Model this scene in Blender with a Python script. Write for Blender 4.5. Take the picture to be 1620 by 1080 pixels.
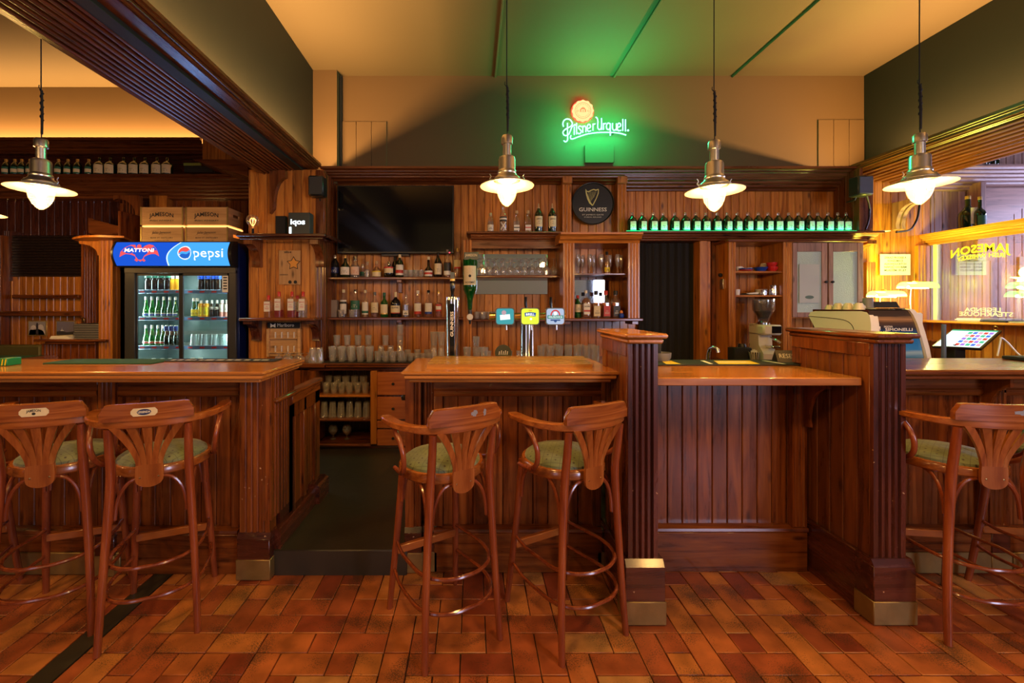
import bpy, bmesh, math, random
from mathutils import Vector, Matrix
PI = math.pi
for _o in list(bpy.data.objects):
    bpy.data.objects.remove(_o)
SC = bpy.context.scene
COL = SC.collection

# ------------------------------------------------------------------ camera, world, large lights, exposure
# shift lens: eye height, focal length in pixels and vanishing point read off the photograph
H, FPX, VX, VY = 1.55, 665.0, 748.0, 484.0
cam = bpy.data.cameras.new('camera')
cam.sensor_width = 36.0
cam.lens = FPX / 1620 * 36
cam.shift_x = (810 - VX) / 1620
cam.shift_y = -(540 - VY) / 1620
cam.clip_start = 0.05
camo = bpy.data.objects.new('camera', cam)
COL.objects.link(camo)
camo.location = (0, 0, H)
camo.rotation_euler = (PI / 2, 0, 0)
SC.camera = camo

SC.view_settings.view_transform = 'Standard'
SC.view_settings.look = 'None'
SC.view_settings.gamma = 1
SC.view_settings.use_curve_mapping = False
SC.view_settings.exposure = 0.2

cy = SC.cycles
cy.max_bounces = 7
cy.diffuse_bounces = 4
cy.glossy_bounces = 4
cy.transmission_bounces = 6
cy.transparent_max_bounces = 24
cy.caustics_reflective = False
cy.caustics_refractive = False
cy.sample_clamp_indirect = 4
cy.use_denoising = True
cy.use_adaptive_sampling = True
cy.adaptive_threshold = 0.02

world = bpy.data.worlds.new('world')
world.use_nodes = True
world.node_tree.nodes['Background'].inputs[0].default_value = (1.0, 0.50, 0.24, 1)
world.node_tree.nodes['Background'].inputs[1].default_value = 0.02
SC.world = world


def light(name, kind, loc, power, col, rot=(0, 0, 0), size=None, size_y=None, radius=None, parent=None, spread=None):
    d = bpy.data.lights.new(name, kind)
    d.energy = power
    d.color = col
    if kind == 'AREA':
        d.shape = 'RECTANGLE'
        d.size = size
        d.size_y = size_y or size
        if spread:
            d.spread = spread
    elif radius is not None:
        d.shadow_soft_size = radius
    o = bpy.data.objects.new(name, d)
    COL.objects.link(o)
    o.location = loc
    o.rotation_euler = rot
    if parent:
        o.parent = parent
    return o


WARM = (1.0, 0.54, 0.15)
COVE = (1.0, 0.55, 0.19)
# LED strips lying in the cove troughs on top of the two long cornices and of the left room's cornice
light('cove_light', 'AREA', (-1.690, 1.9, 3.012), 215, COVE, (0, PI + .55, 0), 0.02, 5.0)
light('cove_light', 'AREA', (4.27, 1.9, 3.010), 215, COVE, (0, PI - .55, 0), 0.02, 5.0)
light('cove_light', 'AREA', (-4.9, 5.20, 3.56), 150, COVE, (PI - .4, 0, 0), 6.0, 0.03)
# tall daylight windows on the street side behind the camera and at the far right of the side room
light('window_light', 'AREA', (4.6, -3.9, 1.7), 130, (0.66, 0.70, 1.0), (PI / 2, 0, 0.35), 1.5, 2.0)
light('window_light', 'AREA', (-2.6, -3.95, 1.7), 14, (0.75, 0.74, 1.0), (PI / 2, 0, 0), 1.2, 2.0)
light('window_light', 'AREA', (7.9, 3.6, 2.2), 130, (0.62, 0.62, 1.0), (0, PI / 2, 0), 1.6, 2.0)
# added warm fill lights without fixtures, above and behind the camera
for lx, ly in ((-2.6, .7), (-.5, .7), (1.5, .7), (3.5, .7), (-4.6, 1.0)):
    light('warm_fill_light', 'AREA', (lx, ly, 2.40), 13, WARM, (.30, 0, 0), .22, .22)
for lx, ly in ((-1.6, -1.6), (2.4, -1.6)):
    light('warm_fill_light', 'AREA', (lx, ly, 2.40), 20, WARM, (.5, 0, 0), .22, .22)
# lamps of the left room
light('warm_fill_light', 'POINT', (-4.3, 3.5, 2.2), 14, WARM, radius=0.08)


# ------------------------------------------------------------------ helpers
def X(px, Y):
    return (px - VX) * Y / FPX


def Z(py, Y):
    return H - (py - VY) * Y / FPX


POS = {}
ORD = ['first', 'second', 'third', 'fourth', 'fifth', 'sixth', 'seventh', 'eighth', 'ninth', 'tenth', 'eleventh', 'twelfth',
       'thirteenth', 'fourteenth', 'fifteenth', 'sixteenth', 'seventeenth', 'eighteenth', 'nineteenth', 'twentieth',
       'twenty-first', 'twenty-second', 'twenty-third', 'twenty-fourth', 'twenty-fifth', 'twenty-sixth']


def tag(o, label, cat, group=None):
    o['label'] = label
    o['category'] = cat
    if group:
        o['group'] = group
    return o


def thing(name, label, cat, loc=(0, 0, 0), group=None, rz=0):
    o = bpy.data.objects.new(name, None)
    COL.objects.link(o)
    o.empty_display_size = 0.05
    o.location = loc
    o.rotation_euler = (0, 0, rz)
    POS[o.name] = Vector(loc)
    return tag(o, label, cat, group)


def copy_tree(o, parent=None):
    c = o.copy()
    COL.objects.link(c)
    if parent:
        c.parent = parent
    for ch in list(o.children):
        copy_tree(ch, c)
    return c


def place(proto, state, loc, label, group=None, rz=0):
    """first call moves the prototype itself, later calls copy it"""
    o = proto if not state else copy_tree(proto)
    state.append(1)
    o.location = loc
    o.rotation_euler = (0, 0, rz)
    o['label'] = label
    if group:
        o['group'] = group
    return o


class MB:
    def __init__(s):
        s.v, s.f, s.m = [], [], []
        s.mi = 0

    def add(s, vs, fs):
        b = len(s.v)
        s.v += [tuple(p) for p in vs]
        s.f += [tuple(b + i for i in f) for f in fs]
        s.m += [s.mi] * len(fs)
        return s

    def box(s, x0, x1, y0, y1, z0, z1, c=0.0):
        x0, x1 = min(x0, x1), max(x0, x1)
        y0, y1 = min(y0, y1), max(y0, y1)
        z0, z1 = min(z0, z1), max(z0, z1)
        c = min(c, (x1 - x0) / 3, (y1 - y0) / 3, (z1 - z0) / 3)
        if c <= 0:
            vs = [(x, y, z) for x in (x0, x1) for y in (y0, y1) for z in (z0, z1)]
            return s.add(vs, [(0, 1, 3, 2), (4, 6, 7, 5), (0, 4, 5, 1), (2, 3, 7, 6), (0, 2, 6, 4), (1, 5, 7, 3)])
        lo, hi = (x0, y0, z0), (x1, y1, z1)
        vs, ix = [], {}
        for a in (0, 1):
            for b in (0, 1):
                for d in (0, 1):
                    for k in range(3):
                        p = []
                        for j, sgn in enumerate((a, b, d)):
                            e = hi[j] if sgn else lo[j]
                            if j != k:
                                e += -c if sgn else c
                            p.append(e)
                        ix[(a, b, d, k)] = len(vs)
                        vs.append(p)
        fs = []
        for k in range(3):
            o1, o2 = [j for j in range(3) if j != k]
            for sg in (0, 1):
                q = []
                for (u, w) in ((0, 0), (1, 0), (1, 1), (0, 1)):
                    t = [0, 0, 0]
                    t[k], t[o1], t[o2] = sg, u, w
                    q.append(ix[(t[0], t[1], t[2], k)])
                fs.append(tuple(q))
            # edges parallel to axis k
            for (u, w) in ((0, 0), (1, 0), (1, 1), (0, 1)):
                t0, t1 = [0, 0, 0], [0, 0, 0]
                t0[k], t1[k] = 0, 1
                t0[o1] = t1[o1] = u
                t0[o2] = t1[o2] = w
                fs.append((ix[(*t0, o1)], ix[(*t1, o1)], ix[(*t1, o2)], ix[(*t0, o2)]))
        for a in (0, 1):
            for b in (0, 1):
                for d in (0, 1):
                    fs.append(tuple(ix[(a, b, d, k)] for k in range(3)))
        return s.add(vs, fs)

    def prism(s, prof, axis, a0, a1, caps=True):
        n = len(prof)

        def P(p, a):
            return {'x': (a, p[0], p[1]), 'y': (p[0], a, p[1]), 'z': (p[0], p[1], a)}[axis]
        vs = [P(p, a0) for p in prof] + [P(p, a1) for p in prof]
        fs = [(i, (i + 1) % n, n + (i + 1) % n, n + i) for i in range(n)]
        if caps:
            fs += [tuple(range(n))[::-1], tuple(range(n, 2 * n))]
        return s.add(vs, fs)

    def lathe(s, prof, c=(0, 0, 0), n=20, sq=0, sqr=0.0, a0=0.0, a1=2 * PI, axis='z'):
        full = abs(a1 - a0 - 2 * PI) < 1e-6
        m = n if full else n + 1
        vs, rows = [], []
        for r, z in prof:
            if r < 1e-7:
                rows.append([len(vs)])
                vs.append((0, 0, z))
            else:
                row = []
                for i in range(m):
                    a = a0 + (a1 - a0) * i / n
                    ca, sa = math.cos(a), math.sin(a)
                    k = 1.0
                    if sq and r > sqr:
                        k = 1 / (abs(ca) ** sq + abs(sa) ** sq) ** (1 / sq)
                    row.append(len(vs))
                    vs.append((r * ca * k, r * sa * k, z))
                rows.append(row)
        fs = []
        for p, q in zip(rows, rows[1:]):
            for i in range(n):
                j = (i + 1) % m
                if len(p) == 1 and len(q) == 1:
                    continue
                if len(p) == 1:
                    fs.append((p[0], q[j], q[i]))
                elif len(q) == 1:
                    fs.append((p[i], p[j], q[0]))
                else:
                    fs.append((p[i], p[j], q[j], q[i]))
        if axis == 'y':      # axis pointing to -Y (towards the room)
            vs = [(x, -z, y) for x, y, z in vs]
        elif axis == 'x':
            vs = [(z, x, y) for x, y, z in vs]
        vs = [(x + c[0], y + c[1], z + c[2]) for x, y, z in vs]
        return s.add(vs, fs)

    def tube(s, path, r, n=8, closed=False, smooth=0, up=None, flat=None):
        """swept round (or elliptic: flat=(w,h)) section; r number or list"""
        P = [Vector(p) for p in path]
        rr = r if isinstance(r, (list, tuple)) else [r] * len(P)
        if smooth:
            P, rr = catmull(P, rr, smooth, closed)
        N = len(P)
        vs = []
        prev = None
        for i in range(N):
            if closed:
                t = P[(i + 1) % N] - P[i - 1]
            else:
                t = P[min(i + 1, N - 1)] - P[max(i - 1, 0)]
            t.normalize()
            if prev is None:
                ref = Vector(up) if up else (Vector((0, 0, 1)) if abs(t.z) < 0.9 else Vector((1, 0, 0)))
                a = ref - t * ref.dot(t)
            else:
                a = prev - t * prev.dot(t)
            a.normalize()
            prev = a
            b = t.cross(a)
            for k in range(n):
                an = 2 * PI * k / n
                vs.append(P[i] + (a * math.cos(an) + b * math.sin(an)) * rr[i])
        fs = []
        M = N if closed else N - 1
        for i in range(M):
            for k in range(n):
                a, b = i * n + k, i * n + (k + 1) % n
                c, d = ((i + 1) % N) * n + (k + 1) % n, ((i + 1) % N) * n + k
                fs.append((a, b, c, d))
        if not closed:
            fs += [tuple(range(n))[::-1], tuple(range((N - 1) * n, N * n))]
        return s.add(vs, fs)

    def strap(s, path, ws, hs, smooth=0):
        """rectangular section swept along a path in a horizontal plane: width across, height up"""
        P = [Vector(p) for p in path]
        if smooth:
            Q, ws = catmull(P, ws, smooth, False)
            _, hs = catmull(P, hs, smooth, False)
            P = Q
        vs = []
        N = len(P)
        for i in range(N):
            t = P[min(i + 1, N - 1)] - P[max(i - 1, 0)]
            t.z = 0
            t.normalize()
            side = Vector((-t.y, t.x, 0))
            w, h = ws[i] / 2, hs[i] / 2
            c = min(w, h) * 0.35
            for (a, b) in ((-w + c, -h), (w - c, -h), (w, -h + c), (w, h - c), (w - c, h), (-w + c, h), (-w, h - c), (-w, -h + c)):
                vs.append(P[i] + side * a + Vector((0, 0, b)))
        fs = []
        for i in range(N - 1):
            for k in range(8):
                fs.append((i * 8 + k, i * 8 + (k + 1) % 8, (i + 1) * 8 + (k + 1) % 8, (i + 1) * 8 + k))
        fs += [tuple(range(8))[::-1], tuple(range((N - 1) * 8, N * 8))]
        return s.add(vs, fs)

    def xform(s, fn, start=0):
        for i in range(start, len(s.v)):
            s.v[i] = tuple(fn(*s.v[i]))
        return s

    def build(s, name, mat, parent=None, local=False, smooth=True, angle=38):
        off = Vector((0, 0, 0))
        if parent is not None and not local:
            off = POS.get(parent.name, off)
        me = bpy.data.meshes.new(name)
        me.from_pydata([(x - off[0], y - off[1], z - off[2]) for x, y, z in s.v], [], s.f)
        for mt in (mat if isinstance(mat, (list, tuple)) else [mat]):
            me.materials.append(mt)
        bm = bmesh.new()
        bm.from_mesh(me)
        bmesh.ops.recalc_face_normals(bm, faces=bm.faces)
        bm.to_mesh(me)
        bm.free()
        me.polygons.foreach_set('material_index', s.m)
        if smooth:
            me.polygons.foreach_set('use_smooth', [True] * len(me.polygons))
            me.set_sharp_from_angle(angle=math.radians(angle))
        me.update()
        o = bpy.data.objects.new(name, me)
        COL.objects.link(o)
        if parent is not None:
            o.parent = parent
        POS[o.name] = off
        return o


def catmull(P, R, k, closed):
    n = len(P)
    out, ro = [], []
    seg = n if closed else n - 1
    for i in range(seg):
        if closed:
            p0, p1, p2, p3 = P[i - 1], P[i], P[(i + 1) % n], P[(i + 2) % n]
        else:
            p0, p1, p2, p3 = P[max(i - 1, 0)], P[i], P[i + 1], P[min(i + 2, n - 1)]
        for j in range(k):
            t = j / k
            out.append(0.5 * ((2 * p1) + (p2 - p0) * t + (2 * p0 - 5 * p1 + 4 * p2 - p3) * t * t + (3 * p1 - p0 - 3 * p2 + p3) * t ** 3))
            ro.append(R[i] + (R[(i + 1) % n] - R[i]) * t)
    if not closed:
        out.append(P[-1].copy())
        ro.append(R[-1])
    return out, ro


def struct(name, mb, mat, **k):
    o = mb.build(name, mat, **k)
    o['kind'] = 'structure'
    return o


def solo(name, mb, mat, label, cat, group=None, **k):
    return tag(mb.build(name, mat, **k), label, cat, group)


_txt = {}


def text_mesh(mb, s, size, fn, width=None, bold=0.0, mirror=False, align='CENTER', depth=0.0006):
    """lettering as flat mesh; fn maps (x, y, e) of the line (centred) to world"""
    key = (s, bold, align)
    if key not in _txt:
        cu = bpy.data.curves.new('t', 'FONT')
        cu.body = s
        cu.size = 1
        cu.offset = bold
        cu.align_x = align
        cu.align_y = 'CENTER'
        cu.resolution_u = 2
        ob = bpy.data.objects.new('t', cu)
        COL.objects.link(ob)
        dg = bpy.context.evaluated_depsgraph_get()
        me = bpy.data.meshes.new_from_object(ob.evaluated_get(dg))
        _txt[key] = ([tuple(v.co) for v in me.vertices], [tuple(p.vertices) for p in me.polygons])
        bpy.data.meshes.remove(me)
        bpy.data.objects.remove(ob)
        bpy.data.curves.remove(cu)
    vs, fs = _txt[key]
    if not vs:
        return
    kx = size
    if width:
        w = max(v[0] for v in vs) - min(v[0] for v in vs)
        kx = width / w
    if mirror:
        kx = -kx
    mb.add([fn(v[0] * kx, v[1] * size, 0) for v in vs], fs)


def flat_fn(cx, y, cz, rot=0.0, bend=0.0):
    """text plane facing -Y"""
    c, s_ = math.cos(rot), math.sin(rot)
    return lambda a, b, e: (cx + a * c - (b + bend * a * a) * s_, y, cz + a * s_ + (b + bend * a * a) * c)


# ------------------------------------------------------------------ materials
def newmat(name):
    m = bpy.data.materials.new(name)
    m.use_nodes = True
    nt = m.node_tree
    return m, nt, nt.nodes['Principled BSDF']


def plain(name, col, rough=0.5, metal=0.0, emit=None, es=0.0, spec=None, bump=0.0, bscale=60, var=0.0, vscale=8, coat=0.0, alpha=None):
    m, nt, b = newmat(name)
    b.inputs['Base Color'].default_value = (*col, 1)
    b.inputs['Roughness'].default_value = rough
    b.inputs['Metallic'].default_value = metal
    if coat:
        b.inputs['Coat Weight'].default_value = coat
        b.inputs['Coat Roughness'].default_value = 0.1
    if emit:
        b.inputs['Emission Color'].default_value = (*emit, 1)
        b.inputs['Emission Strength'].default_value = es
    if bump or var:
        tc = nt.nodes.new('ShaderNodeTexCoord')
        nz = nt.nodes.new('ShaderNodeTexNoise')
        nt.links.new(tc.outputs['Object'], nz.inputs['Vector'])
        nz.inputs['Detail'].default_value = 5
        if var:
            nz.inputs['Scale'].default_value = vscale
            mx = nt.nodes.new('ShaderNodeMix')
            mx.data_type = 'RGBA'
            nt.links.new(nz.outputs['Fac'], mx.inputs['Factor'])
            mx.inputs['A'].default_value = (*[c * (1 - var) for c in col], 1)
            mx.inputs['B'].default_value = (*[min(1, c * (1 + var)) for c in col], 1)
            nt.links.new(mx.outputs['Result'], b.inputs['Base Color'])
        if bump:
            n2 = nt.nodes.new('ShaderNodeTexNoise')
            n2.inputs['Scale'].default_value = bscale
            n2.inputs['Detail'].default_value = 3
            nt.links.new(tc.outputs['Object'], n2.inputs['Vector'])
            bp = nt.nodes.new('ShaderNodeBump')
            bp.inputs['Strength'].default_value = bump
            bp.inputs['Distance'].default_value = 0.004
            nt.links.new(n2.outputs['Fac'], bp.inputs['Height'])
            nt.links.new(bp.outputs['Normal'], b.inputs['Normal'])
    return m


WOODS = {  # dark, mid, light, roughness
    'back': ((0.20, 0.052, 0.008), (0.48, 0.165, 0.024), (0.64, 0.27, 0.045), 0.33),
    'bar': ((0.045, 0.011, 0.003), (0.170, 0.042, 0.007), (0.29, 0.088, 0.016), 0.27),
    'stoolrail': ((0.17, 0.040, 0.010), (0.30, 0.085, 0.018), (0.42, 0.145, 0.034), 0.22),
    'top': ((0.36, 0.11, 0.022), (0.52, 0.19, 0.040), (0.64, 0.28, 0.07), 0.20),
    'honey': ((0.28, 0.13, 0.03), (0.42, 0.21, 0.05), (0.50, 0.27, 0.08), 0.25),
    'trim': ((0.065, 0.017, 0.005), (0.155, 0.043, 0.010), (0.26, 0.082, 0.020), 0.27),
    'dark': ((0.026, 0.007, 0.004), (0.070, 0.016, 0.008), (0.12, 0.030, 0.014), 0.24),
    'stool': ((0.115, 0.022, 0.009), (0.21, 0.045, 0.015), (0.30, 0.080, 0.024), 0.22),
    'drawer': ((0.30, 0.075, 0.020), (0.45, 0.13, 0.034), (0.55, 0.19, 0.05), 0.35),
    'pine': ((0.46, 0.24, 0.09), (0.60, 0.34, 0.14), (0.68, 0.42, 0.19), 0.5),
    'daylit': ((0.17, 0.09, 0.08), (0.36, 0.20, 0.16), (0.46, 0.27, 0.21), 0.4),  # cool daylight of the right room put into the wood colour
}
_wc = {}


def wood(kind, grain='z', wear=False):
    key = (kind, grain, wear)
    if key in _wc:
        return _wc[key]
    c0, c1, c2, ro = WOODS[kind]
    m, nt, b = newmat('wood_%s_%s%s' % (kind, grain, '_worn' if wear else ''))
    N, L = nt.nodes.new, nt.links.new
    tc = N('ShaderNodeTexCoord')
    geo = N('ShaderNodeNewGeometry')
    off = N('ShaderNodeVectorMath')
    off.operation = 'SCALE'
    cmb = N('ShaderNodeCombineXYZ')
    for k in range(3):
        L(geo.outputs['Random Per Island'], cmb.inputs[k])
    L(cmb.outputs[0], off.inputs[0])
    off.inputs['Scale'].default_value = 23.0
    add = N('ShaderNodeVectorMath')
    L(tc.outputs['Object'], add.inputs[0])
    L(off.outputs[0], add.inputs[1])
    mp = N('ShaderNodeMapping')
    sc = [22.0, 22.0, 22.0]
    sc['xyz'.index(grain)] = 1.5
    mp.inputs['Scale'].default_value = sc
    L(add.outputs[0], mp.inputs['Vector'])
    nz = N('ShaderNodeTexNoise')
    nz.inputs['Scale'].default_value = 1.0
    nz.inputs['Detail'].default_value = 6
    nz.inputs['Roughness'].default_value = 0.62
    nz.inputs['Distortion'].default_value = 0.9
    L(mp.outputs[0], nz.inputs['Vector'])
    cr = N('ShaderNodeValToRGB')
    e = cr.color_ramp.elements
    e[0].position, e[0].color = 0.30, (*c0, 1)
    e[1].position, e[1].color = 0.72, (*c2, 1)
    mid = e.new(0.5)
    mid.color = (*c1, 1)
    L(nz.outputs['Fac'], cr.inputs['Fac'])
    # knots
    mk = N('ShaderNodeMapping')
    ks = [9.0, 9.0, 9.0]
    ks['xyz'.index(grain)] = 3.2
    mk.inputs['Scale'].default_value = ks
    L(add.outputs[0], mk.inputs['Vector'])
    vo = N('ShaderNodeTexVoronoi')
    vo.inputs['Scale'].default_value = 1.0
    L(mk.outputs[0], vo.inputs['Vector'])
    kr = N('ShaderNodeValToRGB')
    kr.color_ramp.elements[0].position = 0.06
    kr.color_ramp.elements[0].color = (0.18, 0.14, 0.12, 1)
    kr.color_ramp.elements[1].position = 0.17
    kr.color_ramp.elements[1].color = (1, 1, 1, 1)
    L(vo.outputs['Distance'], kr.inputs['Fac'])
    mx = N('ShaderNodeMix')
    mx.data_type = 'RGBA'
    mx.blend_type = 'MULTIPLY'
    mx.inputs['Factor'].default_value = 0.0 if kind in ('stool', 'stoolrail', 'top', 'dark') else 0.85
    L(cr.outputs['Color'], mx.inputs['A'])
    L(kr.outputs['Color'], mx.inputs['B'])
    # plank to plank brightness
    mr = N('ShaderNodeMapRange')
    mr.inputs['To Min'].default_value = 0.78
    mr.inputs['To Max'].default_value = 1.2
    L(geo.outputs['Random Per Island'], mr.inputs['Value'])
    sc2 = N('ShaderNodeVectorMath')
    sc2.operation = 'SCALE'
    L(mx.outputs['Result'], sc2.inputs[0])
    L(mr.outputs[0], sc2.inputs['Scale'])
    last = sc2.outputs[0]
    if wear:
        wn = N('ShaderNodeTexNoise')
        wn.inputs['Scale'].default_value = 34
        wn.inputs['Detail'].default_value = 6
        L(tc.outputs['Object'], wn.inputs['Vector'])
        wr = N('ShaderNodeValToRGB')
        wr.color_ramp.elements[0].position = 0.70
        wr.color_ramp.elements[1].position = 0.73
        wr.color_ramp.elements[0].color = (0, 0, 0, 1)
        wr.color_ramp.elements[1].color = (1, 1, 1, 1)
        L(wn.outputs['Fac'], wr.inputs['Fac'])
        wm = N('ShaderNodeMix')
        wm.data_type = 'RGBA'
        L(wr.outputs['Color'], wm.inputs['Factor'])
        L(last, wm.inputs['A'])
        wm.inputs['B'].default_value = (0.55, 0.33, 0.18, 1)
        last = wm.outputs['Result']
    L(last, b.inputs['Base Color'])
    rr = N('ShaderNodeMapRange')
    rr.inputs['To Min'].default_value = ro - 0.08
    rr.inputs['To Max'].default_value = ro + 0.12
    L(nz.outputs['Fac'], rr.inputs['Value'])
    L(rr.outputs[0], b.inputs['Roughness'])
    bp = N('ShaderNodeBump')
    bp.inputs['Strength'].default_value = 0.12
    bp.inputs['Distance'].default_value = 0.002
    L(nz.outputs['Fac'], bp.inputs['Height'])
    L(bp.outputs['Normal'], b.inputs['Normal'])
    b.inputs['Coat Weight'].default_value = {'stool': .6, 'stoolrail': .6, 'top': .4, 'bar': .4, 'dark': .5}.get(kind, 0.15)
    b.inputs['Coat Roughness'].default_value = 0.12
    _wc[key] = m
    return m


def glass(name, col, gloss=0.12, haze=0.0, hcol=None, rough=0.02):
    """thin tinted glass: see-through, reflecting more at grazing angles; haze = milky share"""
    m, nt, b = newmat(name)
    nt.nodes.remove(b)
    N, L = nt.nodes.new, nt.links.new
    out = nt.nodes['Material Output']
    tr = N('ShaderNodeBsdfTransparent')
    tr.inputs[0].default_value = (*col, 1)
    gl = N('ShaderNodeBsdfGlossy')
    gl.inputs['Roughness'].default_value = rough
    gl.inputs['Color'].default_value = (1, 1, 1, 1)
    lw = N('ShaderNodeLayerWeight')
    lw.inputs['Blend'].default_value = 0.35
    mr = N('ShaderNodeMapRange')
    mr.inputs['To Min'].default_value = gloss * 0.5
    mr.inputs['To Max'].default_value = min(1, gloss * 4.5)
    L(lw.outputs['Facing'], mr.inputs['Value'])
    mx = N('ShaderNodeMixShader')
    L(mr.outputs[0], mx.inputs[0])
    base = tr.outputs[0]
    if haze:
        df = N('ShaderNodeBsdfDiffuse')
        df.inputs['Color'].default_value = (*(hcol or col), 1)
        tl = N('ShaderNodeBsdfTranslucent')
        tl.inputs['Color'].default_value = (*(hcol or col), 1)
        m2 = N('ShaderNodeMixShader')
        L(df.outputs[0], m2.inputs[1])
        L(tl.outputs[0], m2.inputs[2])
        mh = N('ShaderNodeMixShader')
        mh.inputs[0].default_value = haze
        L(tr.outputs[0], mh.inputs[1])
        L(m2.outputs[0], mh.inputs[2])
        base = mh.outputs[0]
    L(base, mx.inputs[1])
    L(gl.outputs[0], mx.inputs[2])
    L(mx.outputs[0], out.inputs['Surface'])
    return m


def emis(name, col, s):
    m, nt, b = newmat(name)
    nt.nodes.remove(b)
    e = nt.nodes.new('ShaderNodeEmission')
    e.inputs[0].default_value = (*col, 1)
    e.inputs[1].default_value = s
    nt.links.new(e.outputs[0], nt.nodes['Material Output'].inputs['Surface'])
    return m


M = dict(
    black=plain('black_plastic', (0.012, 0.012, 0.013), 0.35),
    matt=plain('matt_black', (0.010, 0.010, 0.011), 0.8),
    rubber=plain('black_rubber', (0.014, 0.014, 0.014), 0.7, bump=0.5, bscale=300),
    white=plain('white_enamel', (0.80, 0.78, 0.74), 0.3),
    cream=plain('cream_paint', (0.72, 0.66, 0.52), 0.3),
    paper=plain('paper', (0.80, 0.78, 0.68), 0.8),
    chrome=plain('polished_steel', (0.75, 0.75, 0.76), 0.10, 1.0),
    alu=plain('brushed_aluminium', (0.78, 0.77, 0.75), 0.30, 1.0),
    shade=plain('enamel_shade', (0.34, 0.30, 0.27), 0.45, 0.0),
    brass=plain('brass', (0.62, 0.40, 0.14), 0.25, 1.0),
    kick=plain('scuffed_brass', (0.34, 0.24, 0.09), 0.45, 0.75, bump=0.3, bscale=25, var=0.35, vscale=14),
    grey=plain('grey_plastic', (0.16, 0.16, 0.17), 0.45),
    felt=plain('green_felt', (0.012, 0.075, 0.045), 0.9, bump=0.4, bscale=250),
    navy=plain('navy_metal', (0.004, 0.012, 0.085), 0.3),
    red=plain('red', (0.55, 0.02, 0.02), 0.35),
    yellow=plain('yellow', (0.80, 0.60, 0.02), 0.4),
    blue=plain('blue', (0.01, 0.05, 0.35), 0.35),
    green=plain('green', (0.01, 0.22, 0.08), 0.4),
    gold=plain('gold_foil', (0.75, 0.5, 0.16), 0.35, 0.7),
    cork=plain('cork', (0.50, 0.33, 0.18), 0.8),
    ink=plain('ink', (0.015, 0.015, 0.018), 0.7),
    label_cream=plain('label_cream', (0.72, 0.62, 0.40), 0.6, var=0.08, vscale=60),
    label_white=plain('label_white', (0.74, 0.71, 0.64), 0.6, var=0.1, vscale=60),
    label_black=plain('label_black', (0.02, 0.02, 0.02), 0.5),
    label_red=plain('label_red', (0.50, 0.03, 0.02), 0.5),
    label_green=plain('label_green', (0.02, 0.13, 0.08), 0.5),
    g_clear=glass('clear_glass', (1, 1, 1), 0.12, haze=0.05, hcol=(1, 1, 1)),
    g_rim=glass('thick_clear_glass', (0.99, 0.99, 0.99), 0.16, haze=0.20, hcol=(1, 1, 1), rough=.03),
    g_green=glass('green_glass', (0.03, 0.42, 0.08), 0.12, haze=0.35, hcol=(0.02, 0.38, 0.07)),
    g_dkgreen=glass('dark_green_glass', (0.02, 0.07, 0.02), 0.10, haze=0.5, hcol=(0.010, 0.06, 0.022)),
    g_brown=glass('brown_glass', (0.14, 0.04, 0.01), 0.10, haze=0.35, hcol=(0.03, 0.010, 0.004)),
    g_black=plain('black_glass', (0.008, 0.008, 0.009), 0.08),
    g_door=glass('door_glass', (0.90, 0.95, 0.94), 0.07),
    whisky=glass('whisky', (0.80, 0.34, 0.07), 0.10, haze=0.35, hcol=(0.62, 0.22, 0.04)),
    amber=glass('amber_spirit', (0.85, 0.50, 0.15), 0.10, haze=0.35, hcol=(0.75, 0.40, 0.10)),
    pinkgin=glass('pink_gin', (0.80, 0.08, 0.08), 0.10, haze=0.5, hcol=(0.60, 0.03, 0.04)),
    water=glass('clear_spirit', (0.90, 0.93, 0.95), 0.14, haze=0.10, hcol=(0.8, 0.85, 0.9)),
    cola=plain('cola', (0.012, 0.004, 0.003), 0.08),
    juice=plain('orange_juice', (0.85, 0.38, 0.02), 0.25),
    screen=plain('tv_screen', (0.004, 0.004, 0.005), 0.09),
    curtain=plain('dark_curtain', (0.010, 0.009, 0.008), 0.9),
    seat=None,
)


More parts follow.
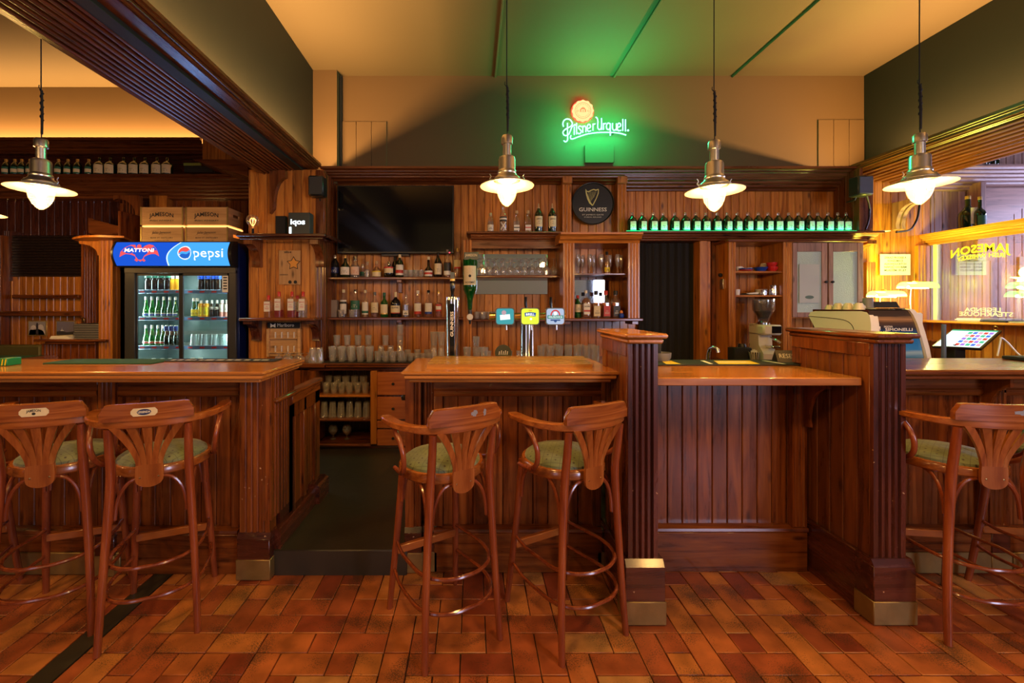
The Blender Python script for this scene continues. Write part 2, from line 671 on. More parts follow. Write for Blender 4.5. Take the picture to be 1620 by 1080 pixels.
def seat_fabric():
    m, nt, b = newmat('green_patterned_fabric')
    N, L = nt.nodes.new, nt.links.new
    tc = N('ShaderNodeTexCoord')
    sep = N('ShaderNodeSeparateXYZ')
    L(tc.outputs['Object'], sep.inputs[0])

    def math1(op, a, v=None, c=None):
        n = N('ShaderNodeMath')
        n.operation = op
        L(a, n.inputs[0])
        if v is not None:
            if isinstance(v, (int, float)):
                n.inputs[1].default_value = v
            else:
                L(v, n.inputs[1])
        if c is not None:
            n.inputs[2].default_value = c
        return n.outputs[0]
    # diagonal grid of fine dark lines
    u = math1('ADD', sep.outputs[0], sep.outputs[1])
    v = math1('SUBTRACT', sep.outputs[0], sep.outputs[1])
    fu = math1('FRACT', math1('MULTIPLY', u, 17.0))
    fv = math1('FRACT', math1('MULTIPLY', v, 17.0))
    lu = math1('LESS_THAN', fu, 0.06)
    lv = math1('LESS_THAN', fv, 0.06)
    lines = math1('MAXIMUM', lu, lv)
    # small dots in the middle of the squares
    du = math1('ABSOLUTE', math1('SUBTRACT', fu, 0.5))
    dv = math1('ABSOLUTE', math1('SUBTRACT', fv, 0.5))
    dd = math1('LESS_THAN', math1('ADD', du, dv), 0.14)
    mask = math1('MAXIMUM', math1('MULTIPLY', lines, 0.6), dd)
    nz = N('ShaderNodeTexNoise')
    nz.inputs['Scale'].default_value = 9
    nz.inputs['Detail'].default_value = 4
    L(tc.outputs['Object'], nz.inputs['Vector'])
    cr = N('ShaderNodeValToRGB')
    cr.color_ramp.elements[0].color = (0.10, 0.14, 0.07, 1)
    cr.color_ramp.elements[1].color = (0.20, 0.24, 0.12, 1)
    cr.color_ramp.elements[0].position = 0.35
    cr.color_ramp.elements[1].position = 0.65
    L(nz.outputs['Fac'], cr.inputs['Fac'])
    mx = N('ShaderNodeMix')
    mx.data_type = 'RGBA'
    L(mask, mx.inputs['Factor'])
    L(cr.outputs['Color'], mx.inputs['A'])
    mx.inputs['B'].default_value = (0.045, 0.04, 0.03, 1)
    L(mx.outputs['Result'], b.inputs['Base Color'])
    b.inputs['Roughness'].default_value = 0.75
    b.inputs['Sheen Weight'].default_value = 0.3
    return m


M['seat'] = seat_fabric()


def tile_mat():
    m, nt, b = newmat('terracotta_tiles')
    N, L = nt.nodes.new, nt.links.new
    tc = N('ShaderNodeTexCoord')
    geo = N('ShaderNodeNewGeometry')
    cr = N('ShaderNodeValToRGB')
    els = [(0.0, (0.24, 0.050, 0.022)), (0.14, (0.34, 0.085, 0.028)), (0.40, (0.41, 0.125, 0.036)), (0.66, (0.48, 0.175, 0.046)),
           (0.88, (0.29, 0.075, 0.028)), (0.95, (0.42, 0.20, 0.07))]
    cr.color_ramp.interpolation = 'CONSTANT'
    e = cr.color_ramp.elements
    e[0].position, e[0].color = els[0][0], (*els[0][1], 1)
    e[1].position, e[1].color = els[1][0], (*els[1][1], 1)
    for p, c in els[2:]:
        q = e.new(p)
        q.color = (*c, 1)
    L(geo.outputs['Random Per Island'], cr.inputs['Fac'])
    nz = N('ShaderNodeTexNoise')
    nz.inputs['Scale'].default_value = 9
    nz.inputs['Detail'].default_value = 6
    L(tc.outputs['Object'], nz.inputs['Vector'])
    mr = N('ShaderNodeMapRange')
    mr.inputs['From Min'].default_value = 0.3
    mr.inputs['From Max'].default_value = 0.7
    mr.inputs['To Min'].default_value = 0.62
    mr.inputs['To Max'].default_value = 1.2
    L(nz.outputs['Fac'], mr.inputs['Value'])
    sc = N('ShaderNodeVectorMath')
    sc.operation = 'SCALE'
    L(cr.outputs['Color'], sc.inputs[0])
    L(mr.outputs[0], sc.inputs['Scale'])
    # fired black speckle in patches
    n2 = N('ShaderNodeTexNoise')
    n2.inputs['Scale'].default_value = 190
    n2.inputs['Detail'].default_value = 2
    L(tc.outputs['Object'], n2.inputs['Vector'])
    n3 = N('ShaderNodeTexNoise')
    n3.inputs['Scale'].default_value = 5.5
    n3.inputs['Detail'].default_value = 2
    L(tc.outputs['Object'], n3.inputs['Vector'])
    ad = N('ShaderNodeMath')
    ad.operation = 'MULTIPLY_ADD'
    L(n3.outputs['Fac'], ad.inputs[0])
    ad.inputs[1].default_value = 1.1
    L(n2.outputs['Fac'], ad.inputs[2])
    r2 = N('ShaderNodeValToRGB')
    r2.color_ramp.elements[0].position = 1.14 / 1.5
    r2.color_ramp.elements[1].position = 1.26 / 1.5
    hf = N('ShaderNodeMath')
    hf.operation = 'MULTIPLY'
    L(ad.outputs[0], hf.inputs[0])
    hf.inputs[1].default_value = 1 / 1.5
    L(hf.outputs[0], r2.inputs['Fac'])
    mx = N('ShaderNodeMix')
    mx.data_type = 'RGBA'
    ml = N('ShaderNodeMath')
    ml.operation = 'MULTIPLY'
    L(r2.outputs['Color'], ml.inputs[0])
    ml.inputs[1].default_value = 0.75
    L(ml.outputs[0], mx.inputs['Factor'])
    L(sc.outputs[0], mx.inputs['A'])
    mx.inputs['B'].default_value = (0.045, 0.028, 0.018, 1)
    L(mx.outputs['Result'], b.inputs['Base Color'])
    rr = N('ShaderNodeMapRange')
    rr.inputs['To Min'].default_value = 0.28
    rr.inputs['To Max'].default_value = 0.52
    L(nz.outputs['Fac'], rr.inputs['Value'])
    L(rr.outputs[0], b.inputs['Roughness'])
    bp = N('ShaderNodeBump')
    bp.inputs['Strength'].default_value = 0.25
    bp.inputs['Distance'].default_value = 0.002
    L(nz.outputs['Fac'], bp.inputs['Height'])
    L(bp.outputs['Normal'], b.inputs['Normal'])
    return m


M['tile'] = tile_mat()
M['grout'] = plain('grout', (0.035, 0.022, 0.016), 0.8)
M['ceil'] = plain('ceiling_paint', (0.135, 0.096, 0.045), 0.75, bump=0.15, bscale=6, var=0.06, vscale=1.2)
M['wallp'] = plain('brown_wall_paint', (0.120, 0.070, 0.026), 0.7, bump=0.2, bscale=5, var=0.06, vscale=1.5)
M['fascia'] = plain('charcoal_wall_paint', (0.013, 0.013, 0.007), 0.6, bump=0.3, bscale=3.5, var=0.12, vscale=2)
M['platform'] = plain('worn_black_sheet', (0.032, 0.026, 0.018), 0.42, bump=0.5, bscale=9, var=0.5, vscale=3)
M['shutter'] = plain('dark_roller_shutter', (0.022, 0.012, 0.009), 0.3)

# ------------------------------------------------------------------ profiles and wood building blocks
PW = 0.089


def planks(mb, a0, a1, z0, z1, d, facing='-y', w=PW, t=0.016, gap=0.0016, ch=0.004, phase=0.0):
    """tongue and groove boards standing side by side; every board its own island"""
    n0 = math.floor((a0 - phase) / w)
    a = n0 * w + phase
    while a < a1 - 1e-4:
        p0, p1 = max(a, a0), min(a + w, a1)
        a += w
        if p1 - p0 < 0.008:
            continue
        q0, q1 = p0 + gap, p1 - gap
        if facing == '-y':
            pr = [(q0, d + t), (q0, d + ch), (q0 + ch, d), (q1 - ch, d), (q1, d + ch), (q1, d + t)]
        elif facing == '+x':
            pr = [(d - t, q0), (d - ch, q0), (d, q0 + ch), (d, q1 - ch), (d - ch, q1), (d - t, q1)]
        else:
            pr = [(d + t, q0), (d + ch, q0), (d, q0 + ch), (d, q1 - ch), (d + ch, q1), (d + t, q1)]
        mb.prism(pr, 'z', z0, z1)


def flutes(x0, x1, y, n, depth=0.010, back=0.03):
    """profile (x, y) of a fluted board facing -Y"""
    pr = [(x0, y + back), (x0, y)]
    edge = (x1 - x0) * 0.10
    w = (x1 - x0 - 2 * edge) / n
    for i in range(n):
        a = x0 + edge + i * w
        g = w * 0.42
        pr += [(a + (w - g) / 2 - 0.002, y), (a + w / 2 - g * 0.28, y + depth * .8), (a + w / 2, y + depth), (a + w / 2 + g * 0.28, y + depth * .8), (a + (w + g) / 2 + 0.002, y)]
    pr += [(x1, y), (x1, y + back)]
    return pr


def fluted(mb, x0, x1, y, z0, z1, n=4, depth=0.010, back=0.03, facing='-y'):
    pr = flutes(x0, x1, y, n, depth, back)
    if facing == '-y':
        mb.prism(pr, 'z', z0, z1)
    elif facing == '+x':   # x0,x1 are y-range, y is the x of the face
        mb.prism([(y - (b - y), a) for a, b in pr], 'z', z0, z1)
    else:
        mb.prism([(b, a) for a, b in pr], 'z', z0, z1)


def ridges(p0, p1, n, amp, back):
    """moulding outline stepping from p0 to p1 with n beads, closed at the point(s) 'back'"""
    out = []
    dx, dz = p1[0] - p0[0], p1[1] - p0[1]
    L_ = math.hypot(dx, dz)
    nx, nz = dz / L_, -dx / L_
    for i in range(n):
        a = i / n
        for t, h in ((0.02, 0.0), (0.12, 0.8), (0.36, 1.0), (0.62, 0.75), (0.74, 0.0), (0.88, -0.35), (0.98, -0.3)):
            f = a + t / n
            out.append((p0[0] + dx * f + nx * h * amp, p0[1] + dz * f + nz * h * amp))
    out.append(p1)
    return out + list(back)


def bracket(mb, x0, x1, y_wall, y_front, z_top, z_bot):
    """curved console under a shelf, profile in (y, z)"""
    d = y_wall - y_front
    h = z_top - z_bot
    pr = [(y_wall, z_bot), (y_wall, z_top), (y_front, z_top), (y_front, z_top - h * .16)]
    for t in (0.2, 0.4, 0.6, 0.8):
        a = t * PI / 2
        pr.append((y_front + d * 0.75 * math.sin(a) * 1.0, z_top - h * .16 - h * 0.62 * (1 - math.cos(a))))
    pr += [(y_wall - d * .22, z_bot + h * .18), (y_wall - d * .26, z_bot + h * .02)]
    mb.prism(pr, 'x', x0, x1)


def bracket_y(mb, y0, y1, x_wall, x_out, z_top, z_bot):
    """curved console standing out sideways, profile in (x, z)"""
    d = x_out - x_wall
    h = z_top - z_bot
    pr = [(x_wall, z_bot), (x_wall, z_top), (x_out, z_top), (x_out, z_top - h * .16)]
    for t in (0.2, 0.4, 0.6, 0.8, 1.0):
        a = t * PI / 2
        pr.append((x_out - d * 0.76 * math.sin(a), z_top - h * .16 - h * 0.72 * (1 - math.cos(a))))
    mb.prism(pr, 'y', y0, y1)


# ------------------------------------------------------------------ floor
rnd = random.Random(4)
struct('floor', MB().box(-8, 8, -4, 5.6, -0.1, -0.008), M['grout'])
tb = MB()
U = 0.1144
gx0, gx1 = -46, 52
ROWY0 = 1.7655
used = set()
strip = (-1.845, -1.735)
for j in range(-12, 7):
    for i in range(gx0, gx1):
        if (i, j) in used:
            continue
        x = 0.06 + i * U
        y = ROWY0 + j * U
        # repeat of upright pairs, lying tiles and half tiles
        opts = []
        if (i + 1, j) not in used and i + 1 < gx1:
            opts += ['H'] * 5
        if j + 1 < 7 and (i, j + 1) not in used:
            opts += ['V'] * 5
        opts += ['S'] * 2
        o = rnd.choice(opts)
        w, h = (2, 1) if o == 'H' else (1, 2) if o == 'V' else (1, 1)
        for a in range(w):
            for b in range(h):
                used.add((i + a, j + b))
        xa, xb = x, x + w * U
        g = 0.0022
        ya, yb = y + g, y + h * U - g
        for (p, q) in ([(xa, xb)] if xb <= strip[0] or xa >= strip[1] else [(xa, strip[0]), (strip[1], xb)]):
            if q - p > 0.012:
                tb.box(p + g, q - g, ya, yb, -0.012, rnd.uniform(-0.0012, 0.0004), 0.0022)
struct('floor', tb, M['tile'])
struct('trim_1', MB().box(strip[0] + .004, strip[1] - .004, -4, 2.5, -0.02, 0.001, 0.002), M['platform'])
# raised platform behind the bar
STEP = 0.146
pb = MB().box(-1.16, -0.38, 2.42, 4.8, -0.005, STEP, 0.006)
pb.box(-7.9, 5.1, 2.62, 5.55, -0.005, STEP - 0.004)
struct('floor', pb, M['platform'])

# ------------------------------------------------------------------ walls and ceiling
YB = 4.76
CEIL = H + 364 * YB / FPX
XL, XR = -1.765, 4.43
struct('ceiling', MB().box(XL - .1, XR + .1, -4, YB + .1, CEIL, CEIL + .1), M['ceil'])
w = MB().box(XL - .02, XR + .02, YB, YB + .1, 2.9, CEIL)
w.box(XL, X(533, 4.64), 4.64, YB, 2.9, CEIL)           # chimney breast strip at the left corner
struct('wall_back', w, M['wallp'])
struct('trim_2', MB().box(X(534, 4.74), X(541, 4.74), 4.72, YB, 2.9, CEIL - .02), M['matt'])
# flush access hatches painted over
for k, (a, b, c, d) in enumerate(((540, 612, 193, 266), (1293, 1366, 190, 266))):
    ha = MB()
    for q in range(3):
        u0 = X(a, YB) + (X(b, YB) - X(a, YB)) * q / 3
        u1 = X(a, YB) + (X(b, YB) - X(a, YB)) * (q + 1) / 3
        ha.box(u0 + .001, u1 - .001, YB - .014, YB + .01, Z(d, YB), Z(c, YB), 0.003)
    struct('trim_%d' % (3 + k), ha, M['wallp'])
# dropped side soffits
struct('wall_left', MB().box(XL - .1, XL, -4, YB + .1, 2.96, CEIL), M['fascia'])
struct('wall_right', MB().box(XR, XR + .1, -4, YB + .1, 2.96, CEIL), M['fascia'])
# conduits on the ceiling
cb = MB()
for r_ in (0.097, 0.614, 1.13):
    xx = r_ * (CEIL - H)
    cb.box(xx - .011, xx + .011, -4, YB, CEIL - .022, CEIL + .01, 0.004)
struct('trim_5', cb, M['ceil'])
# left room
LC = H + 347 * 5.35 / FPX
struct('ceiling', MB().box(-8, XL - .1, -4, 5.6, LC, LC + .1), M['ceil'])
struct('wall_left', MB().box(-8, -7.9, -4, 5.6, 0, LC), M['wallp'])
struct('wall_back', MB().box(-8, -2.2, 5.36, 5.46, 0, LC), M['wallp'])
# right room
struct('ceiling', MB().box(XR + .1, 8.1, -4, 5.6, 4.0, 4.1), M['ceil'])
struct('wall_right', MB().box(8.0, 8.1, -4, 5.6, 0, 4.0), M['wallp'])

# plank lining of the back wall, below the cornice
YP = 4.70
wb = MB()
planks(wb, -2.3, 5.12, STEP, 3.0, YP, phase=X(540, YP) % PW)
wb.box(-2.3, 8.0, YP + .02, YB, 0, 3.0)
struct('wall_back', wb, wood('back'))
wm = MB()
planks(wm, 5.12, 8.0, STEP, 3.4, YP)
wm.box(5.1, 8.0, YP + .02, YB, 0, 4.0)
struct('wall_back', wm, wood('daylit'))

# beams: left and right long boxes with deep crown mouldings, cove trough on top
lb = MB()
prof = [(-1.60, 3.052), (-1.60, 3.030)]
prof += ridges((-1.612, 3.025), (-1.665, 2.985), 3, -0.006, [])
prof += [(-1.675, 2.985), (-1.835, 2.985), (-1.84, 2.975)]
prof += ridges((-1.845, 2.970), (-2.185, 2.925), 9, -0.014, [])
prof += [(-2.24, 2.935), (-2.24, 3.10), (-1.80, 3.10), (-1.765, 2.999), (-1.63, 2.999), (-1.63, 3.052)]
lb.prism(prof, 'y', -4, 4.44)
struct('trim_6', lb, wood('trim', 'y'))
rb = MB()
prof = [(4.05, 3.060), (4.05, 3.035)]
prof += ridges((4.065, 3.03), (4.14, 2.985), 3, 0.008, [])
prof += ridges((4.15, 2.980), (4.90, 2.925), 9, 0.022, [])
prof += [(4.94, 2.93), (4.98, 3.10), (4.50, 3.10), (4.43, 2.998), (4.08, 2.998), (4.08, 3.060)]
rb.prism(prof, 'y', -4, 4.70)
struct('trim_7', rb, wood('trim', 'y'))
sk = MB().box(4.98, 5.0, -4, 4.72, 3.05, 4.0)
struct('wall_right', sk, M['fascia'])
struct('wall_left', MB().box(-2.24, -2.22, -4, 5.36, 3.08, LC), M['wallp'])

# cornice along the back wall
cx0, cx1 = -1.62, X(1353, 4.45)
bc = MB()
pr = [(4.45, 3.032), (4.45, 3.008)]
pr += ridges((4.462, 3.004), (4.56, 2.945), 3, -0.010, [])
pr += ridges((4.57, 2.94), (YP - .012, 2.905), 2, -0.010, [])
pr += [(YP, 2.905), (YB, 2.95), (YB, 3.032)]
bc.prism(pr, 'x', cx0, cx1 + 0.05)
struct('trim_8', bc, wood('trim', 'x'))
# deeper cornice over the long bottle shelf, with its returning end
bc = MB()
pr = ridges((4.50, 2.985), (YP - .02, 2.835), 5, -0.012, [(YP, 2.83), (YP, 3.0), (4.50, 3.0)])
bc.prism(pr, 'x', X(985, 4.6), X(1335, 4.6))
struct('trim_9', bc, wood('trim', 'x'))

# ------------------------------------------------------------------ posts framing the round sign
for k, px in enumerate((897, 984)):
    t = MB()
    fluted(t, X(px - 7, 4.6), X(px + 7, 4.6), 4.60, Z(368, 4.6), 2.93, 2, .008, .1)
    t.box(X(px - 8, 4.57), X(px + 8, 4.57), 4.55, 4.60, 2.88, 2.96, .006)
    solo('pilaster', t, wood('back'), ('narrow fluted wooden post left of the round black harp sign', 'narrow fluted wooden post right of the round black harp sign')[k], 'post')
# return at the right end of the long shelf
t = MB()
planks(t, 4.38, 4.70, Z(366, 4.45) + .002, 2.98, 4.03, facing='-x')
t.box(4.047, 4.075, 4.39, 4.70, Z(366, 4.45) + .001, 3.0, .004)
solo('end_post', t, wood('trim'), 'tall wooden post closing the right end of the long bottle shelf', 'post')
t = MB()
t.box(X(1368, 4.45), X(1392, 4.45), 4.52, 4.70, 2.33, 3.0, .006)
solo('corner_post', t, wood('trim'), 'wooden corner post behind the small green-lit speaker at right', 'post')

# long shelf at the top
ZS = Z(366, 4.42)
t = thing('long_shelf', 'long moulded wooden shelf carrying the row of green-lit bottles', 'shelf', (2.9, 4.6, ZS))
sx0, sx1 = X(1013, 4.4), X(1398, 4.4)
MB().box(sx0, sx1, 4.38, YP, ZS - .022, ZS, .004).build('board', wood('trim', 'x'), t)
m = MB()
m.prism(ridges((4.40, ZS - .024), (4.50, ZS - .085), 3, -.007, [(YP, ZS - .085), (YP, ZS - .024)]), 'x', sx0, sx1 - .03)
m.build('moulding', wood('trim', 'x'), t)
m = MB()
bracket(m, X(1376, 4.4), X(1390, 4.4), YP - .01, 4.42, ZS - .09, ZS - .33)
m.build('bracket', wood('trim'), t)
m = MB()
fluted(m, X(1374, 4.6), X(1388, 4.6), 4.62, Z(560, 4.62), ZS - .3, 3, .006, .07)
m.build('pilaster', wood('trim'), t)
t = thing('shelf', 'plain top shelf over the mirror recess carrying six clear and dark bottles', 'shelf', (0.5, 4.5, ZS))
m = MB().box(X(738, 4.4), X(892, 4.4), 4.39, YP, ZS - .025, ZS - .004, .004)
m.build('board', wood('trim', 'x'), t)
m = MB()
m.prism(ridges((4.41, ZS - .027), (4.47, ZS - .095), 3, -.006, [(4.55, ZS - .095), (4.55, ZS - .027)]), 'x', X(745, 4.4), X(890, 4.4))
m.box(X(745, 4.45), X(890, 4.45), 4.47, 4.50, ZS - .17, ZS - .09)
m.build('moulding', wood('trim', 'x'), t)

# ------------------------------------------------------------------ left column with its shelves
CXL, CXR = X(393, 4.36), X(500, 4.36)
t = thing('wooden_column', 'broad plank-clad column carrying the left beam between fridge and television', 'column', (-1.95, 4.5, STEP))
m = MB()
planks(m, CXL, CXR, 0.5, 2.96, 4.36)
m.box(CXL + .002, CXR - .002, 4.375, 4.74, STEP, 2.97)
m.build('shaft', wood('back'), t)
m = MB()
fluted(m, X(499, 4.34), X(512, 4.34), 4.34, 1.0, Z(408, 4.34), 2, .009, .06)
fluted(m, 4.36, 4.70, X(514, 4.34), 1.0, 2.93, 4, .008, .06, facing='+x')
m.build('corner_moulding', wood('trim'), t)
m = MB().box(CXR + .0, X(512, 4.34), 4.35, 4.70, 2.2, 2.96, .004)
m.build('return', wood('trim'), t)
m = MB()
bracket_y(m, 4.30, 4.36, -2.0, -2.16, 2.94, 2.5)
m.xform(lambda x, y, z: (-4.0 - x - .08, y, z))
m.build('bracket', wood('trim'), t)

ZU = Z(369, 4.1)
t = thing('column_shelf', 'dark upper shelf on the plank column holding the round bulb lamp', 'shelf', (-1.95, 4.3, ZU))
m = MB().box(X(373, 4.1), X(514, 4.1), 4.10, 4.36, ZU - .03, ZU, .006)
m.box(CXR, X(528, 4.3), 4.2, 4.70, ZU - .03, ZU, .006)
m.box(X(378, 4.12), X(510, 4.12), 4.13, 4.36, ZU - .055, ZU - .03, .006)
m.build('board', wood('dark', 'x'), t)
for a, b in ((389, 403), (493, 506)):
    m = MB()
    bracket(m, X(a, 4.2), X(b, 4.2), 4.36, 4.15, ZU - .055, ZU - .31)
    m.build('bracket', wood('trim'), t)
ZG = Z(503, 4.12)
t = thing('column_shelf', 'lower shelf on the plank column holding the red-capped gin bottles', 'shelf', (-1.95, 4.3, ZG))
m = MB().box(X(377, 4.12), X(497, 4.12), 4.12, 4.36, ZG - .028, ZG, .006)
m.build('board', wood('bar', 'x'), t)
for a, b in ((388, 402), (487, 499)):
    m = MB()
    bracket(m, X(a, 4.2), X(b, 4.2), 4.36, 4.16, ZG - .028, ZG - .24)
    m.build('bracket', wood('dark'), t)

# ------------------------------------------------------------------ bottle shelves under the television
YS = 4.44
XS0, XS1 = X(521, YS), X(737, YS)
SH1, SH2 = Z(438, YS), Z(502, YS)
for zz, name in ((SH1, 'upper of the two bottle shelves under the television'), (SH2, 'lower of the two bottle shelves under the television')):
    t = thing('bottle_shelf', name, 'shelf', (-.8, 4.6, zz))
    m = MB().box(XS0 - .02, XS1, YS, YP, zz - .026, zz, .006)
    m.build('board', wood('bar', 'x'), t)
    m = MB().box(X(628, 4.5), X(636, 4.5), YS + .03, YP, zz - .055, zz - .026, .004)
    m.box(X(629, 4.6), X(635, 4.6), YP - .05, YP, zz - .16, zz - .05, .004)
    m.build('bracket', wood('bar'), t)

# upright between television section and mirror unit
t = MB()
fluted(t, X(733, 4.42), X(746, 4.42), 4.42, 0.98, ZS - .09, 2, .008, .1)
t.box(X(733, 4.42) + .003, X(746, 4.42) - .003, 4.5, YP, 0.98, ZS - .09)
solo('upright_board', t, wood('back'), 'tall grooved upright between the bottle shelves and the mirror recess', 'post')

# ------------------------------------------------------------------ mirror unit
t = thing('wall_mirror', 'wide wall mirror behind the shelf of wine glasses', 'mirror', (0.5, 4.68, 1.9))
m = MB().box(X(746, 4.68), X(866, 4.68), 4.675, 4.69, Z(465, 4.68), Z(402, 4.68))
m.build('mirror_glass', plain('mirror', (0.85, 0.86, 0.86), 0.02, 1.0), t)
t = thing('glass_shelf', 'shelf of upturned wine glasses in front of the mirror', 'shelf', (0.5, 4.6, Z(435, YS)))
zz = Z(435, YS)
MB().box(X(747, YS), X(889, YS), YS, 4.67, zz - .03, zz, .008).build('board', wood('bar', 'x'), t)
t = thing('glass_shelf', 'lower shelf of tumblers behind the beer taps', 'shelf', (0.5, 4.6, Z(505, YS)))
zz3 = Z(505, YS)
MB().box(X(747, YS), X(886, YS), YS, YP, zz3 - .022, zz3, .006).build('board', wood('bar', 'x'), t)

# projecting cabinet right of the mirror
t = thing('wall_cabinet', 'open wooden cabinet with flutes and mirror back holding bourbon bottles and flutes', 'cabinet', (1.25, 4.5, 1.4))
YC = 4.27
c0, c1, c2, c3 = X(891, YC), X(909, YC), X(994, YC), X(1012, YC)
zt, zb = Z(383, YC), Z(503, YC)
m = MB()
fluted(m, c0, c1, YC, zb, zt, 3, .008, .03)
m.box(c0 + .002, c0 + .02, YC + .02, YP, zb, zt)
m.build('side_post', wood('back'), t)
m = MB()
fluted(m, c2, c3, YC, zb, zt, 3, .008, .03)
m.box(c3 - .02, c3 - .002, YC + .02, YP, zb, zt)
m.build('side_post', wood('back'), t)
m = MB()
m.prism([(YC - .10, Z(367, YC - .1)), (YC - .10, Z(370, YC - .1)), (YC - .07, Z(373, YC - .1)), (YC - .06, Z(377, YC - .1)), (YC - .02, Z(381, YC)), (YC - .005, zt - .01), (YP, zt - .01), (YP, Z(367, YC - .1))], 'x', X(884, YC - .1) + .02, X(1021, YC - .1) - .02)
m.build('cornice', wood('back', 'x'), t)
MB().box(X(889, YC - .05), X(1018, YC - .05), YC - .05, YP, zb - .03, zb, .008).build('bottom_shelf', wood('bar', 'x'), t)
zm = Z(432, YC + .05)
MB().box(c1 - .01, c2 + .01, YC + .05, YP - .02, zm - .018, zm, .004).build('shelf', wood('bar', 'x'), t)
MB().box(c1, X(966, 4.6), 4.66, 4.68, Z(480, 4.66), Z(443, 4.66)).build('mirror_panel', plain('mirror_panel', (0.7, 0.72, 0.72), 0.04, 1.0), t)
m = MB().box(X(893, YC), X(903, YC), YC, YC + .2, zb - .065, zb - .03, .004)
m.box(X(1000, YC), X(1010, YC), YC, YC + .2, zb - .065, zb - .03, .004)
m.build('bracket', wood('bar'), t)

# ------------------------------------------------------------------ doorway with dark curtain
t = thing('door_curtain', 'dark curtain hanging in the service doorway', 'curtain', (1.9, 4.66, STEP))
m = MB()
pts = []
xa, xb = X(1012, 4.62), X(1107, 4.62)
N_ = 90
for i in range(N_ + 1):
    u = i / N_
    pts.append((xa + (xb - xa) * u, 4.64 + 0.014 * math.sin(u * 46) + .006 * math.sin(u * 97)))
prof = pts + [(x, y + .006) for x, y in pts[::-1]]
m.prism(prof, 'z', STEP, ZS - .09)
m.build('cloth', M['curtain'], t)
t = MB()
t.box(X(1107, 4.5), X(1120, 4.5), 4.50, YP, STEP, ZS - .085, .004)
t.box(X(1121, 4.5), X(1126, 4.5), 4.52, YP, STEP, ZS - .085, .004)
solo('door_frame', t, wood('back'), 'wooden door post at the right edge of the dark curtain', 'door frame')
t = MB()
planks(t, X(1126, 4.6), 2.70, STEP, ZS - .085, 4.60)
t.box(X(1126, 4.6), 2.70, 4.61, YP, STEP, ZS - .085)
pn = solo('panel', t, wood('bar'), 'narrow dark plank strip right of the curtain door post', 'panel')
t = thing('bottle_opener', 'small wall-mounted bottle opener with a ball knob', 'opener', (2.64, 4.47, Z(440, 4.47)))
m = MB().lathe([(0, -.022), (.016, -.016), (.022, 0), (.016, .016), (0, .022)], (2.632, 4.47, Z(435, 4.47)), 14)
m.build('knob', M['black'], t)
m = MB().box(2.640, 2.656, 4.44, 4.50, Z(457, 4.47), Z(441, 4.47), .004)
m.build('plate', M['alu'], t)

# ------------------------------------------------------------------ bar counters
ZT = 1.204          # counter top height
ZR = 1.190          # the lower, plain-edged counter between the two wing posts
CEDGE = .02


def counter_top(parent, x0, x1, y0, y1, zt, name='counter_top', kind='top', lipw=.035):
    m = MB().box(x0, x1, y0, y1, zt - .018, zt, .005)
    m.box(x0 + .012, x1 - .012, y0 + .012, y1, zt - .042, zt - .018, .006)
    m.box(x0 + .035, x1 - .035, y0 + .035, y1, zt - .062, zt - .042, .006)
    return m.build(name, wood(kind, 'x'), parent)


def front_panel(parent, x0, x1, y, z0, z1, wood_kind='bar', top_h=.10, skirt=.26, stile=.05):
    """recessed plank panel in a moulded frame over a skirting"""
    m = MB()
    planks(m, x0 + stile * .6, x1 - stile * .6, z0 + skirt - .01, z1 - top_h + .01, y + .03)
    m.build('plank_panel', wood(wood_kind), parent)
    m = MB().box(x0, x1, y, y + .06, z1 - top_h, z1, .004)
    m.prism([(y + .002, z1 - top_h - .022), (y - .008, z1 - top_h - .004), (y - .008, z1 - top_h + .012), (y, z1 - top_h + .02), (y + .06, z1 - top_h + .02), (y + .06, z1 - top_h - .022)], 'x', x0, x1)
    m.build('top_rail', wood(wood_kind, 'x'), parent)
    for a, b in ((x0, x0 + stile), (x1 - stile, x1)):
        MB().box(a, b, y, y + .05, z0 + skirt, z1 - top_h - .02, .004).build('stile', wood(wood_kind), parent)
    m = MB().box(x0, x1, y - .018, y + .06, z0, z0 + skirt - .03, .004)
    m.prism([(y - .018, z0 + skirt - .03), (y - .026, z0 + skirt - .02), (y - .022, z0 + skirt - .006), (y + .01, z0 + skirt), (y + .06, z0 + skirt), (y + .06, z0 + skirt - .03)], 'x', x0, x1)
    m.build('skirting', wood('dark' if wood_kind == 'dark' else 'bar', 'x'), parent)


def pier(parent, x0, x1, y, z0, z1, n=3, kind='bar', wear=True, base=.20, brass=.12, depth=.08, facing='-y'):
    m = MB()
    fluted(m, x0 + .008, x1 - .008, y + .012, z0 + base + brass - .06, z1, n, .009, depth)
    m.build('fluted_pilaster', wood(kind, 'z', wear), parent)
    m = MB().box(x0, x1, y - .004, y + depth, z0 + brass - .01, z0 + base + brass - .085, .004)
    m.prism([(y + .004 - .008, z0 + base + brass - .085), (y + .012, z0 + base + brass - .055), (y + depth, z0 + base + brass - .055), (y + depth, z0 + base + brass - .085)], 'x', x0, x1)
    m.build('plinth', wood('dark', 'x', wear), parent)
    MB().box(x0 - .004, x1 + .004, y - .008, y + depth, z0 + .005, z0 + brass, .003).build('kick_plate', M['kick'], parent)


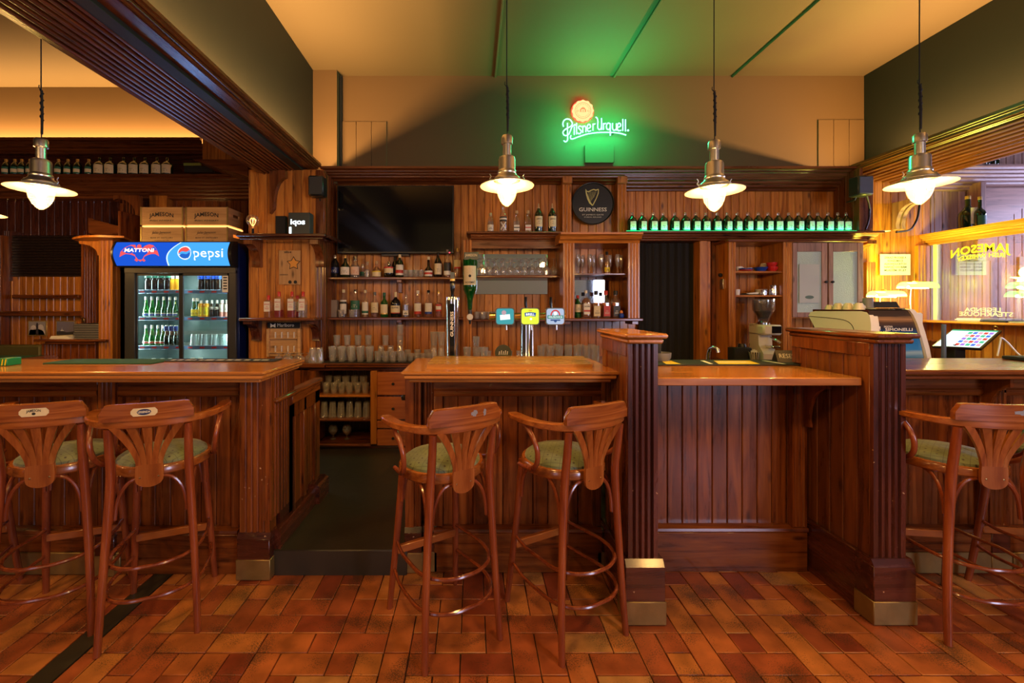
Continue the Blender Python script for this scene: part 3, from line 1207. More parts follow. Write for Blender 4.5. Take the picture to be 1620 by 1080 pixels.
# ---- left bar
xl1 = X(427, 2.375)
t = thing('bar_counter', 'left bar counter with polished top, plank front and fluted corner pier', 'bar counter', (-2.6, 2.4, 0))
counter_top(t, -4.6, X(417, 2.21), 2.21, 2.75, ZT)
front_panel(t, -4.6, X(153, 2.44), 2.445, 0.0, ZT - .06)
front_panel(t, X(178, 2.44), X(378, 2.44), 2.445, 0.0, ZT - .06)
pier(t, X(150, 2.41), X(181, 2.41), 2.41, 0, ZT - .06, 3)
pier(t, X(375, 2.375), xl1 + .0, 2.375, 0, ZT - .06, 4)
for a in (-4.6, -3.6, -2.75):
    MB().box(a + .02, a + .72, 2.418, 2.43, .005, .13, .003).build('kick_plate', M['kick'], t)
m = MB().box(-4.6, xl1, 2.50, 2.70, 0, ZT - .06)
m.build('carcass', wood('dark'), t)
# its right-hand return, upper box and low gate panel
t = thing('bar_return', 'side return of the left bar with sloping-looking handrail beside the step', 'bar side', (xl1, 2.8, STEP))
m = MB()
fluted(m, 2.39, 2.62, xl1 + .002, .33, ZT - .06, 5, .009, .06, facing='+x')
m.build('fluted_pilaster', wood('bar', 'z', True), t)
m = MB().box(xl1 - .05, xl1 + .022, 2.43, 3.16, .985, 1.015, .01)
m.box(xl1 - .05, xl1 + .008, 2.66, 3.14, .93, .985, .004)
m.build('handrail', wood('bar', 'y', True), t)
m = MB()
planks(m, 2.62, 3.12, STEP + .1, .94, xl1 - .02, facing='+x')
for a, b in ((2.62, 2.68), (2.86, 2.90), (3.06, 3.15)):
    m.box(xl1 - .04, xl1, a, b, STEP + .1, .93, .004)
m.box(xl1 - .04, xl1, 2.62, 3.15, .84, .93, .004)
m.build('gate_panel', wood('bar', 'z'), t)
m = MB()
m.prism([(xl1 - .04, STEP), (xl1 + .035, STEP), (xl1 + .035, STEP + .09), (xl1 + .02, STEP + .11), (xl1 - .04, STEP + .11)], 'y', 2.43, 2.98)
m.prism([(xl1 - .04, STEP), (xl1 + .06, STEP), (xl1 + .06, STEP + .12), (xl1 + .03, STEP + .14), (xl1 - .04, STEP + .14)], 'y', 2.98, 3.17)
m.build('skirting', wood('dark', 'y', True), t)
t = thing('worktop', 'low worktop with ribbed black mat behind the left bar', 'worktop', (-1.6, 3.2, .95))
MB().box(-4.6, xl1 - .06, 2.76, 3.14, .90, .93, .004).build('top', wood('dark', 'x'), t)
MB().box(-4.5, xl1 - .08, 2.72, 3.12, STEP - .004, .90).build('carcass', wood('dark'), t)
t = MB().box(-1.75, xl1 - .08, 2.78, 3.12, .93, .94, .003)
for i in range(16):
    t.box(-1.74 + i * .034, -1.725 + i * .034, 2.79, 3.11, .94, .944)
solo('bar_mat', t, M['rubber'], 'ribbed black rubber mat on the low worktop by the gate', 'mat')

# ---- centre bar
cxl = X(640, 2.44)
cxr = .76
t = thing('bar_counter', 'centre bar counter in front of the beer taps, polished top and plank front', 'bar counter', (.2, 2.4, 0))
counter_top(t, X(634, 2.21), .775, 2.21, 2.80, ZT)
front_panel(t, cxl + .17, cxr - .01, 2.46, 0.0, ZT - .06)
pier(t, cxl, cxl + .10, 2.44, 0, ZT - .06, 3)
pier(t, cxl + .105, cxl + .185, 2.45, 0, ZT - .06, 3)
pier(t, X(945, 2.46), cxr, 2.45, 0, ZT - .06, 3)
m = MB()
fluted(m, 2.45, 2.75, cxl + .002, .2, ZT - .06, 5, .009, .05, facing='-x')
m.box(cxl + .01, cxr, 2.52, 2.78, 0, ZT - .06)
m.build('carcass', wood('bar'), t)
m = MB().lathe([(0, 0), (.014, .0), (.018, .02), (.010, .03), (0, .032)], (cxl - .03, 2.6, .97), 12)
m.build('side_knob', M['black'], t)
pxl, pxr = X(675, 2.39), X(937, 2.39)
t = MB()
t.prism([(pxl, 2.385), (pxr, 2.385), (pxr + .05, 2.78), (pxl + .01, 2.78)], 'z', ZT, ZT + .016)
solo('serving_board', t, wood('honey', 'x'), 'flat varnished board lying on the centre bar before the taps', 'board')
t = thing('service_counter', 'lower steel service counter under the beer taps', 'counter', (.3, 3.0, 0))
MB().box(-.30, .72, 2.81, 3.20, 1.065, 1.085, .003).build('top', M['alu'], t)
MB().box(-.30, .72, 2.81, 3.18, STEP - .004, 1.065).build('carcass', wood('dark'), t)

# ---- wings with fluted posts
def wing(name, x0, x1, y1, label, wk, capdark):
    t = thing('bar_partition', label, 'partition', ((x0 + x1) / 2, 2.06, 0))
    zc = 1.399
    m = MB()
    m.box(x0 + .02, x1 - .02, 2.09, y1, .0, zc - .03)
    planks(m, 2.14, y1 - .05, .25, zc - .1, x0 + .012, facing='-x', w=.083)
    m.build('core', wood('trim'), t)
    m = MB()
    m.box(x0 + .002, x0 + .03, 2.08, 2.15, .3, zc - .03, .004)
    m.box(x0 + .002, x0 + .03, y1 - .07, y1, ZT, zc - .03, .004)
    m.box(x0 - .001, x0 + .03, 2.079, y1 + .001, zc - .10, zc - .03, .004)
    m.build('frame_edge', wood('bar'), t)
    m = MB()
    fluted(m, x0 + .004, x1 - .004, 2.062, .30, zc - .035, 4, .014, .08)
    m.build('fluted_post', wood('dark', 'z', True), t)
    m = MB()
    m.box(x0 - .018, x1 + .022, 2.037, 2.14, .115, .285, .003)
    m.prism([(2.037, .283), (2.056, .315), (2.14, .315), (2.14, .283)], 'x', x0 - .015, x1 + .018)
    m.build('plinth', wood('dark', 'x', True), t)
    MB().box(x0 - .022, x1 + .026, 2.033, 2.142, .005, .118, .003).build('kick_plate', M['kick'], t)
    m = MB().box(x0 + .002, x0 + .03, 2.14, y1, 0.0, .30, .004)
    m.box(x0 - .010, x0 + .02, 2.14, y1, .28, .31, .006)
    m.build('skirting', wood('dark', 'y'), t)
    m = MB().box(x0 - .022, x1 + .030, 2.018, y1 + .03, zc - .006, zc + .018, .008)
    m.box(x0 - .008, x1 + .014, 2.034, y1 + .015, zc - .032, zc - .006, .008)
    m.build('cap', wood('top' if not capdark else 'bar', 'y'), t)
    return t


wing('bar_partition', .758, .912, 2.47, 'wing wall with dark fluted post between the two centre counters', 'bar', False)
wing('bar_partition', 1.962, 2.128, 2.59, 'wing wall with dark fluted post in front of the coffee machine', 'bar', True)

# ---- right centre counter
t = thing('bar_counter', 'plain-edged counter between the two fluted posts', 'bar counter', (1.4, 2.3, 0))
m = MB().box(.915, 1.955, 2.11, 2.80, ZR - .040, ZR, .004)
m.build('counter_top', wood('top', 'x'), t)
front_panel(t, .915, 1.955, 2.47, 0, ZR - .04, top_h=.045, stile=.03)
m = MB().box(.915, 1.955, 2.53, 2.78, 0, ZR - .04)
m.build('carcass', wood('dark'), t)
m = MB()
bracket(m, 1.925, 1.945, 2.45, 2.28, ZR - .042, ZR - .34)
fluted(m, 1.865, 1.95, 2.452, .26, ZR - .05, 3, .008, .04)
m.build('corner_post', wood('bar'), t)
t = thing('service_counter', 'service counter with basin and coffee gear behind the middle counter', 'counter', (2, 3.0, 0))
MB().box(.95, 4.3, 2.82, 3.25, 1.05, 1.085, .004).build('top', wood('dark', 'x'), t)
MB().box(.97, 4.3, 2.84, 3.22, STEP - .004, 1.05).build('carcass', wood('dark'), t)

# ---- right bar
t = thing('bar_counter', 'far right bar counter with dark polished top', 'bar counter', (3.3, 2.4, 0))
m = MB().box(2.15, 4.9, 2.27, 2.80, ZT - .03, ZT, .008)
m.box(2.15, 4.9, 2.29, 2.80, ZT - .055, ZT - .03, .006)
m.build('counter_top', wood('bar', 'x'), t)
front_panel(t, 2.13, 3.02, 2.46, 0, ZT - .055, 'bar')
front_panel(t, 3.10, 4.9, 2.46, 0, ZT - .055, 'bar')
pier(t, 3.01, 3.12, 2.44, 0, ZT - .055, 3)
m = MB()
bracket(m, 2.98, 3.0, 2.46, 2.33, ZT - .06, ZT - .34)
m.build('bracket', wood('bar'), t)
for a, b in ((2.14, 3.0), (3.13, 4.8)):
    MB().box(a, b, 2.430, 2.441, .005, .125, .003).build('kick_plate', M['kick'], t)
MB().box(2.14, 4.9, 2.53, 2.75, 0, ZT - .055).build('carcass', wood('dark'), t)

# ---- mats on the bars
t = MB().box(X(80, 2.55), X(250, 2.55), 2.50, 2.70, ZT, ZT + .008, .003)
solo('bar_mat', t, M['felt'], 'dark green cloth bar mat on the left bar counter', 'mat')
t = thing('bar_mat', 'black lettered bar mat on the left bar before the fridge', 'mat', (-1.45, 2.68, ZT))
MB().box(X(262, 2.66), X(440, 2.66), 2.60, 2.72, ZT, ZT + .007, .003).build('mat_body', M['rubber'], t)
m = MB()
rr = random.Random(3)
xx = X(275, 2.66)
while xx < X(425, 2.66):
    w_ = rr.uniform(.01, .05)
    m.box(xx, xx + w_, 2.63, 2.66, ZT + .007, ZT + .0078)
    xx += w_ + rr.uniform(.012, .03)
m.build('print', M['paper'], t)
t = thing('bar_mat', 'black and yellow rubber mat along the back of the middle counter', 'mat', (1.5, 2.68, ZR))
MB().box(.93, X(1272, 2.60), 2.53, 2.76, ZR, ZR + .009, .003).build('mat_body', M['rubber'], t)
for (a, b) in ((1052, 1075), (1135, 1200)):
    m = MB()
    m.prism([(X(a, 2.56), 2.545), (X(b, 2.56), 2.545), (X(b - 14, 2.7), 2.70), (X(a - 6, 2.7), 2.70)], 'z', ZR + .009, ZR + .0098)
    m.build('yellow_print', M['yellow'], t)
m = MB()
for i in range(14):
    a = X(1140, 2.6) + i * .014
    m.box(a, a + .006, 2.60, 2.66, ZR + .0098, ZR + .0104)
m.build('white_print', M['paper'], t)
for a, b in ((1108, 1120), (1205, 1235)):
    m = MB()
    m.prism([(X(b, 2.56), 2.545), (X(b + 6, 2.56), 2.545), (X(a + 6, 2.7), 2.70), (X(a, 2.7), 2.70)], 'z', ZR + .0098, ZR + .0104)
    m.build('white_print', M['paper'], t)

# reserve card
t = thing('reserve_sign', 'small dark folded table card reading RESERVE', 'sign', (2.0, 2.66, ZR + .009), rz=-.25)
m = MB()
m.prism([(-.045, 0), (-.043, 0), (0, .068), (.043, 0), (.045, 0), (.0, .071)], 'x', -.078, .078)
m.build('card', plain('card_grey', (0.10, 0.09, 0.08), .5), t, local=True)
m = MB()
text_mesh(m, 'RESERVE', .036, lambda a, b, e: (a, -.0455 + (b + .036) / .071 * .045, b + .036), width=.125)
m.build('lettering', M['paper'], t, local=True)

# ------------------------------------------------------------------ bar stools
def make_stool():
    t = thing('bar_stool', 'stool', 'bar stool', (0, 0, 0), 'bentwood bar stools')
    st, sg, sz = wood('stool', 'z'), wood('stoolrail', 'x'), wood('stoolrail', 'z')
    yb = lambda x: -.252 + .62 * x * x     # back bow line
    for s in (-1, 1):
        m = MB().tube([(s * .190, -.225, 0), (s * .178, -.207, .28), (s * .160, -.196, .60), (s * .150, -.196, .78), (s * .150, -.212, .90), (s * .152, -.225, 1.0)],
                      [.0150, .0165, .0185, .0195, .0185, .0165], 12, smooth=4)
        m.build('leg', st, t, local=True)
    for s in (-1, 1):
        m = MB().tube([(s * .190, .225, 0), (s * .168, .180, .38), (s * .146, .146, .765)], [.0150, .0175, .0195], 12, smooth=4)
        m.build('leg', st, t, local=True)
    # seat ring and cushion
    m = MB().lathe([(.150, .757), (.203, .757), (.209, .764), (.209, .792), (.203, .800), (.186, .802), (.150, .79), (.150, .757)], (0, 0, 0), 40)
    m.xform(lambda x, y, z: (x, y * .97 + .005, z))
    m.build('seat_frame', sg, t, local=True)
    m = MB().lathe([(0, .775), (.178, .775), (.190, .798), (.187, .812), (.165, .828), (.10, .840), (0, .844)], (0, 0, 0), 40)
    m.xform(lambda x, y, z: (x, y * .97 + .005, z))
    m.build('seat', M['seat'], t, local=True)
    # arm bow
    half = [(.268, .055, 1.030), (.272, .01, 1.030), (.262, -.075, 1.026), (.225, -.155, 1.022), (.165, -.212, 1.020), (.085, -.243, 1.020)]
    path = half + [(0, -.252, 1.020)] + [(-x, y, z) for x, y, z in half[::-1]]
    ws = [.040, .058, .052, .036, .026, .024, .024] + [.024, .026, .036, .052, .058, .040]
    hs = [.020, .024, .028, .032, .036, .036, .036] + [.036, .036, .032, .028, .024, .020]
    MB().strap(path, ws, hs, smooth=5).build('arm_bow', sg, t, local=True)
    # upper back rail: chamfered slab following the bow
    m = MB()
    n = 18
    vs = []
    for i in range(n + 1):
        x = -.178 + .356 * i / n
        e = min(1, (0.178 - abs(x)) / .022)
        top = 1.075 + .037 * e
        for (dy, z) in ((-.012, 1.036), (-.012, top - .004), (-.008, top), (.008, top), (.012, top - .004), (.012, 1.036)):
            vs.append((x, yb(x) + dy, z))
    fs = []
    for i in range(n):
        for k in range(6):
            fs.append((i * 6 + k, i * 6 + (k + 1) % 6, (i + 1) * 6 + (k + 1) % 6, (i + 1) * 6 + k))
    fs += [tuple(range(6)), tuple(range(n * 6, n * 6 + 6))[::-1]]
    m.add(vs, fs)
    m.build('back_rail', sg, t, local=True)
    # fan splat: five slats growing out of a rounded tongue
    m = MB()
    N_ = 14
    for k in range(5):
        kk = k - 2
        vs = []
        for i in range(N_ + 1):
            q = i / N_
            cx = kk * (.0205 + .0420 * q ** 1.6)
            w_ = .0098 + .0085 * q
            z = .822 + .186 * q
            y = -.216 - .034 * q ** 1.5 + .6 * cx * cx * q
            for (dx, dy) in ((-w_, -.006), (w_, -.006), (w_, .006), (-w_, .006)):
                vs.append((cx + dx, y + dy, z))
        fs = []
        for i in range(N_):
            for j in range(4):
                fs.append((i * 4 + j, i * 4 + (j + 1) % 4, (i + 1) * 4 + (j + 1) % 4, (i + 1) * 4 + j))
        fs += [(0, 1, 2, 3), tuple(N_ * 4 + j for j in (3, 2, 1, 0))]
        m.add(vs, fs)
    out = [(.0510, .826), (.0535, .800), (.0540, .765)]
    for i in range(7):
        a = i / 6 * PI / 2
        out.append((.053 * math.cos(a), .755 - .036 * math.sin(a)))
    pr = [(-x, z) for x, z in out] + [(x, z) for x, z in out[::-1]][1:]
    st_ = len(m.v)
    m.prism(pr, 'y', -.222, -.210)
    m.build('back_splat', sz, t, local=True)
    m = MB()
    for s in (-1, 1):
        m.lathe([(0, 0), (.004, 0), (.004, .002), (0, .003)], (s * .035, -.222, .765), 8, axis='y')
    m.build('screw', M['brass'], t, local=True)
    # curved arm supports
    for s in (-1, 1):
        m = MB().tube([(s * .262, .0, 1.016), (s * .262, -.045, 1.006), (s * .258, -.100, .965), (s * .250, -.128, .905), (s * .240, -.112, .842), (s * .230, -.062, .800), (s * .220, -.005, .782), (s * .217, .07, .778)],
                      [.011, .0115, .012, .012, .012, .012, .012, .010], 10, smooth=4)
        m.build('arm_support', st, t, local=True)
    # knee braces under the seat
    for (p, q) in (((-1, -1), (1, -1)), ((-1, 1), (1, 1)), ((-1, -1), (-1, 1)), ((1, -1), (1, 1))):
        m = MB()
        for (a, b) in ((p, q), (q, p)):
            ax, ay = a[0] * .155, a[1] * (.185 if a[1] < 0 else .158)
            bx, by = b[0] * .155, b[1] * (.185 if b[1] < 0 else .158)
            L_ = lambda f: (ax + (bx - ax) * f, ay + (by - ay) * f)
            pts = []
            for f, z in ((.05, .575), (.07, .64), (.13, .70), (.24, .742), (.38, .756)):
                x_, y_ = L_(f)
                pts.append((x_, y_, z))
            m.tube(pts, .0085, 8, smooth=3)
        m.build('brace', st, t, local=True)
    # two U hoops and a flat front foot bar
    for z, g in ((.37, 0.0), (.225, .012)):
        h = [(.166, .176), (.182, .07), (.186, -.05), (.172, -.150), (.128, -.215), (.06, -.250)]
        pts = [(x + g, y, z - .010 + .012 * (y < 0)) for x, y in h] + [(0, -.258, z + .004)] + [(-x - g, y, z - .010 + .012 * (y < 0)) for x, y in h[::-1]]
        m = MB().tube(pts, .0088, 8, smooth=4)
        m.build('foot_hoop', st, t, local=True)
    m = MB().box(-.165, .165, .168, .192, .295, .335, .004)
    m.build('foot_bar', sg, t, local=True)
    for s in (-1, 1):
        pass
    return t


def stool_spot(px, py, ang):
    """centre from the floor pixel of the near left leg and the turn"""
    Y = H * FPX / (py - VY)
    x = (px - VX) * Y / FPX
    c, s = math.cos(ang), math.sin(ang)
    lx, ly = -.190, -.225
    return (x - (lx * c - ly * s), Y - (lx * s + ly * c), 0)


spots = [  # near-left foot pixel, turn, label
    (672, 1066, 30, 'bar stool with grey scuffs on its back rail at the centre bar, beside the step'),
    (889, 1052, 27, 'clean-backed bar stool at the centre bar beside the left fluted post'),
    (153, 1039, 22.5, 'bar stool with a round LEGENDA sticker on its back rail'),
    (-26, 1040, 20, 'bar stool with a cream JAMESON sticker on its back rail'),
    (1500, 1020, -7, 'bar stool with a pale worn patch beside the right fluted post'),
    (1690, 1016, -8, 'bar stool cut by the right edge of the photo'),
    (-262, 1040, 16, 'bar stool at the far left end of the left bar, barely in frame'),
]
pro, stt = make_stool(), []
stools = []
for i, (px, py, an, lb_) in enumerate(spots):
    stools.append(place(pro, stt, stool_spot(px, py, math.radians(an)), lb_, None, math.radians(an)))


def on_back(zc, half=.018, off=-.0128):
    return lambda a, b, e: (a, -.252 + .62 * a * a + off, zc + b)


def sticker(stool, name, fn, cx, w_, h_, cut=.012, mat='label_cream', n=10, zc=1.075):
    m = MB()
    vs, fs = [], []
    for i in range(n + 1):
        x = cx - w_ / 2 + w_ * i / n
        e = min(1, min(x - cx + w_ / 2, cx + w_ / 2 - x) / cut + .35)
        for b in (-h_ / 2 * e, h_ / 2 * e):
            vs.append(fn(x, b, 0))
    for i in range(n):
        fs.append((2 * i, 2 * i + 2, 2 * i + 3, 2 * i + 1))
    m.add(vs, fs)
    return m.build(name, M[mat], stool, local=True, smooth=False)


f1, f2 = on_back(1.074, off=-.0128), on_back(1.074, off=-.0134)
sticker(stools[3], 'sticker', f1, .0, .105, .036)
m = MB()
text_mesh(m, 'JAMESON', .016, lambda a, b, e: f2(a, b + .008 - 4 * a * a, 0), width=.05, bold=.02)
m.add([f2(.007 * math.cos(a * PI / 6), -.006 + .006 * math.sin(a * PI / 6), 0) for a in range(12)], [tuple(range(12))])
m.build('lettering', M['ink'], stools[3], local=True, smooth=False)
sticker(stools[2], 'sticker', f1, -.008, .100, .036)
m = MB()
m.add([f2(-.008 + .026 * math.cos(a * PI / 10) * (1 if abs(math.cos(a * PI / 10)) < .8 else 1.02), .0135 * math.sin(a * PI / 10), 0) for a in range(20)], [tuple(range(20))])
m.build('badge', plain('badge_blue', (.02, .03, .12), .5), stools[2], local=True, smooth=False)
m = MB()
f3 = on_back(1.074, off=-.0140)
text_mesh(m, 'LEGENDA', .013, lambda a, b, e: f3(a - .008, b, 0), width=.046, bold=.03)
m.build('lettering', M['paper'], stools[2], local=True, smooth=False)
scuff = plain('bare_scuff', (.26, .26, .30), .6)
for st_, bits in ((stools[0], ((.03, .035, .03), (.085, .018, .034))), (stools[4], ((.085, .10, .03),))):
    m = MB()
    rr = random.Random(5)
    for (cx, w_, h_) in bits:
        ring = []
        for k in range(18):
            a = k / 18 * 2 * PI
            q = rr.uniform(.65, 1.1)
            ring.append(f1(cx + w_ / 2 * math.cos(a) * q, h_ / 2 * math.sin(a) * q + .004, 0))
        m.add(ring, [tuple(range(18))])
    m.build('scuff_mark', scuff, st_, local=True, smooth=False)

# ------------------------------------------------------------------ pendant lamps
BULB = emis('bulb_glow', (1.0, 0.66, 0.34), 26)


def make_pendant():
    t = thing('pendant_lamp', 'lamp', 'pendant lamp', (0, 0, 0), 'railway style pendant lamps')
    m = MB().lathe([(.140, .0), (.1405, .003), (.095, .017), (.070, .030), (.0695, .027), (.094, .013), (.140, 0)], (0, 0, 0), 40)
    m.build('shade', M['shade'], t, local=True)
    m = MB().lathe([(.060, .028), (.072, .030), (.072, .036), (.066, .044), (.052, .056), (.048, .064), (.050, .070), (.048, .076), (.0445, .082), (.0435, .085), (.0435, .140), (.040, .152), (.030, .158), (.022, .160)], (0, 0, 0), 28)
    m.build('housing', M['alu'], t, local=True)
    m = MB().lathe([(.0215, .158), (.0215, .226)], (0, 0, 0), 20)
    m.build('neck', M['alu'], t, local=True)
    m = MB().lathe([(.022, .218), (.0295, .222), (.0295, .256), (.024, .266), (.008, .270), (0, .270)], (0, 0, 0), 20)
    m.build('cap', M['alu'], t, local=True)
    for s in (-1, 1):
        m = MB().tube([(s * .078, 0, .026), (s * .090, 0, .040), (s * .083, 0, .052), (s * .091, 0, .066)], .0022, 6, smooth=3)
        m.tube([(s * .070, 0, .032), (s * .083, 0, .036)], .006, 8)
        m.build('clip', M['alu'], t, local=True)
    m = MB().lathe([(.058, .030), (.056, .0), (.053, -.025), (.046, -.052), (.034, -.076), (.020, -.094), (.006, -.104), (0, -.105)], (0, 0, 0), 28)
    m.build('glass_dome', M['g_dome'], t, local=True)
    m = MB().lathe([(0, .035), (.016, .03), (.018, .005), (.022, -.018), (.018, -.040), (.008, -.056), (0, -.060)], (0, 0, 0), 14)
    m.build('bulb', BULB, t, local=True)
    m = MB().tube([(.002, 0, .268), (-.001, .001, .5), (0, 0, 1.985)], .0028, 6)
    m.tube([(.004, 0, .29), (.006, 0, .40), (.003, 0, .52)], .0055, 6)
    hs = []
    for i in range(34):
        a = i * .9
        hs.append((.004 + .007 * math.cos(a), .007 * math.sin(a), .36 + .005 * i))
    m.tube(hs, .0028, 5)
    m.tube([(.0, .0, .52), (-.012, 0, .535), (-.010, 0, .548)], .002, 5)
    m.build('cord', M['matt'], t, local=True)
    light('bulb_light', 'POINT', (0, 0, -.03), 62, WARM, radius=.03, parent=t)
    return t


M['g_dome'] = glass('lamp_dome_glass', (0.97, 0.93, 0.86), 0.08, haze=0.09, hcol=(0.95, 0.85, 0.7))
pro, stt = make_pendant(), []
for px, py, lb_ in ((802, 295, 'pendant lamp hanging just left of the round harp sign, above the centre stools'),
                    (1130, 303, 'pendant lamp hanging in front of the green-lit bottle row'),
                    (1455, 292, 'rightmost pendant lamp, in front of the green-gold cornice'),
                    (65, 300, 'pendant lamp over the left bar, left of the big beam')):
    place(pro, stt, (X(px, 2.2), 2.2, Z(py, 2.2)), lb_)
place(pro, stt, (-4.19, 3.6, 2.33), 'pendant lamp cut off at the left edge of the photo', None)

# ------------------------------------------------------------------ television, signs on the wall
t = thing('television', 'large flat black television hanging over the bottle shelves', 'television', (-.9, 4.55, 2.2))
TY = 4.56
m = MB().box(X(533, TY), X(718, TY), TY, TY + .045, Z(401, TY), Z(293, TY), .006)
m.build('housing', M['black'], t)
MB().box(X(535, TY), X(716, TY), TY - .002, TY + .002, Z(398, TY), Z(295, TY)).build('screen', M['screen'], t)
MB().box(X(710.5, TY), X(712, TY), TY - .004, TY, Z(400, TY), Z(399, TY)).build('standby_light', emis('red_led', (1, .05, .08), 6), t)
MB().box(-1.0, -.7, TY + .045, YP, 2.1, 2.4).build('wall_mount', M['black'], t)


def ribbon(mb, pts, w, fn, closed=False):
    P = [Vector((a, b)) for a, b in pts]
    n = len(P)
    vs = []
    for i in range(n):
        t_ = (P[(i + 1) % n] - P[i - 1]) if closed else (P[min(i + 1, n - 1)] - P[max(i - 1, 0)])
        t_.normalize()
        nn = Vector((-t_.y, t_.x))
        ww = w[i] if isinstance(w, (list, tuple)) else w
        for s in (-1, 1):
            q = P[i] + nn * s * ww / 2
            vs.append(fn(q.x, q.y, 0))
    m_ = n if closed else n - 1
    mb.add(vs, [(2 * i, 2 * ((i + 1) % n), 2 * ((i + 1) % n) + 1, 2 * i + 1) for i in range(m_)])


def disc(mb, cx, cz, r, fn, n=28, r2=None):
    mb.add([fn(cx + r * math.cos(i * 2 * PI / n), cz + (r2 or r) * math.sin(i * 2 * PI / n), 0) for i in range(n)], [tuple(range(n))])


def cropfn(ox, oy, sc, Y):
    """zoomed photo reading -> point on the plane at distance Y"""
    return lambda a, b, e=0: (X(ox + a / sc, Y), Y, Z(oy + b / sc, Y))


# round black harp sign
GY = 4.62
gx, gz = X(938, GY), Z(322, GY)
t = thing('round_sign', 'round black tray sign with a gold harp reading GUINNESS', 'sign', (gx, GY, gz))
R_ = 33.5 * GY / FPX
m = MB().lathe([(0, -.004), (R_ - .014, -.004), (R_ - .008, .010), (R_ - .002, .012), (R_, .006), (R_ - .006, -.03), (0, -.03)], (gx, GY, gz), 56, axis='y')
m.build('plate', plain('sign_black', (.012, .013, .011), .28), t)
f = lambda a, b, e=0: (gx + a, GY + .004 - .0015, gz + b)
fc = lambda a, b, e=0: (X(700 + a / 4, GY), GY + .0025, Z(240 + b / 4, GY))
m = MB()
gold = plain('harp_gold', (.62, .58, .20), .45)
ribbon(m, [(905, 236), (914, 250), (926, 252), (942, 243), (958, 238), (972, 243), (988, 236)], [3, 7, 8, 6, 7, 8, 5], fc)
ribbon(m, [(907, 243), (913, 268), (922, 296), (934, 322), (950, 340)], [5, 10, 12, 12, 5], fc)
ribbon(m, [(988, 238), (986, 262), (975, 292), (962, 318), (950, 340)], [5, 6, 5, 6, 6], fc)
for i in range(8):
    a = 925 + i * 7
    ribbon(m, [(a, 250), (930 + i * 4.2 - 2, 318 - abs(i - 2) * 6)], 1.3, fc)
m.build('harp', gold, t, smooth=False)
m = MB()
text_mesh(m, 'GUINNESS', .058, lambda a, b, e: f(a, b - .066), width=.305, bold=.012)
text_mesh(m, "ST JAMES'S GATE", .018, lambda a, b, e: f(a, b - .122), width=.235)
text_mesh(m, 'DUBLIN, IRELAND', .014, lambda a, b, e: f(a, b - .148), width=.19)
m.build('lettering', M['label_white'], t, smooth=False)

# neon sign
NY = 4.70
fn = cropfn(870, 140, 10.8, NY)
t = thing('neon_sign', 'lit green neon script reading Pilsner Urquell with a round red seal', 'neon sign', (fn(780, 600)[0], NY, fn(780, 600)[2]))
strokes = [
    [(232, 650), (222, 600), (240, 548), (290, 520), (345, 535), (380, 585), (372, 630), (330, 660), (265, 695), (225, 740), (235, 788), (275, 803), (322, 780), (350, 720), (375, 660), (405, 628)],
    [(300, 590), (300, 700), (302, 800), (300, 880), (265, 910), (236, 888)],
    [(415, 655), (415, 790)], [(455, 590), (455, 780)],
    [(545, 655), (510, 640), (486, 668), (515, 702), (538, 735), (505, 772), (470, 757)],
    [(562, 755), (562, 640)], [(562, 665), (590, 638), (612, 665), (614, 742)],
    [(642, 685), (690, 662), (683, 618), (652, 618), (634, 670), (652, 728), (702, 722)],
    [(735, 717), (735, 602)], [(735, 632), (750, 610), (775, 604)],
    [(780, 488), (806, 508), (820, 562), (815, 655), (838, 700), (868, 690), (882, 640), (882, 508)],
    [(882, 640), (886, 702)],
    [(915, 702), (915, 592)], [(915, 624), (932, 600), (958, 596)],
    [(1030, 602), (992, 590), (966, 632), (974, 688), (1008, 702), (1030, 662)], [(1030, 595), (1030, 802)],
    [(1070, 592), (1070, 680), (1095, 714), (1130, 696)], [(1135, 597), (1135, 716)],
    [(1160, 662), (1206, 640), (1198, 597), (1168, 597), (1150, 655), (1165, 718), (1216, 713)],
    [(1245, 524), (1245, 720)], [(1290, 530), (1290, 730)],
    [(360, 800), (350, 838), (382, 862), (500, 820), (650, 775), (850, 750), (1050, 750), (1200, 765), (1302, 795)],
]
m = MB()
for s in strokes:
    m.tube([fn(a, b) for a, b in s], .0062, 8, smooth=4 if len(s) > 2 else 0)
for (a, b) in ((1335, 715), (425, 622)):
    p = fn(a, b)
    m.lathe([(0, -.012), (.009, -.006), (.011, .002), (0, .010)], p, 10, axis='y')
m.build('neon_tube', emis('neon_green', (.16, 1.0, .50), 5.5), t)
m = MB()
c0_ = fn(560, 385)
pts = []
for i in range(96):
    a = i / 96 * 2 * PI
    r = 178 + 7 * math.cos(12 * a)
    p = fn(560 + r * math.cos(a), 385 + r * math.sin(a))
    pts.append((p[0], p[2]))
m.add([(x, NY - .012, z) for x, z in pts] + [(x, NY + .006, z) for x, z in pts], [tuple(range(96))] + [(i, (i + 1) % 96, 96 + (i + 1) % 96, 96 + i) for i in range(96)])
m.build('seal', emis('seal_glow', (1.0, .50, .20), 1.6), t, smooth=False)
m = MB()
ff = lambda a, b, e=0: (fn(a, b)[0], NY - .0135, fn(a, b)[2])
ring = [(560 + 134 * math.cos(i * PI / 20), 385 + 134 * math.sin(i * PI / 20)) for i in range(40)]
ribbon(m, ring, 5, ff, closed=True)
for i in range(22):
    a = i / 22 * 2 * PI
    if abs(math.sin(a)) > .25:
        disc(m, 560 + 108 * math.cos(a), 385 + 108 * math.sin(a), 6, ff, 6)
ribbon(m, [(515, 410), (515, 372), (535, 350), (585, 350), (603, 372), (603, 410)], 12, ff)
for a in (545, 575):
    ribbon(m, [(a, 415), (a, 362)], 8, ff)
ribbon(m, [(540, 342), (560, 330), (582, 342)], 8, ff)
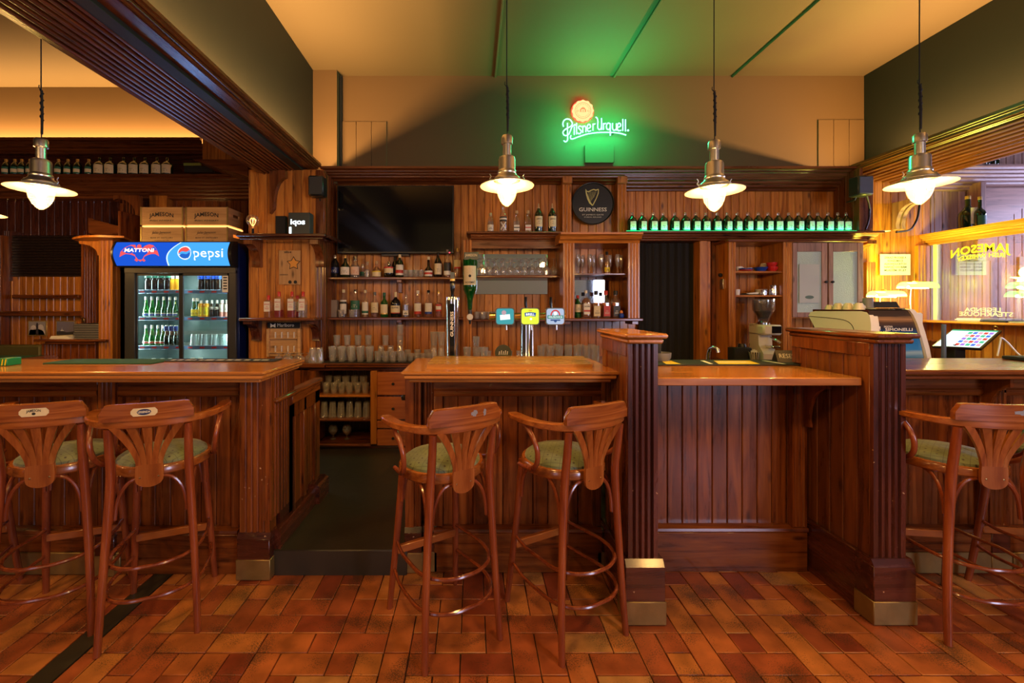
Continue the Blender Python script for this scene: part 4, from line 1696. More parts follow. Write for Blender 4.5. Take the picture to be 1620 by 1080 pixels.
for k in (455, 478, 640, 664):
    ribbon(m, [(k, 405), (k, 375)], 6, ff)
m.build('seal_print', emis('seal_print', (.75, .10, .02), .9), t, smooth=False)
red_tube = MB()
red_tube.tube([(lambda p: (p[0], NY + .012, p[2]))(fn(560 + 182 * math.cos(i * PI / 16), 385 + 182 * math.sin(i * PI / 16))) for i in range(32)], .006, 8, closed=True)
red_tube.build('red_tube', emis('neon_red', (1, .02, .01), 10), t)
m = MB()
for a, b in ((300, 700), (700, 740), (1100, 740), (560, 385)):
    p = fn(a, b)
    m.box(p[0] - .004, p[0] + .004, NY, YB, p[2] - .004, p[2] + .004)
m.build('stand_off', M['matt'], t)
m = MB().box(fn(610, 0)[0], fn(1110, 0)[0], YB - .030, YB, fn(0, 1250)[2], fn(0, 950)[2], .003)
m.build('transformer_box', M['wallp'], t)
GREEN = (0.01, 1.0, 0.30)
for a in (400, 780, 1160):
    p = fn(a, 700)
    light('neon_light', 'POINT', (p[0], NY - .22, p[2] + .0), 16, GREEN, radius=.10)
p = fn(560, 260)
light('neon_light', 'POINT', (p[0], NY - .04, p[2] + .03), 1.2, (1, .04, .01), radius=.04)

# speakers
for px, Yk, a, b, c, d_, lb_ in ((0, 4.22, 487, 511, 277, 309, 'small black loudspeaker on the plank column left of the television'),
                                (1, 4.20, 1358, 1383, 277, 308, 'small dark loudspeaker on the post right of the green-lit bottles')):
    t = thing('loudspeaker', lb_, 'loudspeaker', (X((a + b) / 2, Yk), Yk, Z(d_, Yk)))
    m = MB().box(X(a, Yk), X(b, Yk), Yk, Yk + .12, Z(d_, Yk), Z(c, Yk), .012)
    m.build('housing', M['black'], t)
    MB().box(X(a, Yk) + .01, X(b, Yk) - .01, Yk - .004, Yk + .006, Z(d_, Yk) + .012, Z(c, Yk) - .012, .003).build('grille', plain('speaker_grille', (.03, .035, .038), .55, bump=.6, bscale=500), t)
    m = MB().tube([(X((a + b) / 2, Yk), Yk + .10, Z(d_, Yk) + .03), (X((a + b) / 2, Yk), Yk + .13, Z(d_, Yk) - .02), (X((a + b) / 2, Yk), Yk + .22, Z(d_, Yk) - .02)], .008, 8)
    m.build('mount', M['black'], t)

# ------------------------------------------------------------------ bottles
def bottle(name, label, R, h, body, cap, lab=None, liquid=None, sh=.62, neck=.014, cap_h=.03, cap_r=None, sq=0, lz=(.15, .5), level=.55,
           text=None, band=None, group=None, cat='bottle', shape='round', tcol='ink', base=0.0, ang=1.15):
    """a bottle at the origin: glass body, cap, label (> lettering), liquid"""
    t = thing(name, label, cat, (0, 0, 0), group)
    zs = h * sh
    hc = h - cap_h
    if shape == 'squat':
        prof = [(0, 0), (R * .9, 0), (R, .008), (R, zs * .72), (R * .93, zs * .9), (R * .6, zs * 1.08), (neck * 1.3, zs * 1.22), (neck, zs * 1.3), (neck, hc)]
    elif shape == 'tall':
        prof = [(0, 0), (R * .94, 0), (R, .006), (R, zs), (R * .94, zs + .012), (R * .68, zs + .035), (neck * 1.25, zs + .055), (neck, zs + .08), (neck * .95, hc)]
    elif shape == 'long':      # sloping soda or wine shape
        prof = [(0, 0), (R * .92, 0), (R, .006), (R, zs * .7), (R * .93, zs * .85), (R * .66, zs * 1.1), (neck * 1.35, zs * 1.35), (neck, hc)]
    else:
        prof = [(0, 0), (R * .93, 0), (R, .007), (R, zs * .9), (R * .96, zs), (R * .78, zs + .02), (neck * 1.5, zs + .036), (neck, zs + .05), (neck, hc)]
    prof = [(r, min(z, hc)) for r, z in prof]
    n = 20 if not sq else 24
    MB().lathe(prof + [(0, hc)], (0, 0, 0), n, sq, R * .5).build('glass_body', body, t, local=True)
    if liquid:
        lp = [(r * .93, max(z, .006)) for r, z in prof if z <= h * level]
        if lp and lp[-1][1] < h * level:
            lp.append((lp[-1][0] if h * level <= zs * 1.02 else neck * 1.2, h * level))
        MB().lathe(lp + [(0, lp[-1][1])], (0, 0, 0), n, sq, R * .5).build('liquid', liquid, t, local=True)
    cr_ = cap_r or neck + .002
    MB().lathe([(0, hc - .004), (cr_, hc - .004), (cr_, h - .003), (cr_ - .002, h), (0, h)], (0, 0, 0), 14).build('cap', cap, t, local=True)
    if lab:
        z0, z1 = h * lz[0], h * lz[1]
        m = MB()
        if sq:
            k = R * 2 ** (-1 / sq) * 1.0
            w_ = R * .80
            m.add([(-w_, -R * 1.012, z0), (w_, -R * 1.012, z0), (w_, -R * 1.012, z1), (-w_, -R * 1.012, z1)], [(0, 1, 2, 3)])
            surf = lambda a, b, e=0: (a, -R * 1.012 - .0012, b)
        else:
            RR = R * 1.012 + .0004
            m.lathe([(RR, z0), (RR, z1)], (0, 0, 0), 14, a0=-PI / 2 - ang, a1=-PI / 2 + ang)
            surf = lambda a, b, e=0: ((RR + .0012) * math.sin(a / RR), -(RR + .0012) * math.cos(a / RR), b)
        lo = m.build('label', lab, t, local=True)
        if True:
            m = MB()
            zc = (z0 + z1) / 2
            if text:
                text_mesh(m, text, R * .42, lambda a, b, e: surf(a, zc + (z1 - z0) * .22 + b), width=R * 1.35, bold=.015)
            m2 = m
            if band is None:
                for q in (.0, -.14, -.24):
                    hw = R * (.55 if q else .3)
                    b0 = zc + (z1 - z0) * q
                    m.add([surf(-hw, b0 - .0016), surf(0, b0 - .0016), surf(hw, b0 - .0016), surf(hw, b0 + .0016), surf(0, b0 + .0016), surf(-hw, b0 + .0016)], [(0, 1, 4, 5), (1, 2, 3, 4)])
            if m.v:
                lt = m.build('lettering', M[tcol], t, local=True, smooth=False)
                lt.parent = lo
            if band:
                m = MB()
                bm_, f0, f1_ = band
                b0, b1 = z0 + (z1 - z0) * f0, z0 + (z1 - z0) * f1_
                k_ = 8
                hw = (R * .8) if sq else (RR * ang)
                vs = []
                for i in range(k_ + 1):
                    a = -hw + 2 * hw * i / k_
                    vs += [surf(a, b0), surf(a, b1)]
                m.add(vs, [(2 * i, 2 * i + 2, 2 * i + 3, 2 * i + 1) for i in range(k_)])
                bo = m.build('label_band', M[bm_], t, local=True)
                bo.parent = lo
    return t


def put(t, px, Y, z, rz=0.0):
    t.location = (X(px, Y), Y, z + .0005)
    t.rotation_euler = (0, 0, rz)
    POS[t.name] = Vector(t.location)
    return t


g = M
YB1 = 4.56
# upper shelf under the television
put(bottle('rum_bottle', 'dark blue-black spirit bottle at the left end of the upper shelf', .046, .245, g['g_black'], g['alu'], g['navy'], sh=.58, lz=(.2, .45), tcol='paper', shape='tall'), 530, YB1, SH1)
put(bottle('rum_bottle', 'squat dark green bottle with pale grey label, upper shelf second from left', .053, .245, g['g_dkgreen'], g['gold'], g['label_white'], sh=.55, lz=(.12, .46), shape='squat'), 546.5, YB1, SH1)
put(bottle('spirit_bottle', 'clear squat bottle with large peach label on the upper shelf', .050, .232, g['g_clear'], g['chrome'], plain('peach', (.72, .50, .38), .6), g['water'], sh=.55, lz=(.12, .50), tcol='red', cap_r=.022, cap_h=.045), 562, YB1, SH1)
put(bottle('spirit_bottle', 'small clear bottle with green label standing half behind another', .026, .150, g['g_clear'], g['alu'], g['label_green'], sh=.6, lz=(.15, .45)), 574, YB1 + .05, SH1)
put(bottle('spirit_bottle', 'small clear faceted bottle with glass stopper on the upper shelf', .032, .172, g['g_clear'], g['g_rim'], None, g['water'], sh=.5, sq=5, cap_r=.018), 581, YB1 - .01, SH1)
put(bottle('liqueur_bottle', 'squat amber bottle with cork stopper and orange ribbon', .050, .182, g['g_clear'], g['cork'], g['label_cream'], g['amber'], sh=.52, shape='squat', lz=(.06, .38), level=.66, cap_r=.017, band=('yellow', -.9 * 0 + .82, 1.0)), 596, YB1, SH1)
put(bottle('liqueur_bottle', 'squat dark bottle with cream oval label and red seal', .052, .175, g['g_brown'], g['chrome'], g['label_cream'], sh=.56, shape='squat', lz=(.28, .62), band=('red', .85, 1.1)), 615.5, YB1, SH1)
put(bottle('rum_bottle', 'slim dark bottle standing behind the red-sealed squat bottle', .038, .238, g['g_brown'], g['black'], g['label_black'], sh=.6), 625, YB1 + .08, SH1)
put(bottle('whisky_bottle', 'dark bottle with tall white label in the middle of the upper shelf', .044, .250, g['g_dkgreen'], g['label_cream'], g['label_white'], sh=.6, lz=(.1, .55), band=('label_red', .2, .5)), 632.5, YB1, SH1)
put(bottle('liqueur_bottle', 'round-shouldered dark bottle with red ribbon and white-red label', .046, .228, g['g_brown'], g['label_cream'], g['label_white'], sh=.42, shape='squat', lz=(.06, .32), band=('label_red', .35, .7), cap_r=.016), 678, YB1, SH1)
put(bottle('rum_bottle', 'dark bottle with tall cream label right of the red-ribboned one', .041, .275, g['g_brown'], g['black'], g['label_cream'], sh=.58, lz=(.12, .55), shape='tall'), 693, YB1, SH1)
put(bottle('whisky_bottle', 'tall clear bottle with black upper and white lower label', .041, .305, g['g_clear'], g['g_rim'], g['label_black'], g['whisky'], sh=.55, lz=(.1, .52), band=('label_white', .0, .32), cap_r=.018), 708, YB1, SH1)
put(bottle('whisky_bottle', 'tall pale amber bottle with cork at the right end of the upper shelf', .040, .318, g['g_clear'], g['gold'], g['label_cream'], g['amber'], sh=.52, lz=(.3, .6), band=('label_red', .0, .2), level=.6, cap_r=.017), 724, YB1, SH1)
# lower shelf
t = MB().box(X(523, YB1), X(534, YB1), YB1 - .03, YB1 + .05, SH2 + .001, SH2 + .186, .002)
solo('gift_box', t, plain('grey_carton', (.28, .22, .17), .7), 'narrow grey-brown carton at the left end of the lower shelf', 'box')
put(bottle('gin_bottle', 'clear bottle with white label and dark top band, lower shelf first bottle', .038, .300, g['g_clear'], g['label_cream'], g['label_white'], g['water'], sh=.60, lz=(.12, .62), band=('label_black', .72, .88), cap_r=.018, shape='tall'), 543.5, YB1 + .02, SH2)
put(bottle('gin_bottle', 'wide clear bottle with dark green label and silver cap', .053, .300, g['g_clear'], g['chrome'], g['label_green'], g['water'], sh=.58, lz=(.28, .60), tcol='paper', cap_r=.018), 562.5, YB1 + .03, SH2)
put(bottle('whisky_bottle', 'slim bottle with white-green label right of the wide green-labelled one', .036, .295, g['g_clear'], g['label_cream'], g['label_white'], g['amber'], sh=.58, lz=(.1, .55), band=('label_green', .1, .3), shape='tall', level=.3), 578, YB1, SH2)
put(bottle('whisky_bottle', 'amber whisky bottle with cream label and grey cap, lower shelf', .042, .272, g['g_clear'], g['grey'], g['label_cream'], g['whisky'], sh=.58, lz=(.18, .58)), 593, YB1, SH2)
put(bottle('whisky_bottle', 'green glass whisky bottle with cream label', .042, .266, g['g_green'], g['label_green'], g['label_cream'], sh=.56, lz=(.12, .52), band=('gold', .0, .12)), 608, YB1, SH2)
put(bottle('whisky_bottle', 'broad black bottle with pointed cream label and cream cap', .053, .272, g['g_black'], g['label_cream'], g['label_cream'], sh=.60, lz=(.17, .46), text='BALLANTINES', cap_h=.05, cap_r=.016, band=('label_red', -.06, .05)), 626, YB1, SH2)
put(bottle('gin_bottle', 'small square clear bottle with low white label', .036, .240, g['g_clear'], g['g_rim'], g['label_white'], g['water'], sh=.62, sq=6, lz=(.1, .30), cap_r=.018), 642.5, YB1, SH2)
put(bottle('whisky_bottle', 'amber whisky bottle with white label over a red hem', .039, .288, g['g_clear'], g['label_white'], g['label_white'], g['whisky'], sh=.56, lz=(.12, .52), band=('label_red', .0, .25), cap_r=.017), 661, YB1, SH2)
put(bottle('whisky_bottle', 'amber whisky bottle with white label over a pale blue hem', .041, .292, g['g_clear'], g['g_black'], g['label_white'], g['whisky'], sh=.56, lz=(.12, .52), band=('blue', .0, .2), cap_r=.017), 678, YB1, SH2)
put(bottle('whisky_bottle', 'rounded amber bottle with round badge label, last on the lower shelf', .038, .288, g['g_clear'], g['gold'], g['label_red'], g['whisky'], sh=.52, lz=(.22, .48), band=('label_white', .25, .75), cap_r=.016, ang=.8), 694, YB1, SH2)
t = MB().box(X(620, 4.52), X(696, 4.52), 4.46, 4.54, SH2 + .0003, SH2 + .006, .002)
# gins on the column shelf
for px, h_, liq, lb_, tc_ in ((425, .225, 'amber', 'leftmost square gin bottle with red cap, orange spirit', 'red'),
                              (441.5, .262, 'pinkgin', 'square gin bottle with red cap and deep pink spirit, left of the two', 'red'),
                              (462, .262, 'pinkgin', 'square gin bottle with red cap and pink spirit, right of the two', 'red'),
                              (479.5, .262, 'water', 'rightmost square gin bottle with red cap and clear spirit', 'red')):
    put(bottle('gin_bottle', lb_, .037, h_, g['g_clear'], g['red'], g['label_white'], g[liq], sh=.66, sq=6, lz=(.28, .72), level=.30 if liq != 'water' else .5, text='BEEFEATER', tcol='red', cap_r=.0155, cap_h=.045), px, 4.22, ZG)
put(bottle('gin_bottle', 'red-capped gin bottle with pink spirit standing behind the others', .035, .225, g['g_clear'], g['red'], g['label_white'], g['pinkgin'], sh=.66, sq=6, lz=(.28, .72), level=.5, cap_r=.0155), 470.5, 4.31, ZG)
# top shelf over the mirror
YT = 4.50
put(bottle('vodka_bottle', 'small clear bottle at the left of the top shelf', .034, .215, g['g_clear'], g['alu'], g['label_white'], g['water'], sh=.62, lz=(.1, .4)), 776, YT, ZS - .004)
t = put(bottle('vodka_bottle', 'frosted clear bottle with a big white X', .041, .285, g['g_clear'], g['g_rim'], g['label_black'], g['water'], sh=.66, lz=(.42, .60), cap_r=.018, band=('label_white', .35, .7)), 796, YT, ZS - .004)
m = MB()
fx = lambda a, b, e=0: (.0425 * math.sin(a / .0425), -.0425 * math.cos(a / .0425), b)
ribbon(m, [(-.03, .03), (-.01, .06), (.01, .085), (.03, .115)], .013, fx)
ribbon(m, [(-.03, .115), (-.01, .085), (.01, .06), (.03, .03)], .013, fx)
m.build('cross_print', g['label_white'], t, local=True, smooth=False)
put(bottle('tequila_bottle', 'square clear bottle with cork and blue neck band', .037, .240, g['g_clear'], g['cork'], g['label_white'], g['water'], sh=.52, sq=5, lz=(.1, .34), cap_r=.019, band=('label_black', .42, .6)), 817, YT, ZS - .004)
put(bottle('tequila_bottle', 'square clear bottle with cork and red neck band', .037, .240, g['g_clear'], g['cork'], g['label_white'], g['amber'], sh=.52, sq=5, lz=(.1, .34), cap_r=.019, level=.4, band=('label_red', .42, .6)), 835, YT, ZS - .004)
for px, lb_ in ((852, 'dark green whiskey bottle with cream label and pourer, left of a pair'), (873.5, 'dark green whiskey bottle with cream label and pourer, beside the harp sign')):
    t = put(bottle('whiskey_bottle', lb_, .043, .318, g['g_dkgreen'], g['alu'], g['label_cream'], sh=.60, lz=(.20, .55), text='JAMESON', cap_h=.05, cap_r=.006, shape='tall'), px, YT, ZS - .004)
    MB().lathe([(.0145, .235), (.0150, .26), (.0145, .27)], (0, 0, 0), 12).build('neck_foil', g['label_cream'], t, local=True)

# row of green-lit bottles on the long shelf
pro, stt = bottle('rum_bottle', 'x', .050, .208, g['g_dkgreen'], g['g_rim'], g['label_white'], sh=.60, lz=(.10, .52), cap_r=.013, cap_h=.030, group='green-lit rum bottles on the long shelf', ang=.62), []
pxs = [1000, 1015.5, 1033, 1049.5, 1067.5, 1084, 1101, 1117, 1134, 1150, 1166, 1183, 1199, 1215, 1231, 1247, 1262.5, 1279, 1294.5, 1309.5, 1324.5, 1339]
rr = random.Random(9)
for i, px in enumerate(pxs):
    place(pro, stt, (X(px, 4.475), 4.475 + rr.uniform(-.006, .006), ZS + .0005), 'dark green-lit bottle on the long shelf, %s from the left' % ORD[i], None, rr.uniform(-.25, .25))
m = MB().box(X(990, 4.42), 4.02, 4.398, 4.406, ZS + .0005, ZS + .006, .001)
solo('light_strip', m, emis('green_led', (.03, 1, .3), 1.2), 'thin green light strip along the front of the long shelf', 'light strip')
light('green_strip_light', 'AREA', (X(1171, 4.4), 4.395, ZS + .010), 3.0, (0.02, 1.0, 0.34), (math.radians(122), 0, 0), X(1352, 4.4) - X(990, 4.4), .02)

# cabinet with bourbon
YK = 4.40
put(bottle('whiskey_bottle', 'green glass bottle half hidden at the left in the wall cabinet', .037, .235, g['g_green'], g['label_red'], g['label_cream'], sh=.6, lz=(.25, .6)), 914, YK + .04, zb)
put(bottle('bourbon_bottle', 'amber bourbon bottle with white label and red seal in the wall cabinet', .041, .288, g['g_clear'], g['label_white'], g['label_white'], g['whisky'], sh=.60, sq=8, lz=(.12, .52), level=.72, text='JIM BEAM', band=('label_red', .25, .40)), 927, YK, zb)
for px, lab_, liq, lb_, tc_ in ((943, 'label_cream', 'amber', 'square honey-coloured bourbon bottle with cream label', 'ink'), (958.5, 'label_red', 'whisky', 'square bourbon bottle with red label', 'paper'),
                                (974, 'label_black', 'whisky', 'square bourbon bottle with black label at the right in the cabinet', 'paper')):
    put(bottle('bourbon_bottle', lb_, .042, .282, g['g_clear'], g['label_black'] if lab_ != 'label_red' else g['label_red'], g[lab_], g[liq], sh=.60, sq=7, lz=(.06, .44), level=.56, tcol=tc_, cap_h=.04, cap_r=.021), px, YK, zb)
t = thing('ornament', 'tiny blue and orange round figurine beside the black-labelled bottle', 'ornament', (0, 0, 0))
MB().lathe([(0, 0), (.018, .0), (.026, .014), (.027, .030), (.018, .046), (0, .05)], (0, 0, 0), 16).build('body', g['blue'], t, local=True)
MB().lathe([(0, .045), (.013, .048), (.017, .060), (.012, .074), (0, .079)], (0, 0, 0), 16).build('head', plain('orange', (.75, .25, .05), .4), t, local=True)
put(t, 983, YK - .06, zb)

# ------------------------------------------------------------------ glasses
def glass_proto(name, label, prof, group, handle=None, cat='glass', n=16):
    t = thing(name, label, cat, (0, 0, 0), group)
    MB().lathe(prof, (0, 0, 0), n).build('bowl', M['g_rim'], t, local=True)
    if handle:
        m = MB().tube(handle, .006, 6, smooth=3)
        m.build('handle', M['g_rim'], t, local=True)
    return t


def tumbler(r0, r1, h, t_=.003):
    return [(0, 0), (r0 * .95, 0), (r0, .004), (r1, h - .001), (r1 - t_ / 2, h), (r1 - t_, h - .002), (r0 - t_, .014), (0, .012)]


def upside(prof, h):
    return [(r, h - z) for r, z in prof]


YG = 4.22
ZC = .99
# back counter and under cabinet
t = thing('back_counter', 'long wooden back counter under the bottle shelves', 'counter', (-.5, 4.3, ZC))
bx0, bx1 = X(437, 4.10), X(1009, 4.12)
m = MB().box(bx0 + .47, bx1, 4.09, YP, ZC - .02, ZC, .005)
m.box(bx0 + .48, bx1, 4.10, YP, ZC - .04, ZC - .02, .006)
m.box(bx0, bx0 + .475, 4.09, 4.355, ZC - .04, ZC, .005)
m.build('top', wood('bar', 'x'), t)
MB().box(bx0, bx1, 4.14, 4.16, ZC - .075, ZC - .04, .004).build('apron', wood('dark', 'x'), t)
m = MB().box(X(512, 4.2), X(660, 4.2), 4.13, 4.50, ZC + .0003, ZC + .006, .002)
solo('bar_mat', m, M['rubber'], 'thin black rubber mat under the glasses on the back counter', 'mat')
YU = 4.12
t = thing('shelf_cabinet', 'open low cabinet with three compartments of glasses under the back counter', 'cabinet', (X(545, YU), 4.3, STEP))
ux0, ux1 = X(500, YU), X(594, YU)
z_b, z_t = STEP + .05, ZC - .076
m = MB()
m.box(X(489, YU), X(500, YU), YU, 4.62, z_b, z_t, .004)
m.build('side_panel', wood('bar'), t)
m = MB().box(X(586, YU), X(596, YU), YU - .004, 4.62, z_b, z_t, .004)
m.build('side_panel', wood('back'), t)
MB().box(ux0, ux1, 4.60, 4.62, z_b, z_t).build('back_panel', wood('dark'), t)
us = [Z(625, YU), Z(663, YU), Z(703, YU)]
for zz_ in us:
    MB().box(ux0, X(586, YU), YU, 4.60, zz_ - .02, zz_, .004).build('shelf', wood('bar' if zz_ < .5 else 'back', 'x'), t)
t = thing('drawer_unit', 'low drawer unit with three reddish drawers and a narrow one', 'cabinet', (X(622, YU), 4.3, STEP))
dx0, dx1 = X(596, YU), X(649, YU)
MB().box(dx0, dx1 + .04, YU + .02, 4.62, z_b, z_t).build('carcass', wood('dark'), t)
for (a, b, kn) in ((588, 625, 1), (627.5, 663.5, 1), (665.5, 677, 0), (679, 705, 1)):
    m = MB().box(dx0 + .004, dx1 - .002, YU - .006, YU + .018, Z(b, YU) + .002, Z(a, YU) - .002, .005)
    d_ = m.build('drawer', wood('drawer', 'x'), t)
    if kn:
        kz = Z((a + b) / 2, YU)
        m = MB().lathe([(0, 0), (.007, 0), (.006, .010), (.013, .016), (.014, .022), (.009, .028), (0, .029)], ((dx0 + dx1) / 2, YU - .006, kz), 14, axis='y')
        k_ = m.build('knob', M['matt'], t)
        k_.parent = d_
m = MB()
m.box(X(486, YU), dx1 + .05, YU + .03, YU + .06, STEP, z_b, .003)
solo('toe_board', m, wood('dark', 'x'), 'dark toe board under the low cabinet and drawers', 'board')
m = MB()
planks(m, X(437, YU) + .0, X(489, YU), STEP, ZC - .06, YU + .02)
m.box(X(437, YU), X(489, YU), YU + .03, 4.3, STEP, ZC - .05)
solo('panel', m, wood('bar'), 'plank panel closing the back counter left of the open cabinet', 'panel')
t2 = thing('back_counter', 'right back counter carrying the shelf unit and coffee grinder', 'counter', (3.6, 4.3, ZC))
rx0 = X(1154, 4.3)
MB().box(rx0, 4.84, 4.09, 4.69, ZC - .035, ZC, .005).build('top', wood('bar', 'x'), t2)
MB().box(rx0 + .01, 4.83, 4.12, 4.68, STEP, ZC - .035).build('carcass', wood('bar'), t2)
m = MB().box(dx1 + .06, bx1 - .02, YU + .04, 4.58, STEP, ZC - .08)
solo('cupboard', m, wood('bar'), 'closed cupboard base of the back counter behind the centre bar', 'cupboard')

P_T = tumbler(.029, .036, .105)
P_P = tumbler(.030, .042, .150)
P_S = tumbler(.026, .033, .080)
tum, tum_s = glass_proto('tumbler', 'x', P_T, 'clear glasses on the back counter'), []
pint, pint_s = glass_proto('pint_glass', 'x', P_P, 'clear glasses on the back counter'), []
shot, shot_s = glass_proto('small_glass', 'x', P_S, 'small clear glasses'), []


def row(proto, st_, pxlist, Y, z, text_, jit=.006, flip=False, h=0, group=None):
    for i, px in enumerate(pxlist):
        o = place(proto, st_, (X(px, Y), Y + rr.uniform(-jit, jit), z + .0005 + (h if flip else 0)), text_ % ORD[i], group, rr.uniform(0, 3))
        if flip:
            o.rotation_euler = (PI, 0, rr.uniform(0, 3))


def span(a, b, n):
    return [a + (b - a) * i / max(1, n - 1) for i in range(n)]


ZM = ZC + .006
row(pint, pint_s, span(526, 585, 5), 4.20, ZM, '%s upright pint glass, front row left group on the back counter')
row(tum, tum_s, span(532, 580, 4), 4.20, ZM + .151, '%s glass of upper tier, front row left group', 0) if False else None
row(pint, pint_s, span(530, 586, 5), 4.31, ZM, '%s upturned pint glass, back row of the left group', flip=True, h=.15)
row(tum, tum_s, span(533, 583, 4), 4.31, ZM + .151, '%s tumbler stacked on the upturned pints, left group', jit=.002)
row(tum, tum_s, span(598, 634, 4), 4.19, ZM, '%s tumbler, front row of the stacked middle group')
row(pint, pint_s, span(603, 633, 3), 4.30, ZM, '%s upturned pint, back row of the stacked middle group', flip=True, h=.15)
row(tum, tum_s, span(610, 633, 2), 4.30, ZM + .151, '%s tumbler, second tier of the stacked middle group', jit=.002)
row(tum, tum_s, [633], 4.30, ZM + .257, '%s tumbler crowning the stacked middle group', jit=.001)
row(shot, shot_s, span(640, 679, 5), 4.22, ZM, '%s small glass between the stacked group and the tap column')
row(tum, tum_s, span(645, 676, 3), 4.33, ZM, '%s tumbler in the second row left of the tap column')
row(pint, pint_s, [686, 698], 4.24, ZC, '%s upturned pint directly left of the tap column', flip=True, h=.15)
row(pint, pint_s, [686.5, 698.5], 4.24, ZC + .151, '%s pint standing on the upturned ones left of the tap column', jit=.002)
row(pint, pint_s, [739, 754, 766], 4.20, ZC, '%s pint glass between the tap column and the round plaque')
row(tum, tum_s, [753.5], 4.20, ZC + .151, '%s tumbler stacked on a pint right of the tap column', jit=.001)
row(tum, tum_s, span(772, 822, 4), 4.28, ZC, '%s tumbler behind the round dark plaque')
row(tum, tum_s, span(497, 506, 2), 4.14, ZC, '%s tumbler left of the television section on the back counter') if False else None
row(pint, pint_s, [494.5, 505.5], 4.15, ZC, '%s upturned pint at the foot of the plank column', flip=True, h=.15)
# mugs on the right of the taps
mugp = tumbler(.036, .041, .165, .005)
mug, mug_s = glass_proto('beer_mug', 'x', mugp, 'beer mugs right of the taps', handle=[(.038, 0, .135), (.066, 0, .13), (.072, 0, .085), (.060, 0, .045), (.037, 0, .035)]), []
for i, px in enumerate(span(856, 942, 7)):
    place(mug, mug_s, (X(px, 4.20), 4.20, ZC + .0005), '%s beer mug from the left in the front row right of the taps' % ORD[i], None, rr.uniform(.9, 1.6))
for i, px in enumerate(span(862, 936, 5)):
    place(mug, mug_s, (X(px, 4.36), 4.36, ZC + .0005), '%s beer mug in the back row right of the taps' % ORD[i], None, rr.uniform(.9, 1.6))
# upturned brandy glasses at the left end
bp_ = [(.024, 0), (.034, .03), (.034, .05), (.022, .068), (.006, .074), (.004, .084), (.026, .092), (.028, .095), (0, .096)]
br, br_s = glass_proto('stemmed_glass', 'x', bp_, 'small upturned stemmed glasses'), []
for i, px in enumerate(span(441, 485, 6)):
    place(br, br_s, (X(px, 4.14), 4.14 + (i % 2) * .05, ZC + .0005), 'small upturned stemmed glass at the left end of the back counter, %s' % ORD[i])
# glasses in the low cabinet
row(tum, tum_s, span(516, 578, 6), 4.22, us[0], '%s tumbler, front row in the top compartment of the low cabinet')
row(pint, pint_s, span(520, 575, 5), 4.36, us[0], '%s pint, back row in the top compartment of the low cabinet')
row(pint, pint_s, span(513, 580, 6), 4.22, us[1], '%s upturned pint in the middle compartment of the low cabinet', flip=True, h=.15)
balp = [(0, 0), (.030, 0), (.028, .003), (.004, .008), (.004, .035), (.030, .055), (.046, .085), (.046, .110), (.034, .135), (.032, .135), (.044, .108), (.044, .087), (.028, .058), (0, .04)]
bal, bal_s = glass_proto('balloon_glass', 'x', balp, 'balloon glasses in the low cabinet'), []
for i, (px, nm) in enumerate(((527, 'left'), (549, 'right'))):
    place(bal, bal_s, (X(px, 4.3), 4.3, us[2] + .0005), 'round balloon glass on the cabinet floor, the %s one of two' % nm)
# tumblers on the upper shelves
row(shot, shot_s, [642, 650, 658, 666], 4.53, SH1, '%s small glass on the upper bottle shelf')
row(shot, shot_s, [540, 557], 4.49, SH2, '%s squat glass in front of the clear gin bottles')
row(shot, shot_s, span(754, 795, 5), 4.53, zz3, '%s tumbler on the lower shelf behind the beer taps')
row(shot, shot_s, span(757, 790, 4), 4.62, zz3, '%s tumbler of the back row behind the beer taps')
row(shot, shot_s, [848, 868, 880], 4.53, zz3, '%s small glass right of the yellow tap badge on the lower shelf')
# upturned wine glasses on the mirror shelf
wp = [(.030, 0), (.036, .03), (.037, .055), (.030, .082), (.012, .100), (.004, .108), (.0035, .165), (.008, .172), (.032, .176), (.033, .179), (0, .180)]
wg, wg_s = glass_proto('wine_glass', 'x', wp, 'upturned wine glasses on the mirror shelf'), []
zw = Z(435, YS)
for i, px in enumerate(span(762, 876, 11)):
    place(wg, wg_s, (X(px, 4.49), 4.49, zw + .0005), 'upturned wine glass, %s from the left in the front row before the mirror' % ORD[i])
for i, px in enumerate(span(768, 880, 9)):
    place(wg, wg_s, (X(px, 4.60), 4.60, zw + .0005), 'upturned wine glass, %s from the left in the row behind' % ORD[i])
# flutes in the wall cabinet
fp = [(0, 0), (.028, 0), (.026, .004), (.004, .010), (.0035, .060), (.014, .080), (.024, .13), (.026, .17), (.022, .205), (.020, .205), (.024, .17), (.022, .13), (.012, .084), (0, .07)]
fl, fl_s = glass_proto('champagne_flute', 'x', fp, 'flutes in the wall cabinet'), []
for i, px in enumerate((915, 924, 933, 942, 951, 968, 977, 986)):
    place(fl, fl_s, (X(px, 4.42), 4.42 + (i % 2) * .07, zm + .0005), 'champagne flute in the wall cabinet, %s from the left' % ORD[i])
put(bottle('liqueur_bottle', 'yellow-labelled amber bottle among the flutes in the wall cabinet', .030, .235, g['g_clear'], g['black'], g['yellow'], g['amber'], sh=.6, lz=(.1, .3)), 960, 4.44, zm)

